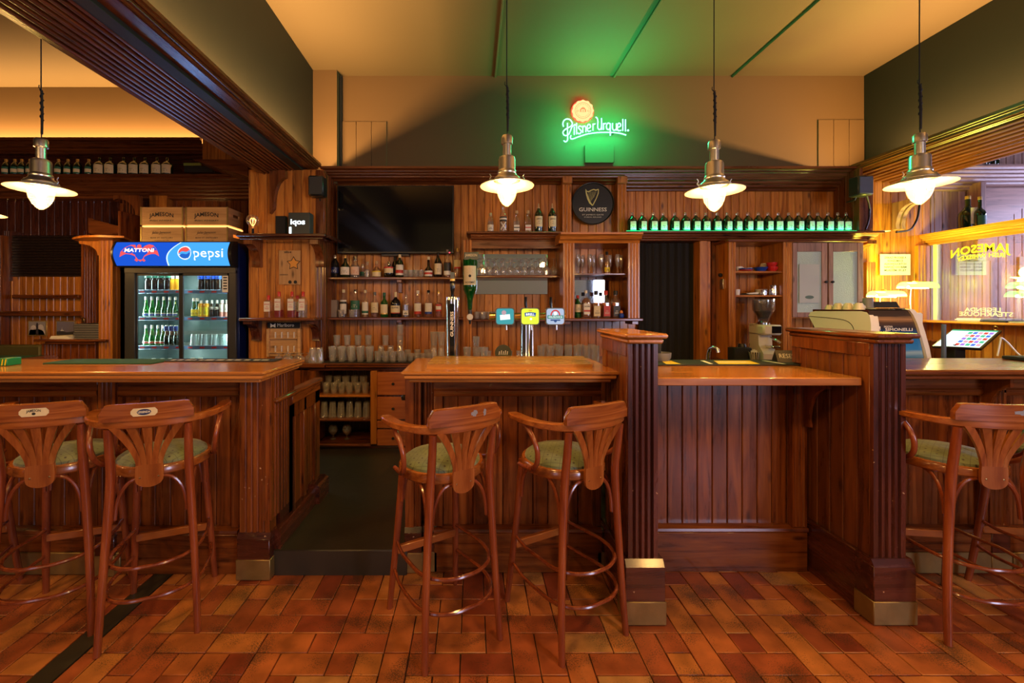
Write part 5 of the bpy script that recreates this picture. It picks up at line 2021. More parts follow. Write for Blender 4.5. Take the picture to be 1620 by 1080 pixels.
# ------------------------------------------------------------------ drinks fridge
FY = 4.30
fx0, fx1 = X(193, FY), X(376, FY)
zft, zhb, zht = Z(427, FY), Z(423, FY), Z(382, FY)
t = thing('drinks_fridge', 'tall black glass-door drinks fridge with lit blue header reading MATTONI and pepsi', 'fridge', ((fx0 + fx1) / 2, FY + .3, STEP))
fd = 4.92
m = MB()
m.box(fx0, fx0 + .04, FY + .03, fd, STEP, zht - .01, .004)
m.box(fx0 + .04, fx1 - .04, fd - .03, fd, STEP, zht - .01)
m.box(fx0 + .04, fx1 - .04, FY + .03, fd - .03, STEP, STEP + .28)
m.box(fx0 + .04, fx1 - .04, FY + .03, fd - .03, zhb + .0, zht - .02)
m.build('cabinet', M['black'], t)
MB().box(fx1 - .04, fx1, FY + .03, fd, STEP, zht - .01, .004).build('side_panel', M['navy'], t)
m = MB()
ix0, ix1 = fx0 + .05, fx1 - .05
iz0, iz1 = STEP + .285, zhb - .005
m.box(ix0 - .008, ix0, FY + .05, fd - .04, iz0, iz1)
m.box(ix1, ix1 + .008, FY + .05, fd - .04, iz0, iz1)
m.box(ix0, ix1, fd - .04, fd - .032, iz0, iz1)
m.build('liner', plain('fridge_liner', (.16, .22, .22), .3), t)
# frame
m = MB()
m.box(X(197, FY), X(213, FY), FY, FY + .03, STEP + .28, Z(427, FY), .003)
m.box(X(362, FY), X(373, FY), FY, FY + .03, STEP + .28, Z(427, FY), .003)
m.box(X(197, FY), X(373, FY), FY - .005, FY + .03, Z(432, FY), zhb, .003)
m.build('door_frame', plain('dark_frame', (.05, .05, .05), .3), t)
for k, (a, b, yy) in enumerate(((213, 284, .012), (283, 362, 0))):
    dr = MB()
    xa, xb = X(a, FY), X(b, FY)
    dr.box(xa, xa + (.018 if k == 0 else .042), FY + yy, FY + yy + .018, STEP + .3, Z(432, FY), .002)
    dr.box(xb - .018, xb, FY + yy, FY + yy + .018, STEP + .3, Z(432, FY), .002)
    dr.box(xa, xb, FY + yy, FY + yy + .018, Z(436, FY), Z(432, FY), .002)
    d_ = dr.build('door', plain('door_rail', (.03, .03, .032), .3), t)
    gl = MB().box(xa + .018, xb - .018, FY + yy + .007, FY + yy + .010, STEP + .3, Z(436, FY)).build('door_pane', M['g_door'], t)
    gl.parent = d_
led = emis('fridge_led', (.75, 1.0, .96), 5)
for xx in (X(216, FY + .05), X(287, FY + .03), X(361, FY + .03)):
    MB().box(xx - .006, xx + .006, FY + .045, FY + .055, STEP + .3, zhb - .03).build('led_strip', led, t)
light('fridge_light', 'AREA', (ix0 + .02, 4.40, 1.45), 10, (.75, 1.0, .95), (0, -PI / 2, 0), 1.2, .03)
light('fridge_light', 'AREA', (ix1 - .02, 4.40, 1.45), 10, (.75, 1.0, .95), (0, PI / 2, 0), 1.2, .03)
light('fridge_light', 'AREA', ((ix0 + ix1) / 2, 4.42, zhb - .02), 6, (.75, 1.0, .95), (0, 0, 0), .9, .05)
FS = [Z(459, 4.40), Z(501.5, 4.40), Z(547, 4.40), Z(592, 4.40)]
for zz in FS:
    sh_ = MB().box(ix0, ix1, 4.40, fd - .05, zz - .008, zz, .002).build('shelf', M['white'], t)
    st_ = MB().box(ix0 + .01, ix1 - .01, 4.388, 4.398, zz - .034, zz + .004, .002).build('price_strip', plain('price_strip', (.10, .17, .33), .4), t)
    m = MB()
    for i in range(9):
        a = ix0 + .06 + i * .125
        m.add([(a, 4.387, zz - .024), (a + .05, 4.387, zz - .024), (a + .056, 4.387, zz - .008), (a + .006, 4.387, zz - .008)], [(0, 1, 2, 3)])
    m.build('price_tag', M['red'], t).parent = st_
# curved lit header


def hf(px, py, out=0.0):
    z = Z(py, FY)
    q = (z - zhb) / (zht - zhb)
    y = FY - .045 - .055 * math.sin(PI * min(1, max(0, q))) - out
    return (X(px, FY), y, z)


def hgrid(mb, left, right, n=10, k=10, y0=384.5, y1=421):
    vs = []
    for i in range(n + 1):
        py = y0 + (y1 - y0) * i / n
        a, b = left(py), right(py)
        for j in range(k + 1):
            vs.append(hf(a + (b - a) * j / k, py))
    mb.add(vs, [(i * (k + 1) + j, i * (k + 1) + j + 1, (i + 1) * (k + 1) + j + 1, (i + 1) * (k + 1) + j) for i in range(n) for j in range(k)])


edge = lambda py: 292 - 20 * ((py - 384) / 37) + 6 * math.sin(PI * (py - 384) / 37) * -1
m = MB()
hgrid(m, lambda p: 192, lambda p: edge(p))
hd1 = m.build('lit_panel_dark', emis('header_dark_blue', (.008, .06, .42), 1.5), t)
m = MB()
hgrid(m, lambda p: edge(p), lambda p: edge(p) + 2.2)
m.build('lit_stripe', emis('header_white', (.6, .8, 1), 1.2), t)
m = MB()
hgrid(m, lambda p: edge(p) + 2.2, lambda p: 369.5)
hd2 = m.build('lit_panel_light', emis('header_light_blue', (.05, .30, .80), 1.35), t)
m = MB()
pr = [(hf(0, p)[1] + .004, hf(0, p)[2]) for p in [383 + 39 * i / 10 for i in range(11)]] + [(FY + .03, zhb), (FY + .03, zht)]
m.prism(pr, 'x', X(191.5, FY), X(370, FY))
pr2 = [(y - .012, z) for y, z in pr]
m.prism(pr2, 'x', X(189, FY), X(192, FY))
m.prism(pr2, 'x', X(369.5, FY), X(375, FY))
m.build('header_housing', M['black'], t)
cf = lambda a, b, e=0: hf(170 + a / 4.909, 370 + b / 4.909, .0025)
m = MB()
half = [(155, 188), (165, 150), (190, 115), (230, 92), (262, 92), (275, 112), (288, 122), (277, 100), (287, 88), (306, 92), (314, 106), (325, 122), (340, 100), (365, 88), (400, 95), (430, 120), (450, 150), (457, 182), (430, 165), (400, 165), (375, 172), (345, 185), (335, 200), (347, 212), (330, 222), (318, 212), (305, 222), (290, 212), (275, 222), (262, 210), (278, 195), (272, 180), (240, 168), (205, 165), (180, 175)]
m.add([cf(a, b) for a, b in half], [tuple(range(len(half)))])
m.build('eagle_emblem', emis('header_red', (.85, .10, .10), 1.0), t, smooth=False).parent = hd1
m = MB()
cf2 = lambda a, b, e=0: hf(170 + (307 + a * 1500) / 4.909, 370 + (137 - b * 1500) / 4.909, .005)
text_mesh(m, 'MATTONI', .026, cf2, width=.148, bold=.03)
m.build('lettering', emis('header_letters', (1, .95, .95), 1.3), t, smooth=False).parent = hd1


def halfglobe(up):
    pts = []
    for i in range(17):
        a = PI * i / 16
        pts.append((650 + 44 * math.cos(a), 155 + (-44 if up else 44) * math.sin(a)))
    # wavy chord back from left to right
    for i in range(1, 12):
        q = i / 12
        x = 606 + 88 * q
        y = 155 + (20 - 40 * q) + 10 * math.sin(q * 2 * PI) * (-1) + (-9 if up else 9)
        dx, dy = x - 650, y - 155
        r = math.hypot(dx, dy)
        if r < 43:
            pts.append((x, y))
    return pts


m = MB()
m.add([cf(650 + 52 * math.cos(i * PI / 14), 155 + 52 * math.sin(i * PI / 14)) for i in range(28)], [tuple(range(28))])
m.build('globe_ring', emis('globe_white', (.9, .95, 1), 1.1), t, smooth=False).parent = hd2
cf3 = lambda a, b: hf(170 + a / 4.909, 370 + b / 4.909, .0045)
m = MB()
p_ = halfglobe(True)
m.add([cf3(a, b) for a, b in p_], [tuple(range(len(p_)))])
m.build('globe_red', emis('globe_red_m', (.85, .09, .07), 1.0), t, smooth=False).parent = hd2
m = MB()
p_ = halfglobe(False)
m.add([cf3(a, b) for a, b in p_], [tuple(range(len(p_)))])
m.build('globe_blue', emis('globe_blue_m', (.02, .12, .55), 1.0), t, smooth=False).parent = hd2
m = MB()
cf4 = lambda a, b, e=0: hf(170 + (830 + a * 1500) / 4.909, 370 + (158 - b * 1500) / 4.909, .005)
text_mesh(m, 'pepsi', .066, cf4, width=.150, bold=.004)
m.build('lettering', emis('header_letters', (1, 1, 1), 1.3), t, smooth=False).parent = hd2
m = MB().box(X(352, FY), X(361, FY), FY - .004, FY - .001, Z(462, FY), Z(436, FY))
m.build('notice', M['paper'], t)
m = MB()
for i in range(5):
    m.box(X(353.5, FY), X(359.5, FY), FY - .005, FY - .004, Z(440 + i * 4.4, FY), Z(438 + i * 4.4, FY))
m.build('notice_print', M['ink'], t)
light('header_glow', 'AREA', (X(282, FY), FY - .13, zhb + .12), 3.5, (.25, .45, 1.0), (-PI / 2, 0, 0), 1.0, .2)
# fridge contents
YFb = 4.46


def fr(name, labelfmt, pxs_, z, R, h, body, cap, lab, **kw):
    pr, s_ = bottle(name, 'x', R, h, body, cap, lab, **kw), []
    for i, px in enumerate(pxs_):
        place(pr, s_, (X(px, YFb), YFb, z + .0005), labelfmt % ORD[i])


fr('soda_bottle', '%s large dark soda bottle on the top left fridge shelf', (236, 246, 256, 266), FS[0], .038, .175, M['cola'], M['black'], M['label_green'], sh=.6, lz=(.75, .98), group='fridge drinks')
fr('juice_bottle', '%s yellow juice bottle on the top left fridge shelf', (273.5, 281), FS[0], .026, .155, M['juice'], M['white'], None, sh=.6)
fr('cola_bottle', '%s dark bottle with blue neck label, top right fridge shelf', (318, 328, 337, 346), FS[0], .030, .180, M['cola'], M['blue'], M['blue'], sh=.58, lz=(.66, .95), ang=1.5)
fr('water_bottle', '%s green glass water bottle on the second left fridge shelf', (231, 240.5, 250, 259.5, 269, 278), FS[1], .029, .215, M['g_green'], M['alu'], M['label_white'], sh=.45, lz=(.06, .20), shape='long', neck=.011, band=('blue', .1, .6))
fr('water_bottle', '%s green glass bottle behind the drink can row, second right fridge shelf', (307, 313), FS[1], .028, .20, M['g_green'], M['alu'], M['yellow'], sh=.45, lz=(.06, .4), shape='long')
fr('juice_bottle', '%s orange juice bottle on the second right fridge shelf', (318.5, 327), FS[1], .030, .175, M['juice'], M['white'], M['yellow'], sh=.75, lz=(.1, .6))
fr('cola_bottle', '%s small dark glass bottle on the second right fridge shelf', (335.5, 343.5), FS[1], .025, .178, M['cola'], M['label_white'], M['label_white'], sh=.45, lz=(.45, .6), shape='long', neck=.011)
fr('tea_bottle', '%s pale pink bottle at the right of the second fridge shelf', (351.5, 359.5), FS[1], .027, .18, plain('pink_tea', (.55, .22, .18), .2), M['white'], M['label_white'], sh=.55, lz=(.3, .75))
fr('water_bottle', '%s green glass water bottle on the third left fridge shelf', (231, 240.5, 250, 258), FS[2], .029, .215, M['g_green'], M['alu'], M['label_white'], sh=.45, lz=(.10, .22), shape='long', neck=.011, band=('label_red', .1, .6))
fr('beer_bottle', '%s dark bottle with blue label on the third left fridge shelf', (264, 271.5, 279), FS[2], .029, .215, M['g_dkgreen'], M['alu'], M['blue'], sh=.5, lz=(.72, .95), shape='long', neck=.013)
fr('bottle', '%s bottle with coloured cap on the lowest visible fridge shelf', (243, 257, 269), FS[3], .030, .16, M['g_clear'], M['white'], None, sh=.6, cap_r=.02)
fr('bottle', '%s white-capped bottle on the lowest shelf behind the right fridge door', (305, 317), FS[3], .030, .165, M['g_clear'], M['cream'], None, sh=.6, cap_r=.022)
pl, pl_s = thing('plastic_cup', 'x', 'cup', (0, 0, 0), 'chilled glasses in the fridge'), []
MB().lathe([(.040, 0), (.043, .004), (.032, .118), (.028, .122), (0, .122)], (0, 0, 0), 18).build('bowl', glass('frosted_cup', (.80, .88, .88), .2, haze=.35, hcol=(.75, .9, .88)), pl, local=True)
for i, px in enumerate(span(308, 357, 7)):
    place(pl, pl_s, (X(px, 4.45), 4.45 + (i % 2) * .03, FS[2] + .0005), 'frosted upturned glass, %s from the left on the third fridge shelf' % ORD[i])

# whiskey crates on the fridge
CY = 4.50
zc0 = zht - .009
for k, (a, b, nm) in enumerate(((222, 290, 'left'), (293, 361, 'right'))):
    for lv in (0, 1):
        x0, x1 = X(a, CY) + .004, X(b, CY) - .004
        z0 = zc0 + lv * .215 + .001
        z1 = z0 + .196
        t = thing('whiskey_crate', ('pale lettered whiskey crate, upper one of the %s stack on the fridge' if lv else 'pale whiskey crate with signature script, lower one of the %s stack on the fridge') % nm, 'crate', ((x0 + x1) / 2, CY + .15, z0), 'whiskey crates on the fridge')
        m = MB().box(x0, x1, CY, CY + .016, z0 + .004, z1 - .004, .002)
        m.build('front', wood('pine', 'x'), t)
        m = MB().box(x0, x0 + .016, CY + .016, CY + .32, z0 + .004, z1 - .004, .002)
        m.box(x0 + .016, x1 - .016, CY + .30, CY + .32, z0 + .004, z1 - .004)
        m.box(x0 + .016, x1 - .016, CY + .016, CY + .30, z0 + .004, z0 + .014)
        m.build('body', wood('pine', 'x'), t)
        m = MB()
        for (u, v, z_a, z_b) in ((.016, .30, z0 + .004, z0 + .10), (.016, .30, z0 + .135, z1 - .004), (.016, .10, z0 + .10, z0 + .135), (.22, .30, z0 + .10, z0 + .135)):
            m.box(x1 - .016, x1, CY + u, CY + v, z_a, z_b)
        m.build('handle_side', wood('pine', 'y'), t)
        m = MB()
        for xx in (x0 - .003, x1 - .012):
            m.box(xx, xx + .015, CY - .004, CY + .002, z0, z1, .001)
        m.build('corner_strip', M['kick'], t)
        m = MB()
        xc = (x0 + x1) / 2
        if lv:
            text_mesh(m, 'JAMESON', .058, lambda p, q, e: (xc + p, CY - .0015, z0 + .115 + q - 1.0 * p * p), width=.26, bold=.025)
            text_mesh(m, 'IRISH WHISKEY', .022, lambda p, q, e: (xc + p, CY - .0015, z0 + .048 + q), width=.26, bold=.01)
        else:
            text_mesh(m, 'John Jameson', .040, lambda p, q, e: (xc + p + q * .3, CY - .0015, z0 + .135 + q + .02 * p), width=.20)
            text_mesh(m, 'BOW ST. DISTILLERY', .018, lambda p, q, e: (xc + p, CY - .0015, z0 + .078 + q), width=.24, bold=.015)
            text_mesh(m, 'Established since 1780', .014, lambda p, q, e: (xc + p, CY - .0015, z0 + .050 + q), width=.15)
        m.build('lettering', M['ink'], t, smooth=False)
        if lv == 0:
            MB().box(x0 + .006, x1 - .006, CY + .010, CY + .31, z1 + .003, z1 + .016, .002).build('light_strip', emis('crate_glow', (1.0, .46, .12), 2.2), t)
# round bulb lamp and small lit display on the column shelf
t = thing('filament_lamp', 'small table lamp with a round clear filament bulb on the dark shelf', 'lamp', (0, 0, 0))
MB().lathe([(0, 0), (.022, 0), (.022, .006), (.012, .010), (.012, .062), (0, .062)], (0, 0, 0), 16).build('base', M['matt'], t, local=True)
pr = [(.012, .06), (.016, .075)] + [(.062 * math.cos(a), .145 + .062 * math.sin(a)) for a in [math.radians(d) for d in range(-70, 91, 16)]] + [(0, .207)]
MB().lathe(pr, (0, 0, 0), 22).build('bulb', M['g_clear'], t, local=True)
m = MB()
for k in range(6):
    a = k * PI / 3
    m.tube([(.006 * math.cos(a), .006 * math.sin(a), .09), (.030 * math.cos(a), .030 * math.sin(a), .14), (.012 * math.cos(a + .4), .012 * math.sin(a + .4), .17)], .0013, 5, smooth=3)
m.build('filament', emis('filament_glow', (1, .42, .10), 9), t, local=True)
put(t, 400, 4.2, ZU)
t = thing('display_box', 'small black box with white lit word iqos on the dark shelf', 'display', (X(472, 4.2), 4.2, ZU))
m = MB().box(X(456, 4.19), X(490, 4.19), 4.19, 4.29, ZU + .001, Z(336, 4.19), .004)
m.build('housing', plain('box_grey', (.035, .05, .055), .4), t)
m = MB()
text_mesh(m, 'iqos', .075, lambda a, b, e: (X(471, 4.19) + a, 4.1885, Z(351, 4.19) + b), width=.145, bold=.03)
m.build('lettering', emis('iqos_glow', (.85, .97, 1.0), 2.2), t, smooth=False)
MB().box(X(457.5, 4.19), X(461, 4.19), 4.186, 4.19, ZU + .004, Z(359, 4.19)).build('lit_stick', emis('stick_glow', (.8, 1, 1), 2.5), t)
MB().box(X(437, 4.3), X(453, 4.3), 4.28, 4.33, ZU + .001, Z(342, 4.3), .004).build('side_box', M['matt'], t)
m = MB()
m.box(X(441, 4.34), X(475, 4.34), 4.340, 4.352, Z(450, 4.34), Z(396, 4.34), .002)
t = thing('wooden_plaque', 'pale wooden award board with an orange star badge on the plank column', 'plaque', (X(458, 4.34), 4.34, Z(450, 4.34)))
m.build('board', wood('pine'), t)
fp_ = lambda a, b, e=0, d=0: (X(360 + a / 4, 4.338), 4.338 - d, Z(240 + b / 4, 4.338))
star = []
for i in range(10):
    a = -PI / 2 + i * PI / 5
    r = 46 if i % 2 == 0 else 25
    star.append((418 + r * math.cos(a), 706 + r * math.sin(a)))
m = MB()
m.add([fp_(a, b) for a, b in star], [tuple(range(10))])
m.build('star_edge', M['ink'], t, smooth=False)
m = MB()
m.add([fp_(418 + (a - 418) * .82, 706 + (b - 706) * .82, 0, .001) for a, b in star], [tuple(range(10))])
m.build('star', plain('star_orange', (.75, .33, .05), .5), t, smooth=False)
m = MB()
text_mesh(m, '2024', .024, lambda a, b, e: (X(455, 4.338) + a, 4.3385, Z(399, 4.338) + b), width=.075, bold=.03)
text_mesh(m, 'LEGENDA', .016, lambda a, b, e: (X(449, 4.338) + a, 4.3385, Z(434.5, 4.338) + b), width=.085, bold=.02)
for k in range(2):
    disc(m, 395 + k * 34, 824, 11, fp_, 12)
m.build('lettering', M['ink'], t, smooth=False)
# cigarette holder
t = thing('cigarette_display', 'wall display rack with pale slots and a black Marlboro header', 'display', (X(450, 4.34), 4.34, Z(562, 4.34)))
DY = 4.32
m = MB().box(X(423, DY), X(474, DY), DY + .02, 4.36, Z(564, DY), Z(510, DY), .003)
m.build('back_board', wood('pine', 'x'), t)
m = MB()
m.box(X(422, DY), X(426, DY), DY - .01, DY + .03, Z(564, DY), Z(520, DY), .002)
m.box(X(471, DY), X(476, DY), DY - .01, DY + .03, Z(564, DY), Z(520, DY), .002)
for p in (536, 558):
    m.box(X(425, DY), X(472, DY), DY - .01, DY + .02, Z(p, DY), Z(p - 1.5, DY))
m.build('shelf', wood('pine', 'x'), t)
m = MB()
for r_ in (521, 543):
    for a in (434.5, 444.5, 454.5, 464):
        m.box(X(a, DY), X(a + 1.2, DY), DY, DY + .02, Z(r_ + 14, DY), Z(r_ + 4, DY))
m.build('divider', M['white'], t)
hb = MB().box(X(424, DY), X(474, DY), DY - .015, DY + .01, Z(518.5, DY), Z(510, DY), .002).build('header', M['matt'], t)
m = MB()
text_mesh(m, 'Marlboro', .050, lambda a, b, e: (X(453, DY) + a, DY - .0165, Z(514.2, DY) + b), width=.17)
m.add([(X(429, DY), DY - .0165, Z(518, DY)), (X(429, DY), DY - .0165, Z(511, DY)), (X(433, DY), DY - .0165, Z(514, DY)), (X(437, DY), DY - .0165, Z(511, DY)), (X(437, DY), DY - .0165, Z(518, DY)), (X(433, DY), DY - .0165, Z(516, DY))], [(0, 1, 2, 5), (2, 3, 4, 5)])
m.build('lettering', M['paper'], t, smooth=False).parent = hb

# ------------------------------------------------------------------ beer taps
TYY = 2.98
zk = 1.086
t = thing('beer_tap_column', 'polished steel beer tap column lettered GUINNESS', 'beer tap', (X(716, TYY), TYY, zk))
cx_ = X(716, TYY)
zc_t = Z(469, TYY)
m = MB().lathe([(0, zk), (.062, zk), (.060, zk + .012), (.045, zk + .05), (.041, zk + .10), (.046, zc_t - .10), (.050, zc_t - .03), (.046, zc_t - .004), (.040, zc_t), (0, zc_t)], (cx_, TYY, 0), 32)
m.build('column', M['chrome'], t)
m = MB()
m.box(cx_ - .018, cx_ + .016, TYY - .0525, TYY - .040, zk + .12, zc_t - .05, .004)
m.build('dark_band', M['g_black'], t)
m = MB()
text_mesh(m, 'GUINNESS', .030, lambda a, b, e: (cx_ - .001 - b, TYY - .0545, Z(512, TYY) + a), width=.175, bold=.02)
m.build('lettering', M['label_white'], t, smooth=False)
m = MB().lathe([(0, zc_t - .02), (.012, zc_t - .02), (.012, zc_t + .03), (.017, zc_t + .05), (.017, zc_t + .115), (.014, zc_t + .12)], (cx_ + .0, TYY - .02, 0), 14)
m.build('handle', M['g_black'], t)
m = MB().lathe([(.015, zc_t + .105), (.018, zc_t + .11), (.018, zc_t + .122), (.015, zc_t + .126)], (cx_, TYY - .02, 0), 14)
m.build('gold_ring', M['gold'], t)
m = MB()
m.prism([(cx_ - .014, TYY - .03), (cx_ + .014, TYY - .03), (cx_ + .014, TYY - .01), (cx_ - .014, TYY - .01)], 'z', zc_t + .126, zc_t + .17)
m.build('handle_top', M['chrome'], t)

t = thing('beer_tap_tower', 'T-shaped beer tower with three lit badges', 'beer tap', (X(834, TYY), TYY, zk))
cx_ = X(834, TYY)
zb_ = Z(500, TYY)
m = MB().lathe([(0, zk), (.062, zk), (.060, zk + .01), (.050, zk + .03), (.050, zb_ - .02), (0, zb_ - .02)], (cx_, TYY, 0), 32)
m.build('column', M['chrome'], t)
m = MB().tube([(X(775, TYY), TYY, zb_), (X(892, TYY), TYY, zb_)], .024, 20)
m.build('cross_pipe', M['brass'], t)
m = MB()
for a in (775, 892):
    p = X(a, TYY)
    m.tube([(p - .006, TYY, zb_), (p + .006, TYY, zb_)], .028, 20)
m.build('end_ring', M['brass'], t)
badges = ((798, 'teal', (.06, .33, .36), 1.0), (837, 'yellow', (.72, .78, .05), 1.1), (876, 'silver', (.42, .50, .66), 1.0))
for px, nm, col, st_ in badges:
    bx = X(px, TYY)
    yb_ = TYY - .060
    m = MB()

    def rrect(w_, h_, r_, y, cx, cz, bulge=.06):
        pts = []
        for (sx, sz, a0) in ((1, 1, 0), (-1, 1, 90), (-1, -1, 180), (1, -1, 270)):
            for q in range(5):
                a = math.radians(a0 + q * 22.5)
                pts.append((cx + sx * (w_ - r_) + r_ * math.cos(a), cz + sz * (h_ - r_) + r_ * math.sin(a)))
        return [(x, y, z) for x, z in pts]
    fr_ = rrect(.066, .060, .020, yb_ + .004, bx, zb_)
    bk_ = rrect(.066, .060, .020, TYY - .02, bx, zb_)
    n_ = len(fr_)
    m.add(fr_ + bk_, [tuple(range(n_)), tuple(range(n_, 2 * n_))] + [(i, (i + 1) % n_, n_ + (i + 1) % n_, n_ + i) for i in range(n_)])
    bd = m.build('badge', M['chrome'], t)
    m = MB()
    q_ = rrect(.060, .054, .017, yb_ + .002, bx, zb_)
    m.add(q_, [tuple(range(n_))])
    m.build('badge_face', emis('badge_' + nm, col, st_), t, smooth=False).parent = bd
    m = MB()
    fb = lambda a, b, e=0: (bx + a, yb_, zb_ + b)
    fb2 = lambda a, b, e=0: (bx + a, yb_ - .001, zb_ + b)
    if nm == 'teal':
        ribbon(m, [(-.035, -.008), (.035, -.002)], .036, fb)
        m.build('badge_band', emis('badge_cream', (.75, .95, .95), 1.2), t, smooth=False).parent = bd
        m = MB()
        disc(m, -.008, .026, .016, fb2)
        m.build('badge_seal', emis('badge_seal', (.62, .40, .45), .8), t, smooth=False).parent = bd
    elif nm == 'yellow':
        ribbon(m, [(-.038, .012), (0, .017), (.038, .012)], .026, fb)
        m.build('badge_band', emis('badge_navy', (.01, .06, .30), 1.0), t, smooth=False).parent = bd
        m = MB()
        text_mesh(m, 'BIRELL', .022, lambda a, b, e: fb2(a, b + .014 - 2 * a * a), width=.062, bold=.03)
        disc(m, .005, -.018, .008, fb2)
        m.build('lettering', emis('badge_white', (1, 1, .95), 1.1), t, smooth=False).parent = bd
        m = MB()
        ribbon(m, [(-.010, .036), (-.006, .043), (0, .038), (.006, .043), (.010, .036)], .004, fb2)
        m.build('badge_crown', emis('badge_red', (.7, .08, .02), 1.0), t, smooth=False).parent = bd
    else:
        pts = [(.030 * math.cos(a), .006 + .036 * math.sin(a)) for a in [PI * i / 12 for i in range(13)]]
        ribbon(m, pts, .009, fb)
        m.build('badge_arch', emis('badge_red', (.62, .05, .04), 1.0), t, smooth=False).parent = bd
        m = MB()
        ribbon(m, [(-.055, -.004), (.055, -.004)], .024, fb)
        m.build('badge_band', emis('badge_green', (.03, .22, .16), 1.0), t, smooth=False).parent = bd
        m = MB()
        text_mesh(m, 'KRUŠOVICE', .020, lambda a, b, e: fb2(a, b - .005), width=.095, bold=.02)
        disc(m, 0, .020, .013, fb2)
        m.build('lettering', emis('badge_white', (.9, .95, .95), 1.0), t, smooth=False).parent = bd
        m = MB()
        ribbon(m, [(-.034, -.026), (.034, -.026)], .010, fb)
        disc(m, 0, -.032, .010, fb2)
        m.build('badge_ribbon', emis('badge_navy2', (.04, .08, .22), 1.0), t, smooth=False).parent = bd
    m = MB().tube([(bx - .022 * (nm != 'teal'), TYY - .05, zb_ + .03), (bx - .030 * (nm != 'teal'), TYY - .045, zb_ + .09), (bx - .030 * (nm != 'teal'), TYY - .052, zb_ + .135)] if nm != 'teal' else [(bx + .0, TYY - .03, zb_ + .03), (bx, TYY - .03, zb_ + .05)], [.006, .011, .0095] if nm != 'teal' else .006, 12)
    m.build('tap_handle', M['g_black'], t)
    m = MB().tube([(bx + .01, TYY - .045, zb_ - .05), (bx + .01, TYY - .05, zb_ - .095)], .007, 10)
    m.build('spout', M['chrome'], t)
t = thing('round_plaque', 'round dark drip plaque half hidden behind the serving board', 'plaque', (X(796, 2.9), 2.9, zk))
pr = MB().lathe([(0, 0), (.052, 0), (.058, .004), (.058, .012), (0, .012)], (X(796, 2.95), 2.95, 1.222), 32, axis='y')
pr.build('disc', plain('plaque_dark', (.045, .05, .03), .35), t)
m = MB()
pf = lambda a, b, e=0: (X(796, 2.95) + a, 2.937, 1.222 + b)
for k in range(5):
    ribbon(m, [(-.03 + k * .014, -.012), (-.026 + k * .014, .012 + .006 * (k % 2))], .005, pf)
m.build('print', M['label_white'], t, smooth=False)
MB().tube([(X(796, 2.95), 2.955, 1.086), (X(796, 2.95), 2.955, 1.21)], .008, 10).build('stalk', M['chrome'], t)
# inverted whiskey bottle on a bracket
t = thing('bottle_dispenser', 'upside-down giant green whiskey bottle in a wall dispenser with JAMESON header', 'dispenser', (X(743, 4.3), 4.3, Z(515, 4.3)))
bx, by = X(743.5, 4.30), 4.30
hz = lambda p: Z(p, 4.30)
m = MB().lathe([(0, hz(410)), (.070, hz(410)), (.072, hz(411.5)), (.072, hz(452)), (.069, hz(458)), (.045, hz(466)), (.030, hz(474)), (.026, hz(480)), (.022, hz(488)), (.018, hz(490))], (bx, by, 0), 26)
m.build('glass_body', glass('jameson_green', (.03, .42, .10), .12, haze=.35, hcol=(.015, .30, .05)), t)
m = MB().lathe([(.0735, hz(451)), (.0735, hz(421))], (bx, by, 0), 14, a0=-PI / 2 - 1.0, a1=-PI / 2 + 1.0)
lb_ = m.build('label', M['label_cream'], t)
m = MB()
sf = lambda a, b, e=0: (bx + .0745 * math.sin(a / .0745), by - .0745 * math.cos(a / .0745), b)
text_mesh(m, 'JAMESON', .030, lambda a, b, e: sf(-a, hz(447) - b), width=.10, bold=.02)
disc(m, 0, hz(437), .014, sf)
for q in (428, 432):
    ribbon(m, [(-.03, hz(q)), (.03, hz(q))], .003, sf)
m.build('lettering', M['ink'], t, smooth=False).parent = lb_
m = MB().lathe([(.018, hz(489)), (.020, hz(491)), (.017, hz(503)), (.010, hz(512)), (0, hz(513))], (bx, by, 0), 14)
m.build('stopper', M['black'], t)
m = MB().lathe([(0, 0), (.028, 0), (.032, .004), (.032, .010), (0, .012)], (bx, by - .02, hz(501)), 20, axis='y')
m.build('optic_badge', M['label_white'], t)
m = MB().box(X(734, by - .07), X(757, by - .07), by - .07, by - .055, hz(412), hz(400), .004)
hd = m.build('header', plain('header_grey_green', (.10, .12, .09), .4), t)
m = MB()
text_mesh(m, 'JAMESON', .036, lambda a, b, e: (X(745.5, by - .07) + a, by - .0715, hz(405) + b), width=.12, bold=.02)
m.build('lettering', M['label_cream'], t, smooth=False).parent = hd
m = MB().box(bx - .012, bx + .012, by + .08, 4.45, hz(505), hz(404), .003)
m.box(bx - .02, bx + .02, by - .065, by + .12, hz(409.5), hz(407), .002)
m.box(bx - .012, bx + .012, by + .01, by + .12, hz(505), hz(502), .002)
m.build('wall_bracket', M['black'], t)

# ------------------------------------------------------------------ right cupboard group
YCB = 4.36
t = thing('shelf_unit', 'open wooden shelf unit with cups, saucers and steel jugs', 'shelf unit', (X(1200, YCB), 4.5, ZC))
zt_, zb_ = Z(383, YCB), ZC + .001
m = MB()
fluted(m, X(1153, YCB), X(1164, YCB), YCB, zb_, zt_, 2, .008, .03)
m.box(X(1153, YCB) + .002, X(1153, YCB) + .02, YCB + .02, 4.59, zb_, zt_)
m.build('side_post', wood('back'), t)
m = MB()
fluted(m, X(1239, YCB), X(1253, YCB), YCB, zb_, zt_, 3, .008, .03)
m.box(X(1239, YCB) + .002, X(1239, YCB) + .02, YCB + .02, 4.69, zb_, zt_)
m.build('side_post', wood('back'), t)
m = MB().box(X(1150, YCB), X(1370, YCB), YCB - .02, 4.69, zt_, ZS - .09, .006)
m.build('top_rail', wood('trim', 'x'), t)
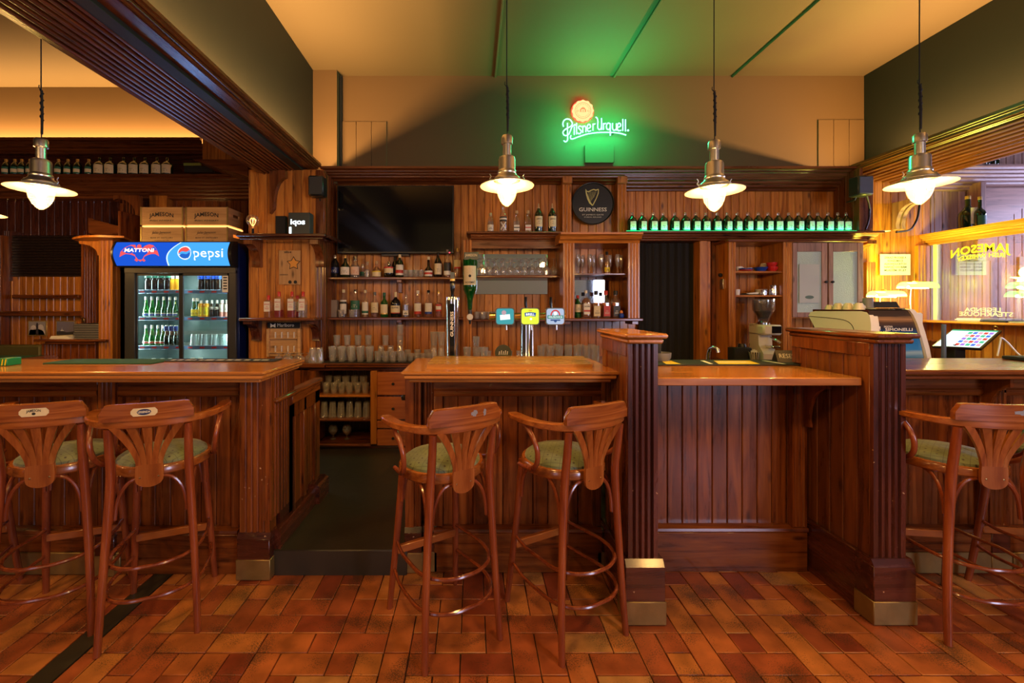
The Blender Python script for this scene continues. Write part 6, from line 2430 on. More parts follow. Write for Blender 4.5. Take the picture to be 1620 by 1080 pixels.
su = [Z(428.5, YCB + .02), Z(466.5, YCB + .02)]
for zz in su:
    MB().box(X(1163, YCB), X(1240, YCB), YCB + .02, 4.68, zz - .02, zz, .004).build('shelf', wood('back', 'x'), t)
t = thing('wall_cupboard', 'wall cupboard with two frosted glass doors above the coffee machine', 'cupboard', (X(1310, YCB), 4.5, Z(503, YCB)))
zb2 = Z(500, YCB)
m = MB().box(X(1254, YCB), X(1366, YCB), YCB + .02, 4.69, zb2 - .02, zb2)
m.box(X(1254, YCB), X(1257, YCB), YCB + .02, 4.69, zb2, zt_)
m.box(X(1363, YCB), X(1366, YCB), YCB + .02, 4.69, zb2, zt_)
m.box(X(1254, YCB), X(1366, YCB), 4.66, 4.69, zb2, zt_)
m.build('body', wood('back'), t)
fg = plain('frosted_glass', (.42, .55, .50), .35, bump=1.0, bscale=160, var=.25, vscale=180)
for k, (a, b, kn) in enumerate(((1254, 1309, 1305), (1311, 1366, 1315))):
    m = MB()
    m.box(X(a, YCB), X(a + 7.5, YCB), YCB - .002, YCB + .018, zb2 - .01, zt_ - .004, .003)
    m.box(X(b - 9, YCB), X(b, YCB), YCB - .002, YCB + .018, zb2 - .01, zt_ - .004, .003)
    m.box(X(a + 7.5, YCB), X(b - 9, YCB), YCB - .001, YCB + .018, Z(398, YCB), zt_ - .004, .003)
    m.box(X(a + 7.5, YCB), X(b - 9, YCB), YCB - .001, YCB + .018, zb2 - .01, Z(494, YCB), .003)
    d_ = m.build('door', wood('daylit'), t)
    MB().box(X(a + 7.5, YCB), X(b - 9, YCB), YCB + .006, YCB + .010, Z(494, YCB), Z(398, YCB)).build('pane', fg, t).parent = d_
    MB().lathe([(0, 0), (.007, 0), (.006, .010), (.014, .016), (.012, .026), (0, .028)], (X(kn, YCB), YCB - .002, Z(446, YCB)), 12, axis='y').build('knob', M['black'], t).parent = d_
t = thing('notice_sheet', 'white printed sheet taped to the left frosted door', 'paper', (X(1280, YCB - .004), YCB - .004, Z(485, YCB)))
m = MB().box(X(1264, YCB), X(1296, YCB), YCB - .005, YCB - .003, Z(479, YCB), Z(418, YCB))
m.build('sheet', plain('pale_sheet', (.48, .52, .50), .6), t)
m = MB()
disc(m, X(1280, YCB), Z(470, YCB), .046, lambda a, b, e=0: (a, YCB - .0056, b), 24, .018)
m.build('oval_print', plain('oval_green', (.10, .16, .13), .6), t, smooth=False)


# crockery
def lathe_thing(name, label, cat, prof, mat, px, Y, z, part='body', n=22, group=None, handle=None, rot=0):
    t = thing(name, label, cat, (0, 0, 0), group)
    MB().lathe(prof, (0, 0, 0), n).build(part, mat, t, local=True)
    if handle:
        MB().tube(handle, .004, 6, smooth=3).build('handle', mat, t, local=True)
    put(t, px, Y, z, rot)
    return t


def cup_prof(r, h):
    return [(0, 0), (r * .55, 0), (r * .6, .004), (r * .9, h * .45), (r, h), (r - .004, h), (r * .82, h * .45), (r * .5, .008), (0, .008)]


CH = lambda r, h: [(r * .92, 0, h * .85), (r * 1.5, 0, h * .8), (r * 1.5, 0, h * .4), (r * .82, 0, h * .35)]
cz1, cz2 = su
lathe_thing('cup', 'white cup lying at the left end of the crockery shelf', 'cup', cup_prof(.034, .055), M['white'], 1165 + 4, 4.50, cz1, handle=CH(.034, .055))
t = thing('saucer_stack', 'stack of blue and red saucers on the upper crockery shelf', 'saucers', (0, 0, 0))
for i, mt in enumerate(('red', 'red', 'blue', 'blue')):
    MB().lathe([(0, 0), (.035, 0), (.070, .010), (.070, .013), (.035, .005), (0, .005)], (0, 0, i * .007), 26).build('saucer', M[mt], t, local=True)
put(t, 1179, 4.47, cz1)
for px, mt, lb_, dz in ((1170, 'white', 'upturned white cup on the left of the saucers', 0), (1186, 'white', 'white cup resting over the saucers', .035)):
    lathe_thing('cup', lb_, 'cup', upside(cup_prof(.036, .052), .052), M[mt], px, 4.56, cz1 + (0 if not dz else 0), handle=[(.033, 0, .01), (.054, 0, .015), (.05, 0, .04), (.03, 0, .04)])
lathe_thing('saucer_stack', 'short stack of dark blue bowls beside the saucers', 'saucers', [(0, 0), (.04, 0), (.07, .045), (.066, .045), (.036, .006), (0, .006)], M['blue'], 1203, 4.47, cz1)
lathe_thing('cup', 'tall upturned cream cup standing behind the red cups', 'cup', upside(cup_prof(.044, .10), .10), M['cream'], 1208, 4.60, cz1)
lathe_thing('cup', 'lower red cup on the upper crockery shelf', 'cup', cup_prof(.052, .050), M['red'], 1222, 4.46, cz1, handle=CH(.052, .05), rot=.3)
lathe_thing('cup', 'upper red cup stacked on another red cup', 'cup', cup_prof(.052, .050), M['red'], 1221, 4.46, cz1 + .0445, handle=CH(.052, .05), rot=.5)
lathe_thing('bowl', 'upper white bowl of a pair on the lower crockery shelf', 'bowl', [(0, 0), (.045, 0), (.058, .028), (.054, .028), (.04, .005), (0, .005)], M['white'], 1204, 4.52, cz2 + .035)
lathe_thing('bowl', 'lower white bowl of a pair on the lower crockery shelf', 'bowl', [(0, 0), (.045, 0), (.062, .034), (.058, .034), (.04, .005), (0, .005)], M['white'], 1204, 4.52, cz2)
lathe_thing('milk_jug', 'large steel milk jug with handle on the lower crockery shelf', 'jug', [(0, 0), (.042, 0), (.044, .03), (.036, .08), (.040, .105), (.037, .105), (.033, .08), (0, .07)], M['chrome'], 1224, 4.46, cz2, handle=[(.038, 0, .095), (.066, 0, .09), (.066, 0, .04), (.043, 0, .03)])
lathe_thing('milk_jug', 'small steel milk jug left of the large one', 'jug', [(0, 0), (.028, 0), (.029, .02), (.025, .045), (.028, .058), (.025, .058), (0, .04)], M['chrome'], 1208, 4.42, cz2, handle=[(.026, 0, .05), (.044, 0, .048), (.04, 0, .02), (.028, 0, .018)])
lathe_thing('cup', 'small white cup at the left end of the lower crockery shelf', 'cup', tumbler(.024, .028, .06), M['white'], 1166, 4.44, cz2)
m = MB().box(X(1170, 4.44), X(1198, 4.44), 4.42, 4.58, cz2 + .001, cz2 + .010, .002)
solo('tray', m, M['matt'], 'thin dark tray on the lower crockery shelf', 'tray')
m = MB()
m.prism([(X(1180, 4.5), cz2 + .011), (X(1196, 4.5), cz2 + .011), (X(1197, 4.5), cz2 + .035), (X(1190, 4.5), cz2 + .030), (X(1176, 4.5), cz2 + .020)], 'y', 4.45, 4.55)
solo('napkin', m, M['paper'], 'folded white napkin on the thin tray', 'napkin')

# coffee grinder
GX, GYY = X(1208, 4.36), 4.36
t = thing('coffee_grinder', 'white coffee grinder with clear hopper and small black screen', 'coffee grinder', (GX, GYY, ZC))
gz = lambda p: Z(p, GYY)
m = MB()
m.prism([(GYY - .10, ZC + .001), (GYY + .12, ZC + .001), (GYY + .12, gz(512)), (GYY + .06, gz(512)), (GYY - .02, gz(530)), (GYY - .03, gz(545)), (GYY - .10, gz(558))], 'x', GX - .07, GX + .07)
m.build('body', M['cream'], t)
m = MB()
m.box(GX - .085, GX + .115, GYY - .12, GYY + .12, gz(529), gz(513), .018)
m.build('head', M['cream'], t)
MB().box(GX + .0, GX + .10, GYY - .124, GYY - .115, gz(526), gz(515), .003).build('screen', M['g_black'], t)
m = MB().lathe([(.045, gz(510)), (.05, gz(506)), (.068, gz(498)), (.100, gz(490)), (.100, gz(474)), (.096, gz(474)), (.09, gz(490)), (.06, gz(498))], (GX + .0, GYY, 0), 24)
m.build('hopper', glass('hopper_glass', (.75, .72, .70), .2, haze=.12), t)
MB().lathe([(0, gz(505)), (.055, gz(502)), (.088, gz(492)), (0, gz(491))], (GX, GYY, 0), 20).build('coffee_beans', plain('beans', (.03, .015, .008), .4, bump=1, bscale=120), t)
MB().lathe([(.06, gz(514)), (.06, gz(510)), (.045, gz(508)), (0, gz(508))], (GX, GYY, 0), 20).build('collar', M['chrome'], t)
MB().lathe([(.101, gz(474.5)), (.104, gz(474)), (.102, gz(472.5)), (0, gz(472))], (GX, GYY, 0), 24).build('lid', M['g_clear'], t)
m = MB().tube([(GX + .03, GYY - .06, gz(533)), (GX + .03, GYY - .14, gz(536)), (GX + .05, GYY - .17, gz(540))], .012, 10)
m.box(GX - .01, GX + .07, GYY - .15, GYY - .03, gz(549), gz(545), .004)
m.build('portafilter_fork', M['chrome'], t)
# things beside the grinder
t = thing('utensil_box', 'black holder box with spoons and a dark camera-like lid left of the grinder', 'box', (X(1176, 4.3), 4.3, ZC))
MB().box(X(1162, 4.26), X(1190, 4.26), 4.26, 4.38, ZC + .001, Z(550, 4.26), .006).build('box', M['matt'], t)
m = MB()
for i, (a, b) in enumerate(((1166, .05), (1171, .03), (1184, .04))):
    m.tube([(X(a, 4.32), 4.32, Z(552, 4.3)), (X(a + 3, 4.32), 4.33, Z(550, 4.3) + b)], .004, 6)
m.build('spoon', M['chrome'], t)
MB().lathe([(0, 0), (.036, 0), (.038, .03), (.030, .05), (0, .052)], (X(1174, 4.34), 4.34, Z(551, 4.3) - .005), 18).build('lid', M['black'], t)
t = thing('paper_basket', 'striped paper basket with sugar sachets beside the grinder', 'basket', (0, 0, 0))
m = MB()
for i in range(16):
    a = i / 16 * 2 * PI
    m.add([(.03 * math.cos(a + d), .03 * math.sin(a + d), 0) for d in (-.11, .11)] + [(.052 * math.cos(a + d), .052 * math.sin(a + d), .10) for d in (.11, -.11)], [(0, 1, 2, 3)])
MB().lathe([(0, .001), (.029, .0), (.0508, .098), (.048, .098), (.026, .01), (0, .01)], (0, 0, 0), 20).build('cup', M['cream'], t, local=True)
m.build('stripe', M['ink'], t, local=True)
m = MB()
for i in range(7):
    a = i * .9
    m.box(.02 * math.cos(a) - .008, .02 * math.cos(a) + .008, .02 * math.sin(a) - .002, .02 * math.sin(a) + .002, .05, .115 + .008 * math.sin(i * 2))
m.build('sachet', M['paper'], t, local=True)
put(t, 1193, 4.22, ZC)
# faucet and siphon on the service counter
t = thing('faucet', 'short curved chrome tap rising behind the black and yellow mat', 'faucet', (X(1120, 2.95), 2.95, 1.085))
fx_ = X(1120, 2.95)
m = MB().tube([(fx_, 2.95, 1.085), (fx_, 2.95, 1.19), (fx_ + .003, 2.94, Z(553, 2.95)), (fx_ + .012, 2.92, Z(549, 2.95)), (fx_ + .026, 2.89, Z(550, 2.95)), (fx_ + .030, 2.88, Z(556, 2.95))], [.014, .013, .012, .012, .012, .011], 12, smooth=4)
m.build('spout', M['chrome'], t)
MB().lathe([(0, 0), (.026, 0), (.026, .006), (.016, .012), (0, .012)], (fx_, 2.95, 1.085), 18).build('base', M['chrome'], t)
t = thing('bowl', 'grey bowl with a black lid behind the left fluted post', 'bowl', (0, 0, 0))
MB().lathe([(0, 0), (.05, 0), (.066, .03), (.068, .06), (.064, .06), (.06, .03), (0, .01)], (0, 0, 0), 24).build('body', M['grey'], t, local=True)
MB().lathe([(0, .05), (.018, .052), (.020, .11), (.014, .13), (0, .131)], (-.012, .0, 0), 16).build('bottle_top', M['matt'], t, local=True)
put(t, 1044, 2.72, ZR)

# coffee machine
MY = 2.90
mz = lambda p: Z(p, MY)
t = thing('coffee_machine', 'large white espresso machine with a blue landscape panel lettered SIMONELLI on its back', 'coffee machine', (2.75, 3.1, 1.086))
a1 = X(1378, MY)
a0 = a1
mtop = mz(492)
sY = lambda px: a1 * FPX / (px - VX)
prof = [(sY(p), Z(q, sY(p))) for p, q in ((1279, 499), (1282, 493.5), (1290, 492), (1362, 492), (1371, 494), (1376, 500), (1378, 512), (1379, 560), (1300, 560), (1290, 520))]
m = MB().prism(prof, 'x', a1, a1 + .03)
m.prism([(y_ + .004, z_ - .004) for y_, z_ in prof], 'x', a1 + .03, a1 + .06)
m.build('side_housing', M['white'], t)
MB().box(a1 + .06, a1 + .43, MY + .06, sY(1290) - .01, 1.20, mtop - .012, .01).build('housing', M['white'], t)
m = MB().tube([(a1 - .001, sY(p), Z(q, sY(p))) for p, q in ((1279, 500), (1310, 502.5), (1335, 506), (1347, 513), (1352, 524))], .0022, 6, smooth=4)
m.build('seam', M['ink'], t)
b0, b1 = a1 + .002, X(1447, MY)
m = MB()
bk = [(b0, mz(574)), (b0, mz(490)), (X(1445, MY), mz(490)), (X(1455, MY), mz(510)), (X(1468, MY), mz(574))]
m.prism(bk, 'y', MY + .02, MY + .50)
m.build('back_body', plain('mirror_steel_dark', (.22, .19, .17), .12, 1.0), t)


def gradmat():
    m_, nt, b = newmat('landscape_print')
    tc = nt.nodes.new('ShaderNodeTexCoord')
    sp = nt.nodes.new('ShaderNodeSeparateXYZ')
    cr = nt.nodes.new('ShaderNodeValToRGB')
    mr = nt.nodes.new('ShaderNodeMapRange')
    nz = nt.nodes.new('ShaderNodeTexNoise')
    mp = nt.nodes.new('ShaderNodeMapping')
    mp.inputs['Scale'].default_value = (3, 1, 40)
    nz.inputs['Scale'].default_value = 1.5
    ad = nt.nodes.new('ShaderNodeMath')
    ad.operation = 'MULTIPLY_ADD'
    nt.links.new(tc.outputs['Object'], sp.inputs[0])
    nt.links.new(tc.outputs['Object'], mp.inputs[0])
    nt.links.new(mp.outputs[0], nz.inputs[0])
    nt.links.new(nz.outputs['Fac'], ad.inputs[0])
    ad.inputs[1].default_value = .03
    nt.links.new(sp.outputs[2], ad.inputs[2])
    mr.inputs['From Min'].default_value = mz(574) - 1.086
    mr.inputs['From Max'].default_value = mz(490) - 1.086 + .01
    nt.links.new(ad.outputs[0], mr.inputs['Value'])
    nt.links.new(mr.outputs[0], cr.inputs['Fac'])
    e = cr.color_ramp.elements
    e[0].color = (.10, .16, .26, 1)
    e[1].color = (.05, .035, .03, 1)
    e[1].position = 1
    for p, c in ((.12, (.03, .20, .50)), (.22, (.30, .48, .62)), (.27, (.04, .24, .60)), (.5, (.015, .16, .50)), (.62, (.02, .07, .22)), (.68, (.03, .035, .06)), (.78, (.10, .06, .04)), (.84, (.42, .24, .12)), (.90, (.06, .045, .04))):
        q = e.new(p)
        q.color = (*c, 1)
    nt.links.new(cr.outputs[0], b.inputs['Base Color'])
    b.inputs['Roughness'].default_value = .12
    b.inputs['Coat Weight'].default_value = .5
    return m_


m = MB()
m.add([(x, MY + .017, z) for x, z in [(b0, mz(574)), (b0, mz(490) - .004), (X(1444, MY), mz(490) - .004), (X(1454, MY), mz(510)), (X(1467, MY), mz(574))]] + [(x, MY + .02, z) for x, z in [(b0, mz(574)), (b0, mz(490) - .004), (X(1444, MY), mz(490) - .004), (X(1454, MY), mz(510)), (X(1467, MY), mz(574))]], [(0, 1, 2, 3, 4), (5, 6, 7, 8, 9), (0, 1, 6, 5), (1, 2, 7, 6), (2, 3, 8, 7), (3, 4, 9, 8), (4, 0, 5, 9)])
pl_ = m.build('back_panel', gradmat(), t)
m = MB()
text_mesh(m, 'NUOVA', .020, lambda a, b, e: (X(1409, MY) + a, MY + .0155, mz(517.0) + b), width=.060, bold=.02)
text_mesh(m, 'SIMONELLI', .028, lambda a, b, e: (X(1424, MY) + a + .008, MY + .0155, mz(521.5) + b), width=.19, bold=.02)
ox_, oz_ = X(1390, MY), mz(519.5)
m.add([(ox_ + a, MY + .0155, oz_ + b) for a, b in ((0, -.014), (.028, -.014), (.028, .014), (0, .014))], [(0, 1, 2, 3)])
m.build('lettering', M['white'], t, smooth=False).parent = pl_
m = MB()
m.add([(ox_ + a, MY + .0145, oz_ + b) for a, b in ((.003, .011), (.011, .011), (.025, -.011), (.017, -.011))], [(0, 1, 2, 3)])
m.build('logo_stroke', M['navy'], t, smooth=False).parent = pl_
m = MB().strap([(X(1443, MY), MY + .25, mz(489)), (X(1449, MY), MY + .25, mz(494)), (X(1457, MY), MY + .25, mz(510)), (X(1465, MY), MY + .25, mz(535)), (X(1472, MY), MY + .25, mz(574))], [.52] * 5, [.018] * 5)
m = MB()
ed = [(1441, 488.5), (1447, 490), (1453, 497), (1459, 510), (1466, 533), (1471, 552), (1475, 574)]
wd = [6, 7.5, 8, 8, 7.5, 7, 6]
pts = [(X(a, MY), mz(b)) for a, b in ed] + [(X(a - w_, MY), mz(b + 1)) for (a, b), w_ in list(zip(ed, wd))[::-1]]
m.prism(pts, 'y', MY, MY + .51)
m.build('side_arch', M['white'], t)
m = MB().box(b0 + .15, X(1440, MY), MY + .03, MY + .50, mz(490) + .001, mz(487), .004)
m.build('cup_tray', M['chrome'], t)
m = MB()
for xx in (a1 + .06, a1 + .36):
    for yy in (MY + .08, MY + .42):
        m.lathe([(0, 1.086), (.022, 1.086), (.022, 1.21), (0, 1.21)], (xx, yy, 0), 12)
m.build('foot', M['chrome'], t)
cups = ((1312, 0, 'nearest white cup on the espresso machine'), (1326, .03, 'second white cup on the espresso machine'), (1342, .03, 'third white cup on the espresso machine'), (1359, .03, 'rightmost white cup on the espresso machine'))
for px, dz, lb_ in cups:
    r_, h_ = (.030, .045) if dz == 0 else (.036, .058)
    lathe_thing('cup', lb_, 'cup', upside(cup_prof(r_, h_), h_), M['cream'], px, 2.86 * FPX / (px - VX), mtop, handle=[(r_ * .85, 0, h_ * .15), (r_ * 1.3, 0, h_ * .25), (r_ * 1.2, 0, h_ * .6), (r_ * .75, 0, h_ * .62)])
for px, lb_ in ((1334, 'small white cup stacked between the left cups'), (1350, 'small white cup stacked between the right cups')):
    lathe_thing('cup', lb_, 'cup', upside(cup_prof(.033, .05), .05), M['cream'], px, 2.95 * FPX / (px - VX), mtop, handle=[(.028, 0, .01), (.043, 0, .016), (.038, 0, .035), (.024, 0, .033)])
lathe_thing('paper_cup', 'dark tapered cup at the right of the white cups', 'cup', [(0, 0), (.036, 0), (.030, .09), (.026, .095), (0, .095)], M['grey'], 1373, 3.13, mtop)
m = MB()
m.prism([(X(1381, MY + .2), mz(487) + .0015), (X(1424, MY + .2), mz(487) + .0015), (X(1418, MY + .2), Z(477, MY + .2)), (X(1384, MY + .2), Z(477, MY + .2))], 'y', MY + .2, MY + .32)
solo('coffee_box', m, M['matt'], 'low dark tapered box on top of the espresso machine', 'box')

# ------------------------------------------------------------------ right side: glass wall, sill, lamps, till
GXX = 5.12
t = thing('glass_partition', 'glass partition with mirrored gold JAMESON lettering above the side sill', 'glass partition', (GXX, 3.2, 1.38))
MB().box(GXX - .004, GXX + .004, 1.6, 4.62, 1.40, 2.22).build('pane', glass('partition_glass', (.93, .94, .92), .26), t)
m = MB().box(GXX - .02, GXX + .02, 4.62, 4.66, 1.39, 2.24, .003)
m.build('frame', M['white'], t)
gf = lambda py_c, y_c: (lambda a, b, e=0: (GXX - .0055, y_c + a, py_c + b))
yj = GXX * FPX / (1548 - VX)
m = MB()
text_mesh(m, 'JAMESON', .115, lambda a, b, e: (GXX - .006, yj + a * 1.0, Z(393.5, yj) + b + .0 - .55 * a * a), width=.50, bold=.02)
text_mesh(m, 'IRISH WHISKEY', .060, lambda a, b, e: (GXX - .006, yj - .02 + a, Z(405, yj) + b - .5 * a * a), width=.40, bold=.01)
m.build('gold_lettering', plain('gold_letters', (.85, .70, .06), .5), t, smooth=False)
yj2 = GXX * FPX / (1555 - VX)
m = MB()
text_mesh(m, 'LEGENDA', .055, lambda a, b, e: (GXX - .006, yj2 + a, Z(490, yj2) + b), width=.30, bold=.02)
text_mesh(m, 'STEAKHOUSE', .060, lambda a, b, e: (GXX - .006, yj2 + a - .02, Z(497, yj2) + b), width=.44, bold=.02)
m.build('white_lettering', M['white'], t, smooth=False)
t = thing('sill', 'wooden sill strewn with papers under the glass partition', 'sill', (5.0, 3.0, 1.38))
MB().box(4.86, 5.15, 1.6, 4.69, 1.372, 1.398, .008).build('board', wood('back', 'y'), t)
sd = MB()
planks(sd, 1.6, 4.69, STEP, 1.371, 5.06, facing='-x')
sd.box(5.075, 5.12, 1.6, 4.69, STEP, 1.37)
struct('wall_right', sd, wood('back'))
cm = MB()
pr = [(4.98, 2.345), (4.98, 2.325)] + ridges((4.985, 2.32), (5.10, 2.225), 4, .008, [(5.16, 2.225), (5.20, 2.345)])
cm.prism(pr, 'y', 1.6, 4.69)
struct('trim_10', cm, wood('top', 'y'))
# cornice on the far wall of the right room, with bottles on it
cm = MB()
pr = [(4.50, 3.07), (4.50, 3.05)] + ridges((4.51, 3.045), (4.66, 2.84), 6, -.012, [(4.69, 2.83), (4.69, 3.07)])
cm.prism(pr, 'x', 5.02, 7.95)
struct('trim_11', cm, wood('daylit', 'x'))
for i, px in enumerate((1543, 1557, 1571)):
    put(bottle('bottle', '%s of the bottles standing on the high mauve cornice at right' % ORD[i], .045, .27, M['g_dkgreen'], M['gold'], M['label_white'], sh=.58, lz=(.2, .6), group='bottles on the high right cornice'), px, 4.56, 3.07)
put(bottle('champagne_bottle', 'large dark green bottle with pale label on the gold-lit side cornice', .075, .36, M['g_dkgreen'], M['gold'], M['label_white'], sh=.55, lz=(.15, .62), shape='squat', neck=.02, ang=.6), 1531, 4.42, 2.346)
put(bottle('champagne_bottle', 'slimmer dark bottle beside the large dark green one on the side cornice', .045, .33, M['g_dkgreen'], M['gold'], M['label_green'], sh=.5, lz=(.1, .4)), 1550, 4.33, 2.346)
t = thing('arch_board', 'mauve curved decorative arch board above the side cornice', 'board', (6.0, 4.6, 2.5))
m = MB()
pts = []
for i in range(13):
    a = PI / 2 + PI / 2 * i / 12
    pts.append((6.35 + .65 * math.cos(a), 2.05 + .65 * math.sin(a)))
prf = pts + [(5.55, 2.05), (5.55, 2.85), (6.35, 2.85)]
m.prism(prf, 'y', 4.62, 4.66)
m.build('board', wood('daylit', 'x'), t)
m = MB().box(5.50, 5.56, 4.55, 4.68, 2.3, 2.9, .004)
m.build('post', wood('daylit'), t)

# paper notices
for k, (a, b, c, d, Yk) in enumerate(((1392, 1440, 402, 435, 4.675),)):
    t = thing('paper_notice', 'pale yellow printed notice ZAKAZ PRODEJE pinned to the planks', 'notice', (X(1416, Yk), Yk, Z(d, Yk)))
    m = MB().box(X(a, Yk), X(b, Yk), Yk - .002, Yk, Z(d, Yk), Z(c, Yk))
    sh_ = m.build('sheet', M['paper'], t)
    m = MB()
    for i, s in enumerate(('ZÁKAZ PRODEJE A', 'KONZUMACE', 'ALKOHOLICKÝCH', 'NÁPOJŮ OSOBÁM', 'MLADŠÍM 18 LET')):
        text_mesh(m, s, .030, (lambda i_: (lambda p, q, e: (X(1416, Yk) + p, Yk - .003, Z(407.5 + i_ * 5.0, Yk) + q)))(i), width=.245 if i != 1 else .17, bold=.03)
    m.build('lettering', M['ink'], t, smooth=False).parent = sh_
m = MB().box(X(1612, 4.69), X(1622, 4.69), 4.685, 4.69, Z(464, 4.69), Z(406, 4.69))
solo('paper_notice', m, M['paper'], 'paper notice at the right edge seen through the glass', 'notice')
# carved pilaster by the notice
m = MB()
fluted(m, X(1453, 4.66), X(1466, 4.66), 4.66, 1.40, Z(388, 4.66), 2, .008, .04)
solo('pilaster', m, wood('back'), 'short fluted strip beside the glass partition', 'post')

# banker's lamps
M['lamp_green'] = None
lgm, lnt, lb0 = newmat('green_lamp_glass')
lb0.inputs['Base Color'].default_value = (.10, .55, .05, 1)
lb0.inputs['Roughness'].default_value = .15
lb0.inputs['Transmission Weight'].default_value = 0
lb0.inputs['Emission Color'].default_value = (.55, 1.0, .18, 1)
lb0.inputs['Emission Strength'].default_value = 1.6
for px, Yk, zz, lb_, pz in ((1452, 4.30, 1.399, 'brass desk lamp with green glass shade by the glass partition', 452), (1402, 4.45, 1.20, 'second green-shaded desk lamp glowing behind the espresso machine', 466)):
    xx = X(px, Yk)
    zc = Z(pz, Yk)
    t = thing('desk_lamp', lb_, 'desk lamp', (xx, Yk, zz))
    prof = []
    for i in range(9):
        a = PI * i / 8
        prof.append((Yk + .07 * math.cos(a), zc - .02 + .06 * math.sin(a)))
    inner = [(Yk + (y - Yk) * .92, z - .004) for y, z in prof[::-1]]
    m = MB().prism(prof + inner, 'x', xx - .15, xx + .15)
    m.build('shade', lgm, t)
    MB().tube([(xx - .10, Yk, zc - .015), (xx + .10, Yk, zc - .015)], .014, 10).build('tube_bulb', emis('desk_bulb', (1, .92, .62), 30), t)
    m = MB().tube([(xx, Yk + .06, zz + .02), (xx, Yk + .075, (zz + zc) / 2), (xx, Yk + .06, zc + .03), (xx, Yk, zc + .042)], .006, 8, smooth=4)
    m.build('stem', M['brass'], t)
    MB().lathe([(0, 0), (.06, 0), (.058, .012), (.02, .022), (0, .025)], (xx, Yk + .05, zz), 24).build('base', M['brass'], t)
    light('desk_lamp_light', 'POINT', (xx, Yk - .06, zc - .045), 8, (1.0, .80, .34), radius=.05)
    light('desk_lamp_up', 'AREA', (xx, Yk - .02, zc + .07), 12, (1.0, .86, .08), (PI + .35, 0, 0), .28, .12)
    light('desk_lamp_glow', 'POINT', (xx, Yk + .0, zc + .14), 8, (.90, 1.0, .10), radius=.06)
t = MB().box(X(1375, 4.3), 4.84, 4.26, 4.69, ZC + .0, 1.199, .005)
solo('side_cupboard', t, wood('bar'), 'low cupboard in the corner carrying the second desk lamp', 'cupboard')
# papers and keyboard-like items on the sill
rr = random.Random(12)
for i, (yy, w_, d_, hh, mt, nm, lb_) in enumerate(((4.15, .16, .20, .030, 'paper', 'paper_stack', 'stack of papers at the far end of the sill'),
                                                 (3.95, .18, .18, .016, 'ink', 'notebook', 'flat dark notebook on the sill beside the far paper stack'),
                                                 (3.74, .20, .20, .010, 'paper', 'paper_stack', 'loose sheets in the middle of the sill'),
                                                 (3.50, .20, .18, .014, 'grey', 'folder', 'grey folder on the near part of the sill'),
                                                 (3.28, .20, .16, .012, 'paper', 'paper_stack', 'white sheets near the clipboard on the sill'))):
    m = MB()
    for q in range(3):
        m.box(4.88 + rr.uniform(0, .02), 4.88 + w_ + rr.uniform(0, .02), yy - d_ / 2 + rr.uniform(-.01, .01), yy + d_ / 2 + rr.uniform(-.01, .01), 1.399 + hh * q / 3, 1.399 + hh * (q + 1) / 3 - .0005)
    solo(nm, m, M[mt], lb_, 'papers')
t = thing('wedge_stand', 'black and pale sloping stand at the near end of the sill', 'stand', (4.98, 3.0, 1.399))
MB().prism([(3.02, 1.399), (3.18, 1.399), (3.06, 1.47)], 'x', 4.88, 5.04).build('body', M['black'], t)
MB().box(4.89, 5.0, 3.19, 3.25, 1.399, 1.44, .002).build('card_block', M['cream'], t)
t = thing('key_ring', 'bunch of keys hanging from the front edge of the sill', 'keys', (4.855, 3.9, 1.36))
m = MB().tube([(4.85, 3.9 + .018 * math.cos(a * PI / 6), 1.345 + .018 * math.sin(a * PI / 6)) for a in range(12)], .002, 6, closed=True)
m.build('ring', M['brass'], t)
for i in range(3):
    m = MB()
    y_ = 3.885 + i * .014
    m.lathe([(0, 0), (.010, 0), (.010, .003), (0, .003)], (4.846, y_, 1.318), 12, axis='x')
    m.box(4.846, 4.849, y_ - .003, y_ + .003, 1.275, 1.312)
    m.build('key', M['brass'], t)
# till
TY2 = 2.95
t = thing('till_screen', 'tilted touch-screen till showing coloured buttons on the right bar', 'till', (4.41, 3.85, .99))
P0, P1, T0 = Vector((4.26, 3.90, 1.18)), Vector((4.44, 3.67, 1.18)), Vector((4.565, 4.0, 1.333))
eu, ev = (P1 - P0), (T0 - P0)
en = eu.cross(ev).normalized()
if en.z < 0:
    en = -en


def tilted(mb, u0, u1, v0, v1, e0, e1):
    vs = [tuple(P0 + eu * a + ev * b + en * e) for a in (u0, u1) for b in (v0, v1) for e in (e0, e1)]
    mb.add(vs, [(0, 1, 3, 2), (4, 6, 7, 5), (0, 4, 5, 1), (2, 3, 7, 6), (0, 2, 6, 4), (1, 5, 7, 3)])


m = MB()
tilted(m, 0, 1, 0, 1, -.022, 0)
hs_ = m.build('screen_housing', M['black'], t)
m = MB()
tilted(m, .03, .95, .03, .96, 0, .001)
m.build('screen', emis('till_screen_white', (.75, .95, .88), 1.3), t).parent = hs_
cl = [('red', (.8, .08, .06)), ('violet', (.45, .2, .8)), ('green', (.1, .6, .3)), ('blue', (.1, .2, .8)), ('pink', (.9, .4, .5))]
for k, (nm, cc) in enumerate(cl):
    for j in range(5):
        m = MB()
        i = (k + j * 2) % 5
        tilted(m, .42 + i * .105, .50 + i * .105, .10 + j * .16, .21 + j * .16, .001, .002)
        m.build('button', bpy.data.materials.get('button_' + nm) or emis('button_' + nm, cc, 1.0), t).parent = hs_
m = MB()
tilted(m, .03, .95, .90, .96, .001, .002)
m.build('title_bar', emis('till_green', (.05, .45, .2), 1.0), t).parent = hs_
MB().box(4.36, 4.46, 3.80, 3.90, 1.0, 1.200, .006).build('stand', M['matt'], t)
MB().box(4.30, 4.52, 3.74, 3.96, .991, 1.006, .004).build('foot', M['matt'], t)
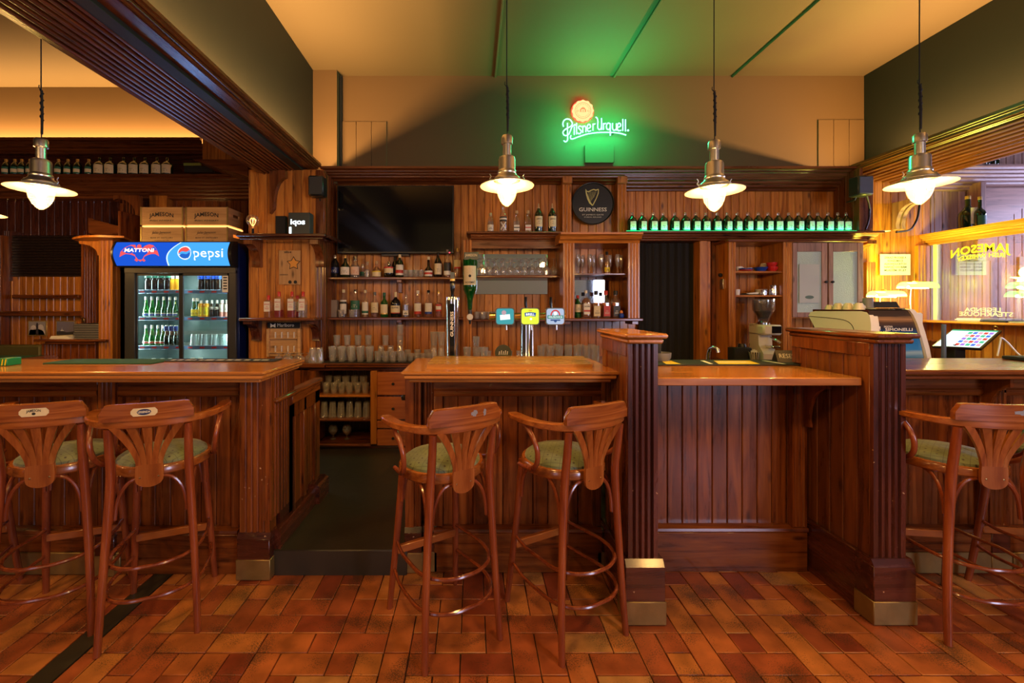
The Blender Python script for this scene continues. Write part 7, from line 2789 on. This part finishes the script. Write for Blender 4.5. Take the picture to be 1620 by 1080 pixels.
m = MB().box(3.95, 4.84, 3.45, 4.08, .95, .99, .004)
m.box(3.97, 4.82, 3.47, 4.06, STEP, .95)
solo('till_counter', m, wood('bar'), 'low wooden counter carrying the till in the right corner', 'counter')
t = thing('table_prop', 'thin blue-grey post beside the till', 'post', (X(1493, 3.0), 3.0, 1.086))
MB().lathe([(0, 1.086), (.014, 1.086), (.012, 1.42), (0, 1.42)], (X(1493, 3.0), 3.0, 0), 14).build('post', plain('blue_grey', (.08, .11, .14), .4), t)
m = MB().tube([(X(1578, 2.95), 2.95, 1.20), (X(1583, 2.95), 2.95, 1.31), (X(1590, 2.95), 2.97, 1.325), (X(1603, 2.95), 2.98, 1.29), (X(1612, 2.95), 2.95, 1.21), (X(1620, 2.9), 2.9, 1.205)], .005, 8, smooth=5)
solo('cable', m, M['white'], 'white cable looping up behind the right bar top', 'cable')
m = MB().box(3.47, 3.9, 2.60, 2.76, ZT + .001, ZT + .022, .004)
solo('folder', m, M['matt'], 'flat black folder on the right bar near the photo edge', 'folder')
# hose from the small speaker down to the shelf, and cable on the far wall
m = MB().tube([(X(1371, 4.3), 4.30, Z(309, 4.3)), (X(1373, 4.5), 4.48, Z(330, 4.5)), (X(1374, 4.48), 4.48, Z(350, 4.5)), (X(1368, 4.48), 4.47, Z(363, 4.48))], .009, 8, smooth=5)
solo('cable', m, M['black'], 'black hose hanging from the small green-lit speaker to the shelf', 'cable')
m = MB().tube([(X(1461, 4.6), 4.64, Z(322, 4.64)), (X(1455, 4.6), 4.62, Z(342, 4.6)), (X(1446, 4.6), 4.60, Z(356, 4.6)), (X(1432, 4.6), 4.56, Z(364, 4.56)), (X(1418, 4.5), 4.50, Z(367, 4.5))], .010, 8, smooth=5)
solo('cable', m, M['black'], 'black cable curving down the planks behind the rightmost lamp', 'cable')
for k, px in enumerate((1424, 1433)):
    m = MB()
    bracket(m, X(px, 4.6), X(px + 6, 4.6), 4.69, 4.5, Z(318, 4.6), Z(362, 4.6))
    solo('bracket', m, wood('daylit'), ('left' if k == 0 else 'right') + ' of two pale carved brackets behind the rightmost lamp', 'bracket')
m = MB().box(X(1385, 4.45), X(1402, 4.45), 4.40, 4.50, ZS + .001, ZS + .008, .001)
solo('paper_stack', m, M['paper'], 'small white paper lying at the right end of the long bottle shelf', 'papers')

# ------------------------------------------------------------------ left room
LY = 5.34
t = thing('high_ledge', 'upper cove ledge of the left room above the bottle niche', 'ledge', (-4.5, 5.1, 3.5))
m = MB()
m.prism([(5.08, 3.59), (5.08, 3.56)] + ridges((5.09, 3.555), (5.24, 3.45), 4, -.012, [(5.345, 3.44), (5.345, 3.52), (5.12, 3.53), (5.12, 3.59)]), 'x', -7.85, X(318, 5.1))
m.build('moulding', wood('trim', 'x'), t)
t = thing('bottle_ledge', 'deep moulded ledge of the left room carrying pale-labelled bottles', 'ledge', (-4.5, 5.1, 3.1))
zl = Z(275, 4.95)
m = MB()
m.prism([(4.95, zl), (4.95, zl - .02)] + ridges((4.96, zl - .025), (5.22, zl - .22), 6, -.014, [(5.345, zl - .23), (5.345, zl)]), 'x', -7.85, -2.42)
m.build('moulding', wood('trim', 'x'), t)
m = MB()
m.box(-7.85, -2.42, 5.27, 5.345, zl, 3.44)
solo('niche_back', m, wood('dark', 'x'), 'dark back board of the high bottle niche in the left room', 'panel')
pro, stt = bottle('rum_bottle', 'x', .058, .215, M['g_dkgreen'], M['g_dkgreen'], M['label_cream'], sh=.60, lz=(.08, .56), cap_r=.015, group='bottles in the high left niche'), []
for i, px in enumerate((158, 175, 196, 213, 230, 249, 265)):
    place(pro, stt, (X(px, 5.02), 5.02, zl + .0005), 'olive bottle with cream label in the high niche, %s right of the lamp' % ORD[i])
pro, stt = bottle('gin_bottle', 'x', .040, .195, M['g_dkgreen'], M['gold'], M['label_green'], sh=.60, lz=(.08, .50), group='bottles in the high left niche', band=('label_cream', .2, .7)), []
for i, px in enumerate((10, 24, 35, 48, 93, 108, 123, 141)):
    place(pro, stt, (X(px, 5.02), 5.02, zl + .0005), 'small dark bottle in the high niche of the left room, %s from the left' % ORD[i])
# plank wall and shutter
lw = MB()
planks(lw, -7.85, -2.4, STEP, 2.95, LY - .012, w=.10)
struct('wall_back', lw, wood('dark'))
lw = MB()
planks(lw, X(-60, 5.2), X(158, 5.2), STEP, Z(437, 5.2), 5.20, w=.085)
lw.box(X(-60, 5.2), X(158, 5.2), 5.215, 5.33, STEP, Z(437, 5.2))
solo('wall_panelling', lw, wood('back'), 'orange plank panelling under the roller shutter in the left room', 'panelling')
t = thing('roller_shutter', 'closed dark slatted shutter in the left room wall', 'shutter', (X(70, 5.2), 5.2, Z(437, 5.2)))
m = MB()
zs0, zs1 = Z(438, 5.2), Z(372, 5.2)
n_ = 15
pr = []
for i in range(n_):
    z = zs0 + (zs1 - zs0) * i / n_
    dz = (zs1 - zs0) / n_
    pr += [(5.20, z + .002), (5.188, z + dz * .25), (5.188, z + dz * .75), (5.20, z + dz - .002)]
pr += [(5.31, zs1), (5.31, zs0)]
m.prism(pr, 'x', X(16, 5.2), X(130, 5.2))
m.build('slats', M['shutter'], t)
for a, b in ((4, 16), (130, 142)):
    m = MB()
    fluted(m, X(a, 5.17), X(b, 5.17), 5.17, zs0 - .05, zs1 + .05, 3, .01, .15)
    m.build('jamb', wood('dark'), t)
for (a, b, c, e_, y_, lb_) in ((18, 124, 466, 472, 5.12, 'narrow upper rail shelf on the left room panelling'), (-40, 158, 492, 500, 5.08, 'long lower rail shelf on the left room panelling')):
    m = MB().box(X(a, y_), X(b, y_), y_, 5.20, Z(e_, y_), Z(c, y_), .008)
    solo('rail_shelf', m, wood('bar', 'x'), lb_, 'shelf')
m = MB()
fluted(m, X(126, 5.0), X(152, 5.0), 5.02, STEP, Z(377, 5.0), 5, .012, .16)
solo('pilaster', m, wood('bar'), 'dark fluted pilaster right of the roller shutter', 'post')
m = MB()
fluted(m, X(-14, 5.1), X(4, 5.1), 5.1, STEP, Z(372, 5.1), 4, .012, .09)
solo('pilaster', m, wood('bar'), 'fluted pilaster left of the roller shutter at the photo edge', 'post')
# two framed photographs
for k, (a, b, c, d, lb_) in enumerate(((45, 75, 507, 531, 'framed photograph of a lighthouse in white surf'), (89, 121, 507, 531, 'framed photograph of a small white boat under a violet sky'))):
    PY = 5.19
    t = thing('framed_photo', lb_, 'picture', (X((a + b) / 2, PY), PY, Z(d, PY)))
    MB().box(X(a, PY), X(b, PY), PY - .008, PY + .008, Z(d, PY), Z(c, PY), .003).build('frame', M['gold'], t)
    q = lambda u, v, e=0: (X(a + (b - a) * u, PY), PY - .0095, Z(d - (d - c) * v, PY))
    q2 = lambda u, v, e=0: (X(a + (b - a) * u, PY), PY - .0105, Z(d - (d - c) * v, PY))
    q3 = lambda u, v, e=0: (X(a + (b - a) * u, PY), PY - .0115, Z(d - (d - c) * v, PY))
    m = MB()
    m.add([q(.06, .06), q(.94, .06), q(.94, .94), q(.06, .94)], [(0, 1, 2, 3)])
    m.build('print', plain('photo_sky%d' % k, (.22, .20, .28) if k else (.36, .33, .34), .5), t)
    m = MB()
    if k == 0:
        for cx0_, w_, h_ in ((.3, .22, .7), (.68, .25, .75), (.5, .42, .42), (.2, .14, .4)):
            m.add([q2(cx0_ + w_ * math.cos(i * PI / 8) * (1 + .1 * math.sin(i * 5)), .06 + max(0, h_ * math.sin(i * PI / 8)) * (1 + .08 * math.cos(i * 7))) for i in range(9)], [tuple(range(9))])
        m.build('surf', plain('surf_white', (.72, .66, .64), .6), t, smooth=False)
        m = MB()
        m.add([q3(.44, .10), q3(.58, .10), q3(.56, .78), q3(.51, .88), q3(.46, .78)], [tuple(range(5))])
        m.build('lighthouse', plain('lighthouse_dark', (.05, .04, .05), .6), t, smooth=False)
    else:
        m.add([q2(.06, .06), q2(.94, .06), q2(.94, .30), q2(.55, .24), q2(.3, .34), q2(.06, .28)], [tuple(range(6))])
        m.build('shore', plain('shore_dark', (.05, .045, .05), .6), t, smooth=False)
        m = MB()
        m.add([q3(.25, .32), q3(.42, .32), q3(.40, .38), q3(.34, .40), q3(.33, .58), q3(.31, .40), q3(.27, .38)], [tuple(range(7))])
        m.build('boat', M['white'], t, smooth=False)
t = thing('wall_lamp', 'tiny brass wall lamp above the menu stack', 'wall lamp', (X(132, 5.0), 5.0, Z(509, 5.0)))
m = MB().tube([(X(128, 5.0), 5.0, Z(504, 5.0)), (X(132, 5.0), 4.97, Z(501, 5.0)), (X(136, 5.0), 5.0, Z(504, 5.0))], .005, 6, smooth=4)
m.box(X(130, 5.0), X(134, 5.0), 4.99, 5.02, Z(510, 5.0), Z(503, 5.0), .003)
m.build('arm', M['brass'], t)
# fluted column left of the fridge
t = thing('wooden_column', 'plank and flute column left of the fridge with a rounded capital shelf', 'column', (X(170, 4.6), 4.6, STEP))
m = MB()
x0_, x1_ = X(156, 4.55), X(181, 4.55)
fluted(m, x0_, x1_ - .02, 4.55, STEP, Z(377, 4.55), 3, .012, .12)
m.box(x0_ + .002, x1_ - .01, 4.60, 5.0, STEP, Z(377, 4.6))
m.build('shaft', wood('back'), t)
m = MB()
planks(m, x1_ - .01, X(194, 4.7), STEP, 2.6, 4.62)
m.box(x1_ - .01, X(194, 4.7), 4.64, 5.0, STEP, 2.6)
m.build('side_boards', wood('bar'), t)
zz_ = Z(373, 4.4)
m = MB()
pts = [(X(114, 4.5), 4.50), (X(120, 4.4), 4.42), (X(135, 4.36), 4.36), (X(160, 4.36), 4.34), (X(196, 4.4), 4.40), (X(196, 4.7), 4.9), (X(112, 4.7), 4.9)]
m.prism(pts, 'z', zz_ - .022, zz_)
m.build('capital_shelf', wood('back', 'x'), t)
m = MB()
bracket_y(m, 4.60, 4.66, x0_ + .01, x0_ - .26, zz_ - .022, zz_ - .20)
m.build('bracket', wood('back'), t)
# cupboard with small shelf and menus
t = thing('menu_shelf', 'small moulded shelf on a plank cupboard holding the black menus', 'shelf', (X(125, 4.6), 4.6, 1.18))
zm_ = Z(537, 4.5)
m = MB().box(X(52, 4.5), X(167, 4.5), 4.50, 4.545, zm_ - .025, zm_, .006)
m.box(X(52, 4.5), X(150, 4.5), 4.545, 5.00, zm_ - .025, zm_, .006)
m.box(X(70, 4.52), X(150, 4.52), 4.52, 5.0, zm_ - .055, zm_ - .025, .006)
m.build('top', wood('bar', 'x'), t)
m = MB()
planks(m, X(95, 4.55), X(150, 4.55), STEP, zm_ - .05, 4.56)
m.box(X(95, 4.55), X(150, 4.55), 4.58, 5.0, STEP, zm_ - .05)
m.build('cupboard_front', wood('bar'), t)
m = MB()
fluted(m, X(66, 4.56), X(95, 4.56), 4.56, STEP, zm_ - .05, 5, .01, .08)
m.build('fluted_end', wood('bar'), t)
rr = random.Random(2)
for i in range(9):
    o_ = rr.uniform(-.008, .008)
    xs_, ye_ = X(116, 4.56), 4.56
    t = thing('menu', 'black menu folder, %s from the bottom of the stack of menus' % ORD[i], 'menu', (xs_ + .14, 4.66, zm_), 'black menus on the left room shelf')
    z0 = zm_ + .001 + i * .0185
    MB().box(xs_ + o_, xs_ + .285 + o_, 4.56, 4.80, z0, z0 + .0045).build('cover', M['matt'], t)
    MB().box(xs_ + o_ + .004, xs_ + .280 + o_, 4.563, 4.795, z0 + .0045, z0 + .0130).build('pages', plain('pages', (.30, .28, .24), .8) if i == 0 else bpy.data.materials['pages'], t)
    MB().box(xs_ + o_, xs_ + .285 + o_, 4.56, 4.80, z0 + .0130, z0 + .0175).build('cover', M['matt'], t)
m = MB()
for q in range(4):
    m.box(X(78, 4.58) + q * .006, X(114, 4.58) - q * .02, 4.58, 4.80, zm_ + .001 + q * .008, zm_ + .0085 + q * .008)
solo('paper_stack', m, M['paper'], 'loose pale leaflets lying left of the black menus', 'papers')
# bench back and green-topped high table
m = MB().box(X(-60, 4.95), X(63, 4.95), 4.95, 5.08, .6, Z(546, 4.95), .02)
solo('bench_back', m, plain('olive_leather', (.11, .10, .035), .5), 'olive padded bench back in the left room', 'bench')
t = thing('high_table', 'high table with green inlay in the left room', 'table', (-4.6, 4.5, STEP))
zt_ = 1.02
m = MB()
m.prism([(X(-60, 4.3), 4.20), (X(88, 4.2), 4.20), (X(94, 4.3), 4.30), (X(90, 4.54), 4.54), (X(-60, 4.54), 4.54)], 'z', zt_ - .03, zt_)
m.build('table_top', wood('bar', 'x'), t)
m = MB().box(X(-60, 4.4), X(55, 4.4), 4.28, 4.50, zt_, zt_ + .003)
m.build('green_inlay', M['felt'], t)
for (a, yy) in ((76, 4.3), (70, 4.48), (10, 4.3)):
    xx = X(a, yy)
    MB().tube([(xx, yy, STEP - .004), (xx, yy, zt_ - .03)], .02, 12).build('leg', M['chrome'], t)
t = thing('coaster_holder', 'small yellow and green striped holder at the left end of the bar', 'holder', (X(4, 2.5), 2.5, ZT))
MB().box(X(-4, 2.42), X(11, 2.42), 2.42, 2.50, ZT + .001, Z(567, 2.42), .003).build('body', M['green'], t)
m = MB()
for k in range(3):
    a = X(-3 + k * 5, 2.42)
    m.add([(a, 2.4185, ZT + .004), (a + .008, 2.4185, ZT + .004), (a + .014, 2.4185, Z(568, 2.42)), (a + .006, 2.4185, Z(568, 2.42))], [(0, 1, 2, 3)])
m.build('stripe', M['yellow'], t, smooth=False)
# stair parts and posts behind the fridge
m = MB().box(X(236, 5.2), X(264, 5.2), 5.2, 5.3, 1.5, Z(309, 5.2), .004)
solo('post', m, wood('back'), 'wide wooden post under the bottle ledge behind the crates', 'post')
t = thing('stair_railing', 'dark diagonal stair string with balusters behind the fridge', 'stair railing', (X(180, 5.0), 5.0, 2.3))
m = MB()
m.prism([(X(142, 5.0), Z(345, 5.0)), (X(142, 5.0), Z(369, 5.0)), (X(225, 5.0), Z(392, 5.0)), (X(225, 5.0), Z(368, 5.0))], 'y', 4.98, 5.04)
m.build('string_board', wood('trim', 'x'), t)
for i in range(6):
    a = 196 + i * 5.2
    MB().box(X(a, 5.02), X(a + 1.6, 5.02), 5.0, 5.03, Z(365 + i, 5.02), Z(312, 5.02)).build('baluster', wood('trim'), t)
MB().box(X(192, 5.0), X(197, 5.0), 4.98, 5.04, Z(375, 5.0), Z(322, 5.0), .003).build('newel', wood('trim'), t)
m = MB()
pts = []
for i in range(9):
    a = PI / 2 * i / 8
    pts.append((X(186, 5.0) + .22 * math.sin(a), Z(309, 5.0) - .04 - .20 * (1 - math.cos(a))))
m.prism(pts + [(X(186, 5.0) + .26, Z(309, 5.0) - .24), (X(186, 5.0) + .26, Z(309, 5.0)), (X(180, 5.0), Z(309, 5.0)), (X(180, 5.0), Z(309, 5.0) - .06)], 'y', 4.99, 5.05)
solo('bracket', m, wood('trim'), 'dark curved bracket under the bottle ledge left of the crates', 'bracket')
# boxed bulkhead beside the column top
t = thing('bulkhead', 'small plank bulkhead with dark shelf between bottle niche and plank column', 'bulkhead', (X(350, 4.7), 4.7, 2.9))
m = MB()
planks(m, X(320, 4.7), X(394, 4.7), Z(252, 4.7), Z(216, 4.7), 4.70)
m.box(X(320, 4.7), X(394, 4.7), 4.72, 5.0, Z(252, 4.7), Z(216, 4.7))
m.build('planks', wood('back'), t)
m = MB()
m.prism([(X(305, 4.6), Z(252, 4.6)), (X(392, 4.6), Z(252, 4.6)), (X(392, 4.6), Z(278, 4.6)), (X(345, 4.6), Z(266, 4.6))], 'y', 4.60, 5.0)
m.build('sloping_shelf', wood('trim', 'x'), t)
m = MB()
planks(m, X(265, 5.3), X(393, 5.3), 2.0, Z(308, 5.3), 5.31)
solo('panel', m, wood('bar'), 'dim plank panel behind the crates on the fridge', 'panel')
t = thing('vent_opening', 'small yellow-green framed slot at the right of the bottle niche', 'vent', (X(300, 5.1), 5.1, 3.1))
MB().box(X(293, 5.0), X(338, 5.0), 4.98, 5.02, Z(273, 5.0), Z(263, 5.0)).build('slot', M['matt'], t)
MB().box(X(293, 5.0), X(320, 5.0), 4.97, 4.985, Z(263, 5.0), Z(259, 5.0)).build('frame', plain('slot_green', (.22, .30, .06), .5), t)

# street-side wall behind the camera with its windows
w = MB()
xs_ = (-8, -3.4, -1.8, 3.6, 5.6, 8)
for a_, b_ in ((0, 1), (2, 3), (4, 5)):
    w.box(xs_[a_], xs_[b_], -4.1, -4.0, 0, CEIL)
for a_, b_ in ((1, 2), (3, 4)):
    w.box(xs_[a_], xs_[b_], -4.1, -4.0, 0, .6)
    w.box(xs_[a_], xs_[b_], -4.1, -4.0, 2.8, CEIL)
struct('wall_front', w, plain('pale_wall', (.75, .77, .70), .7))
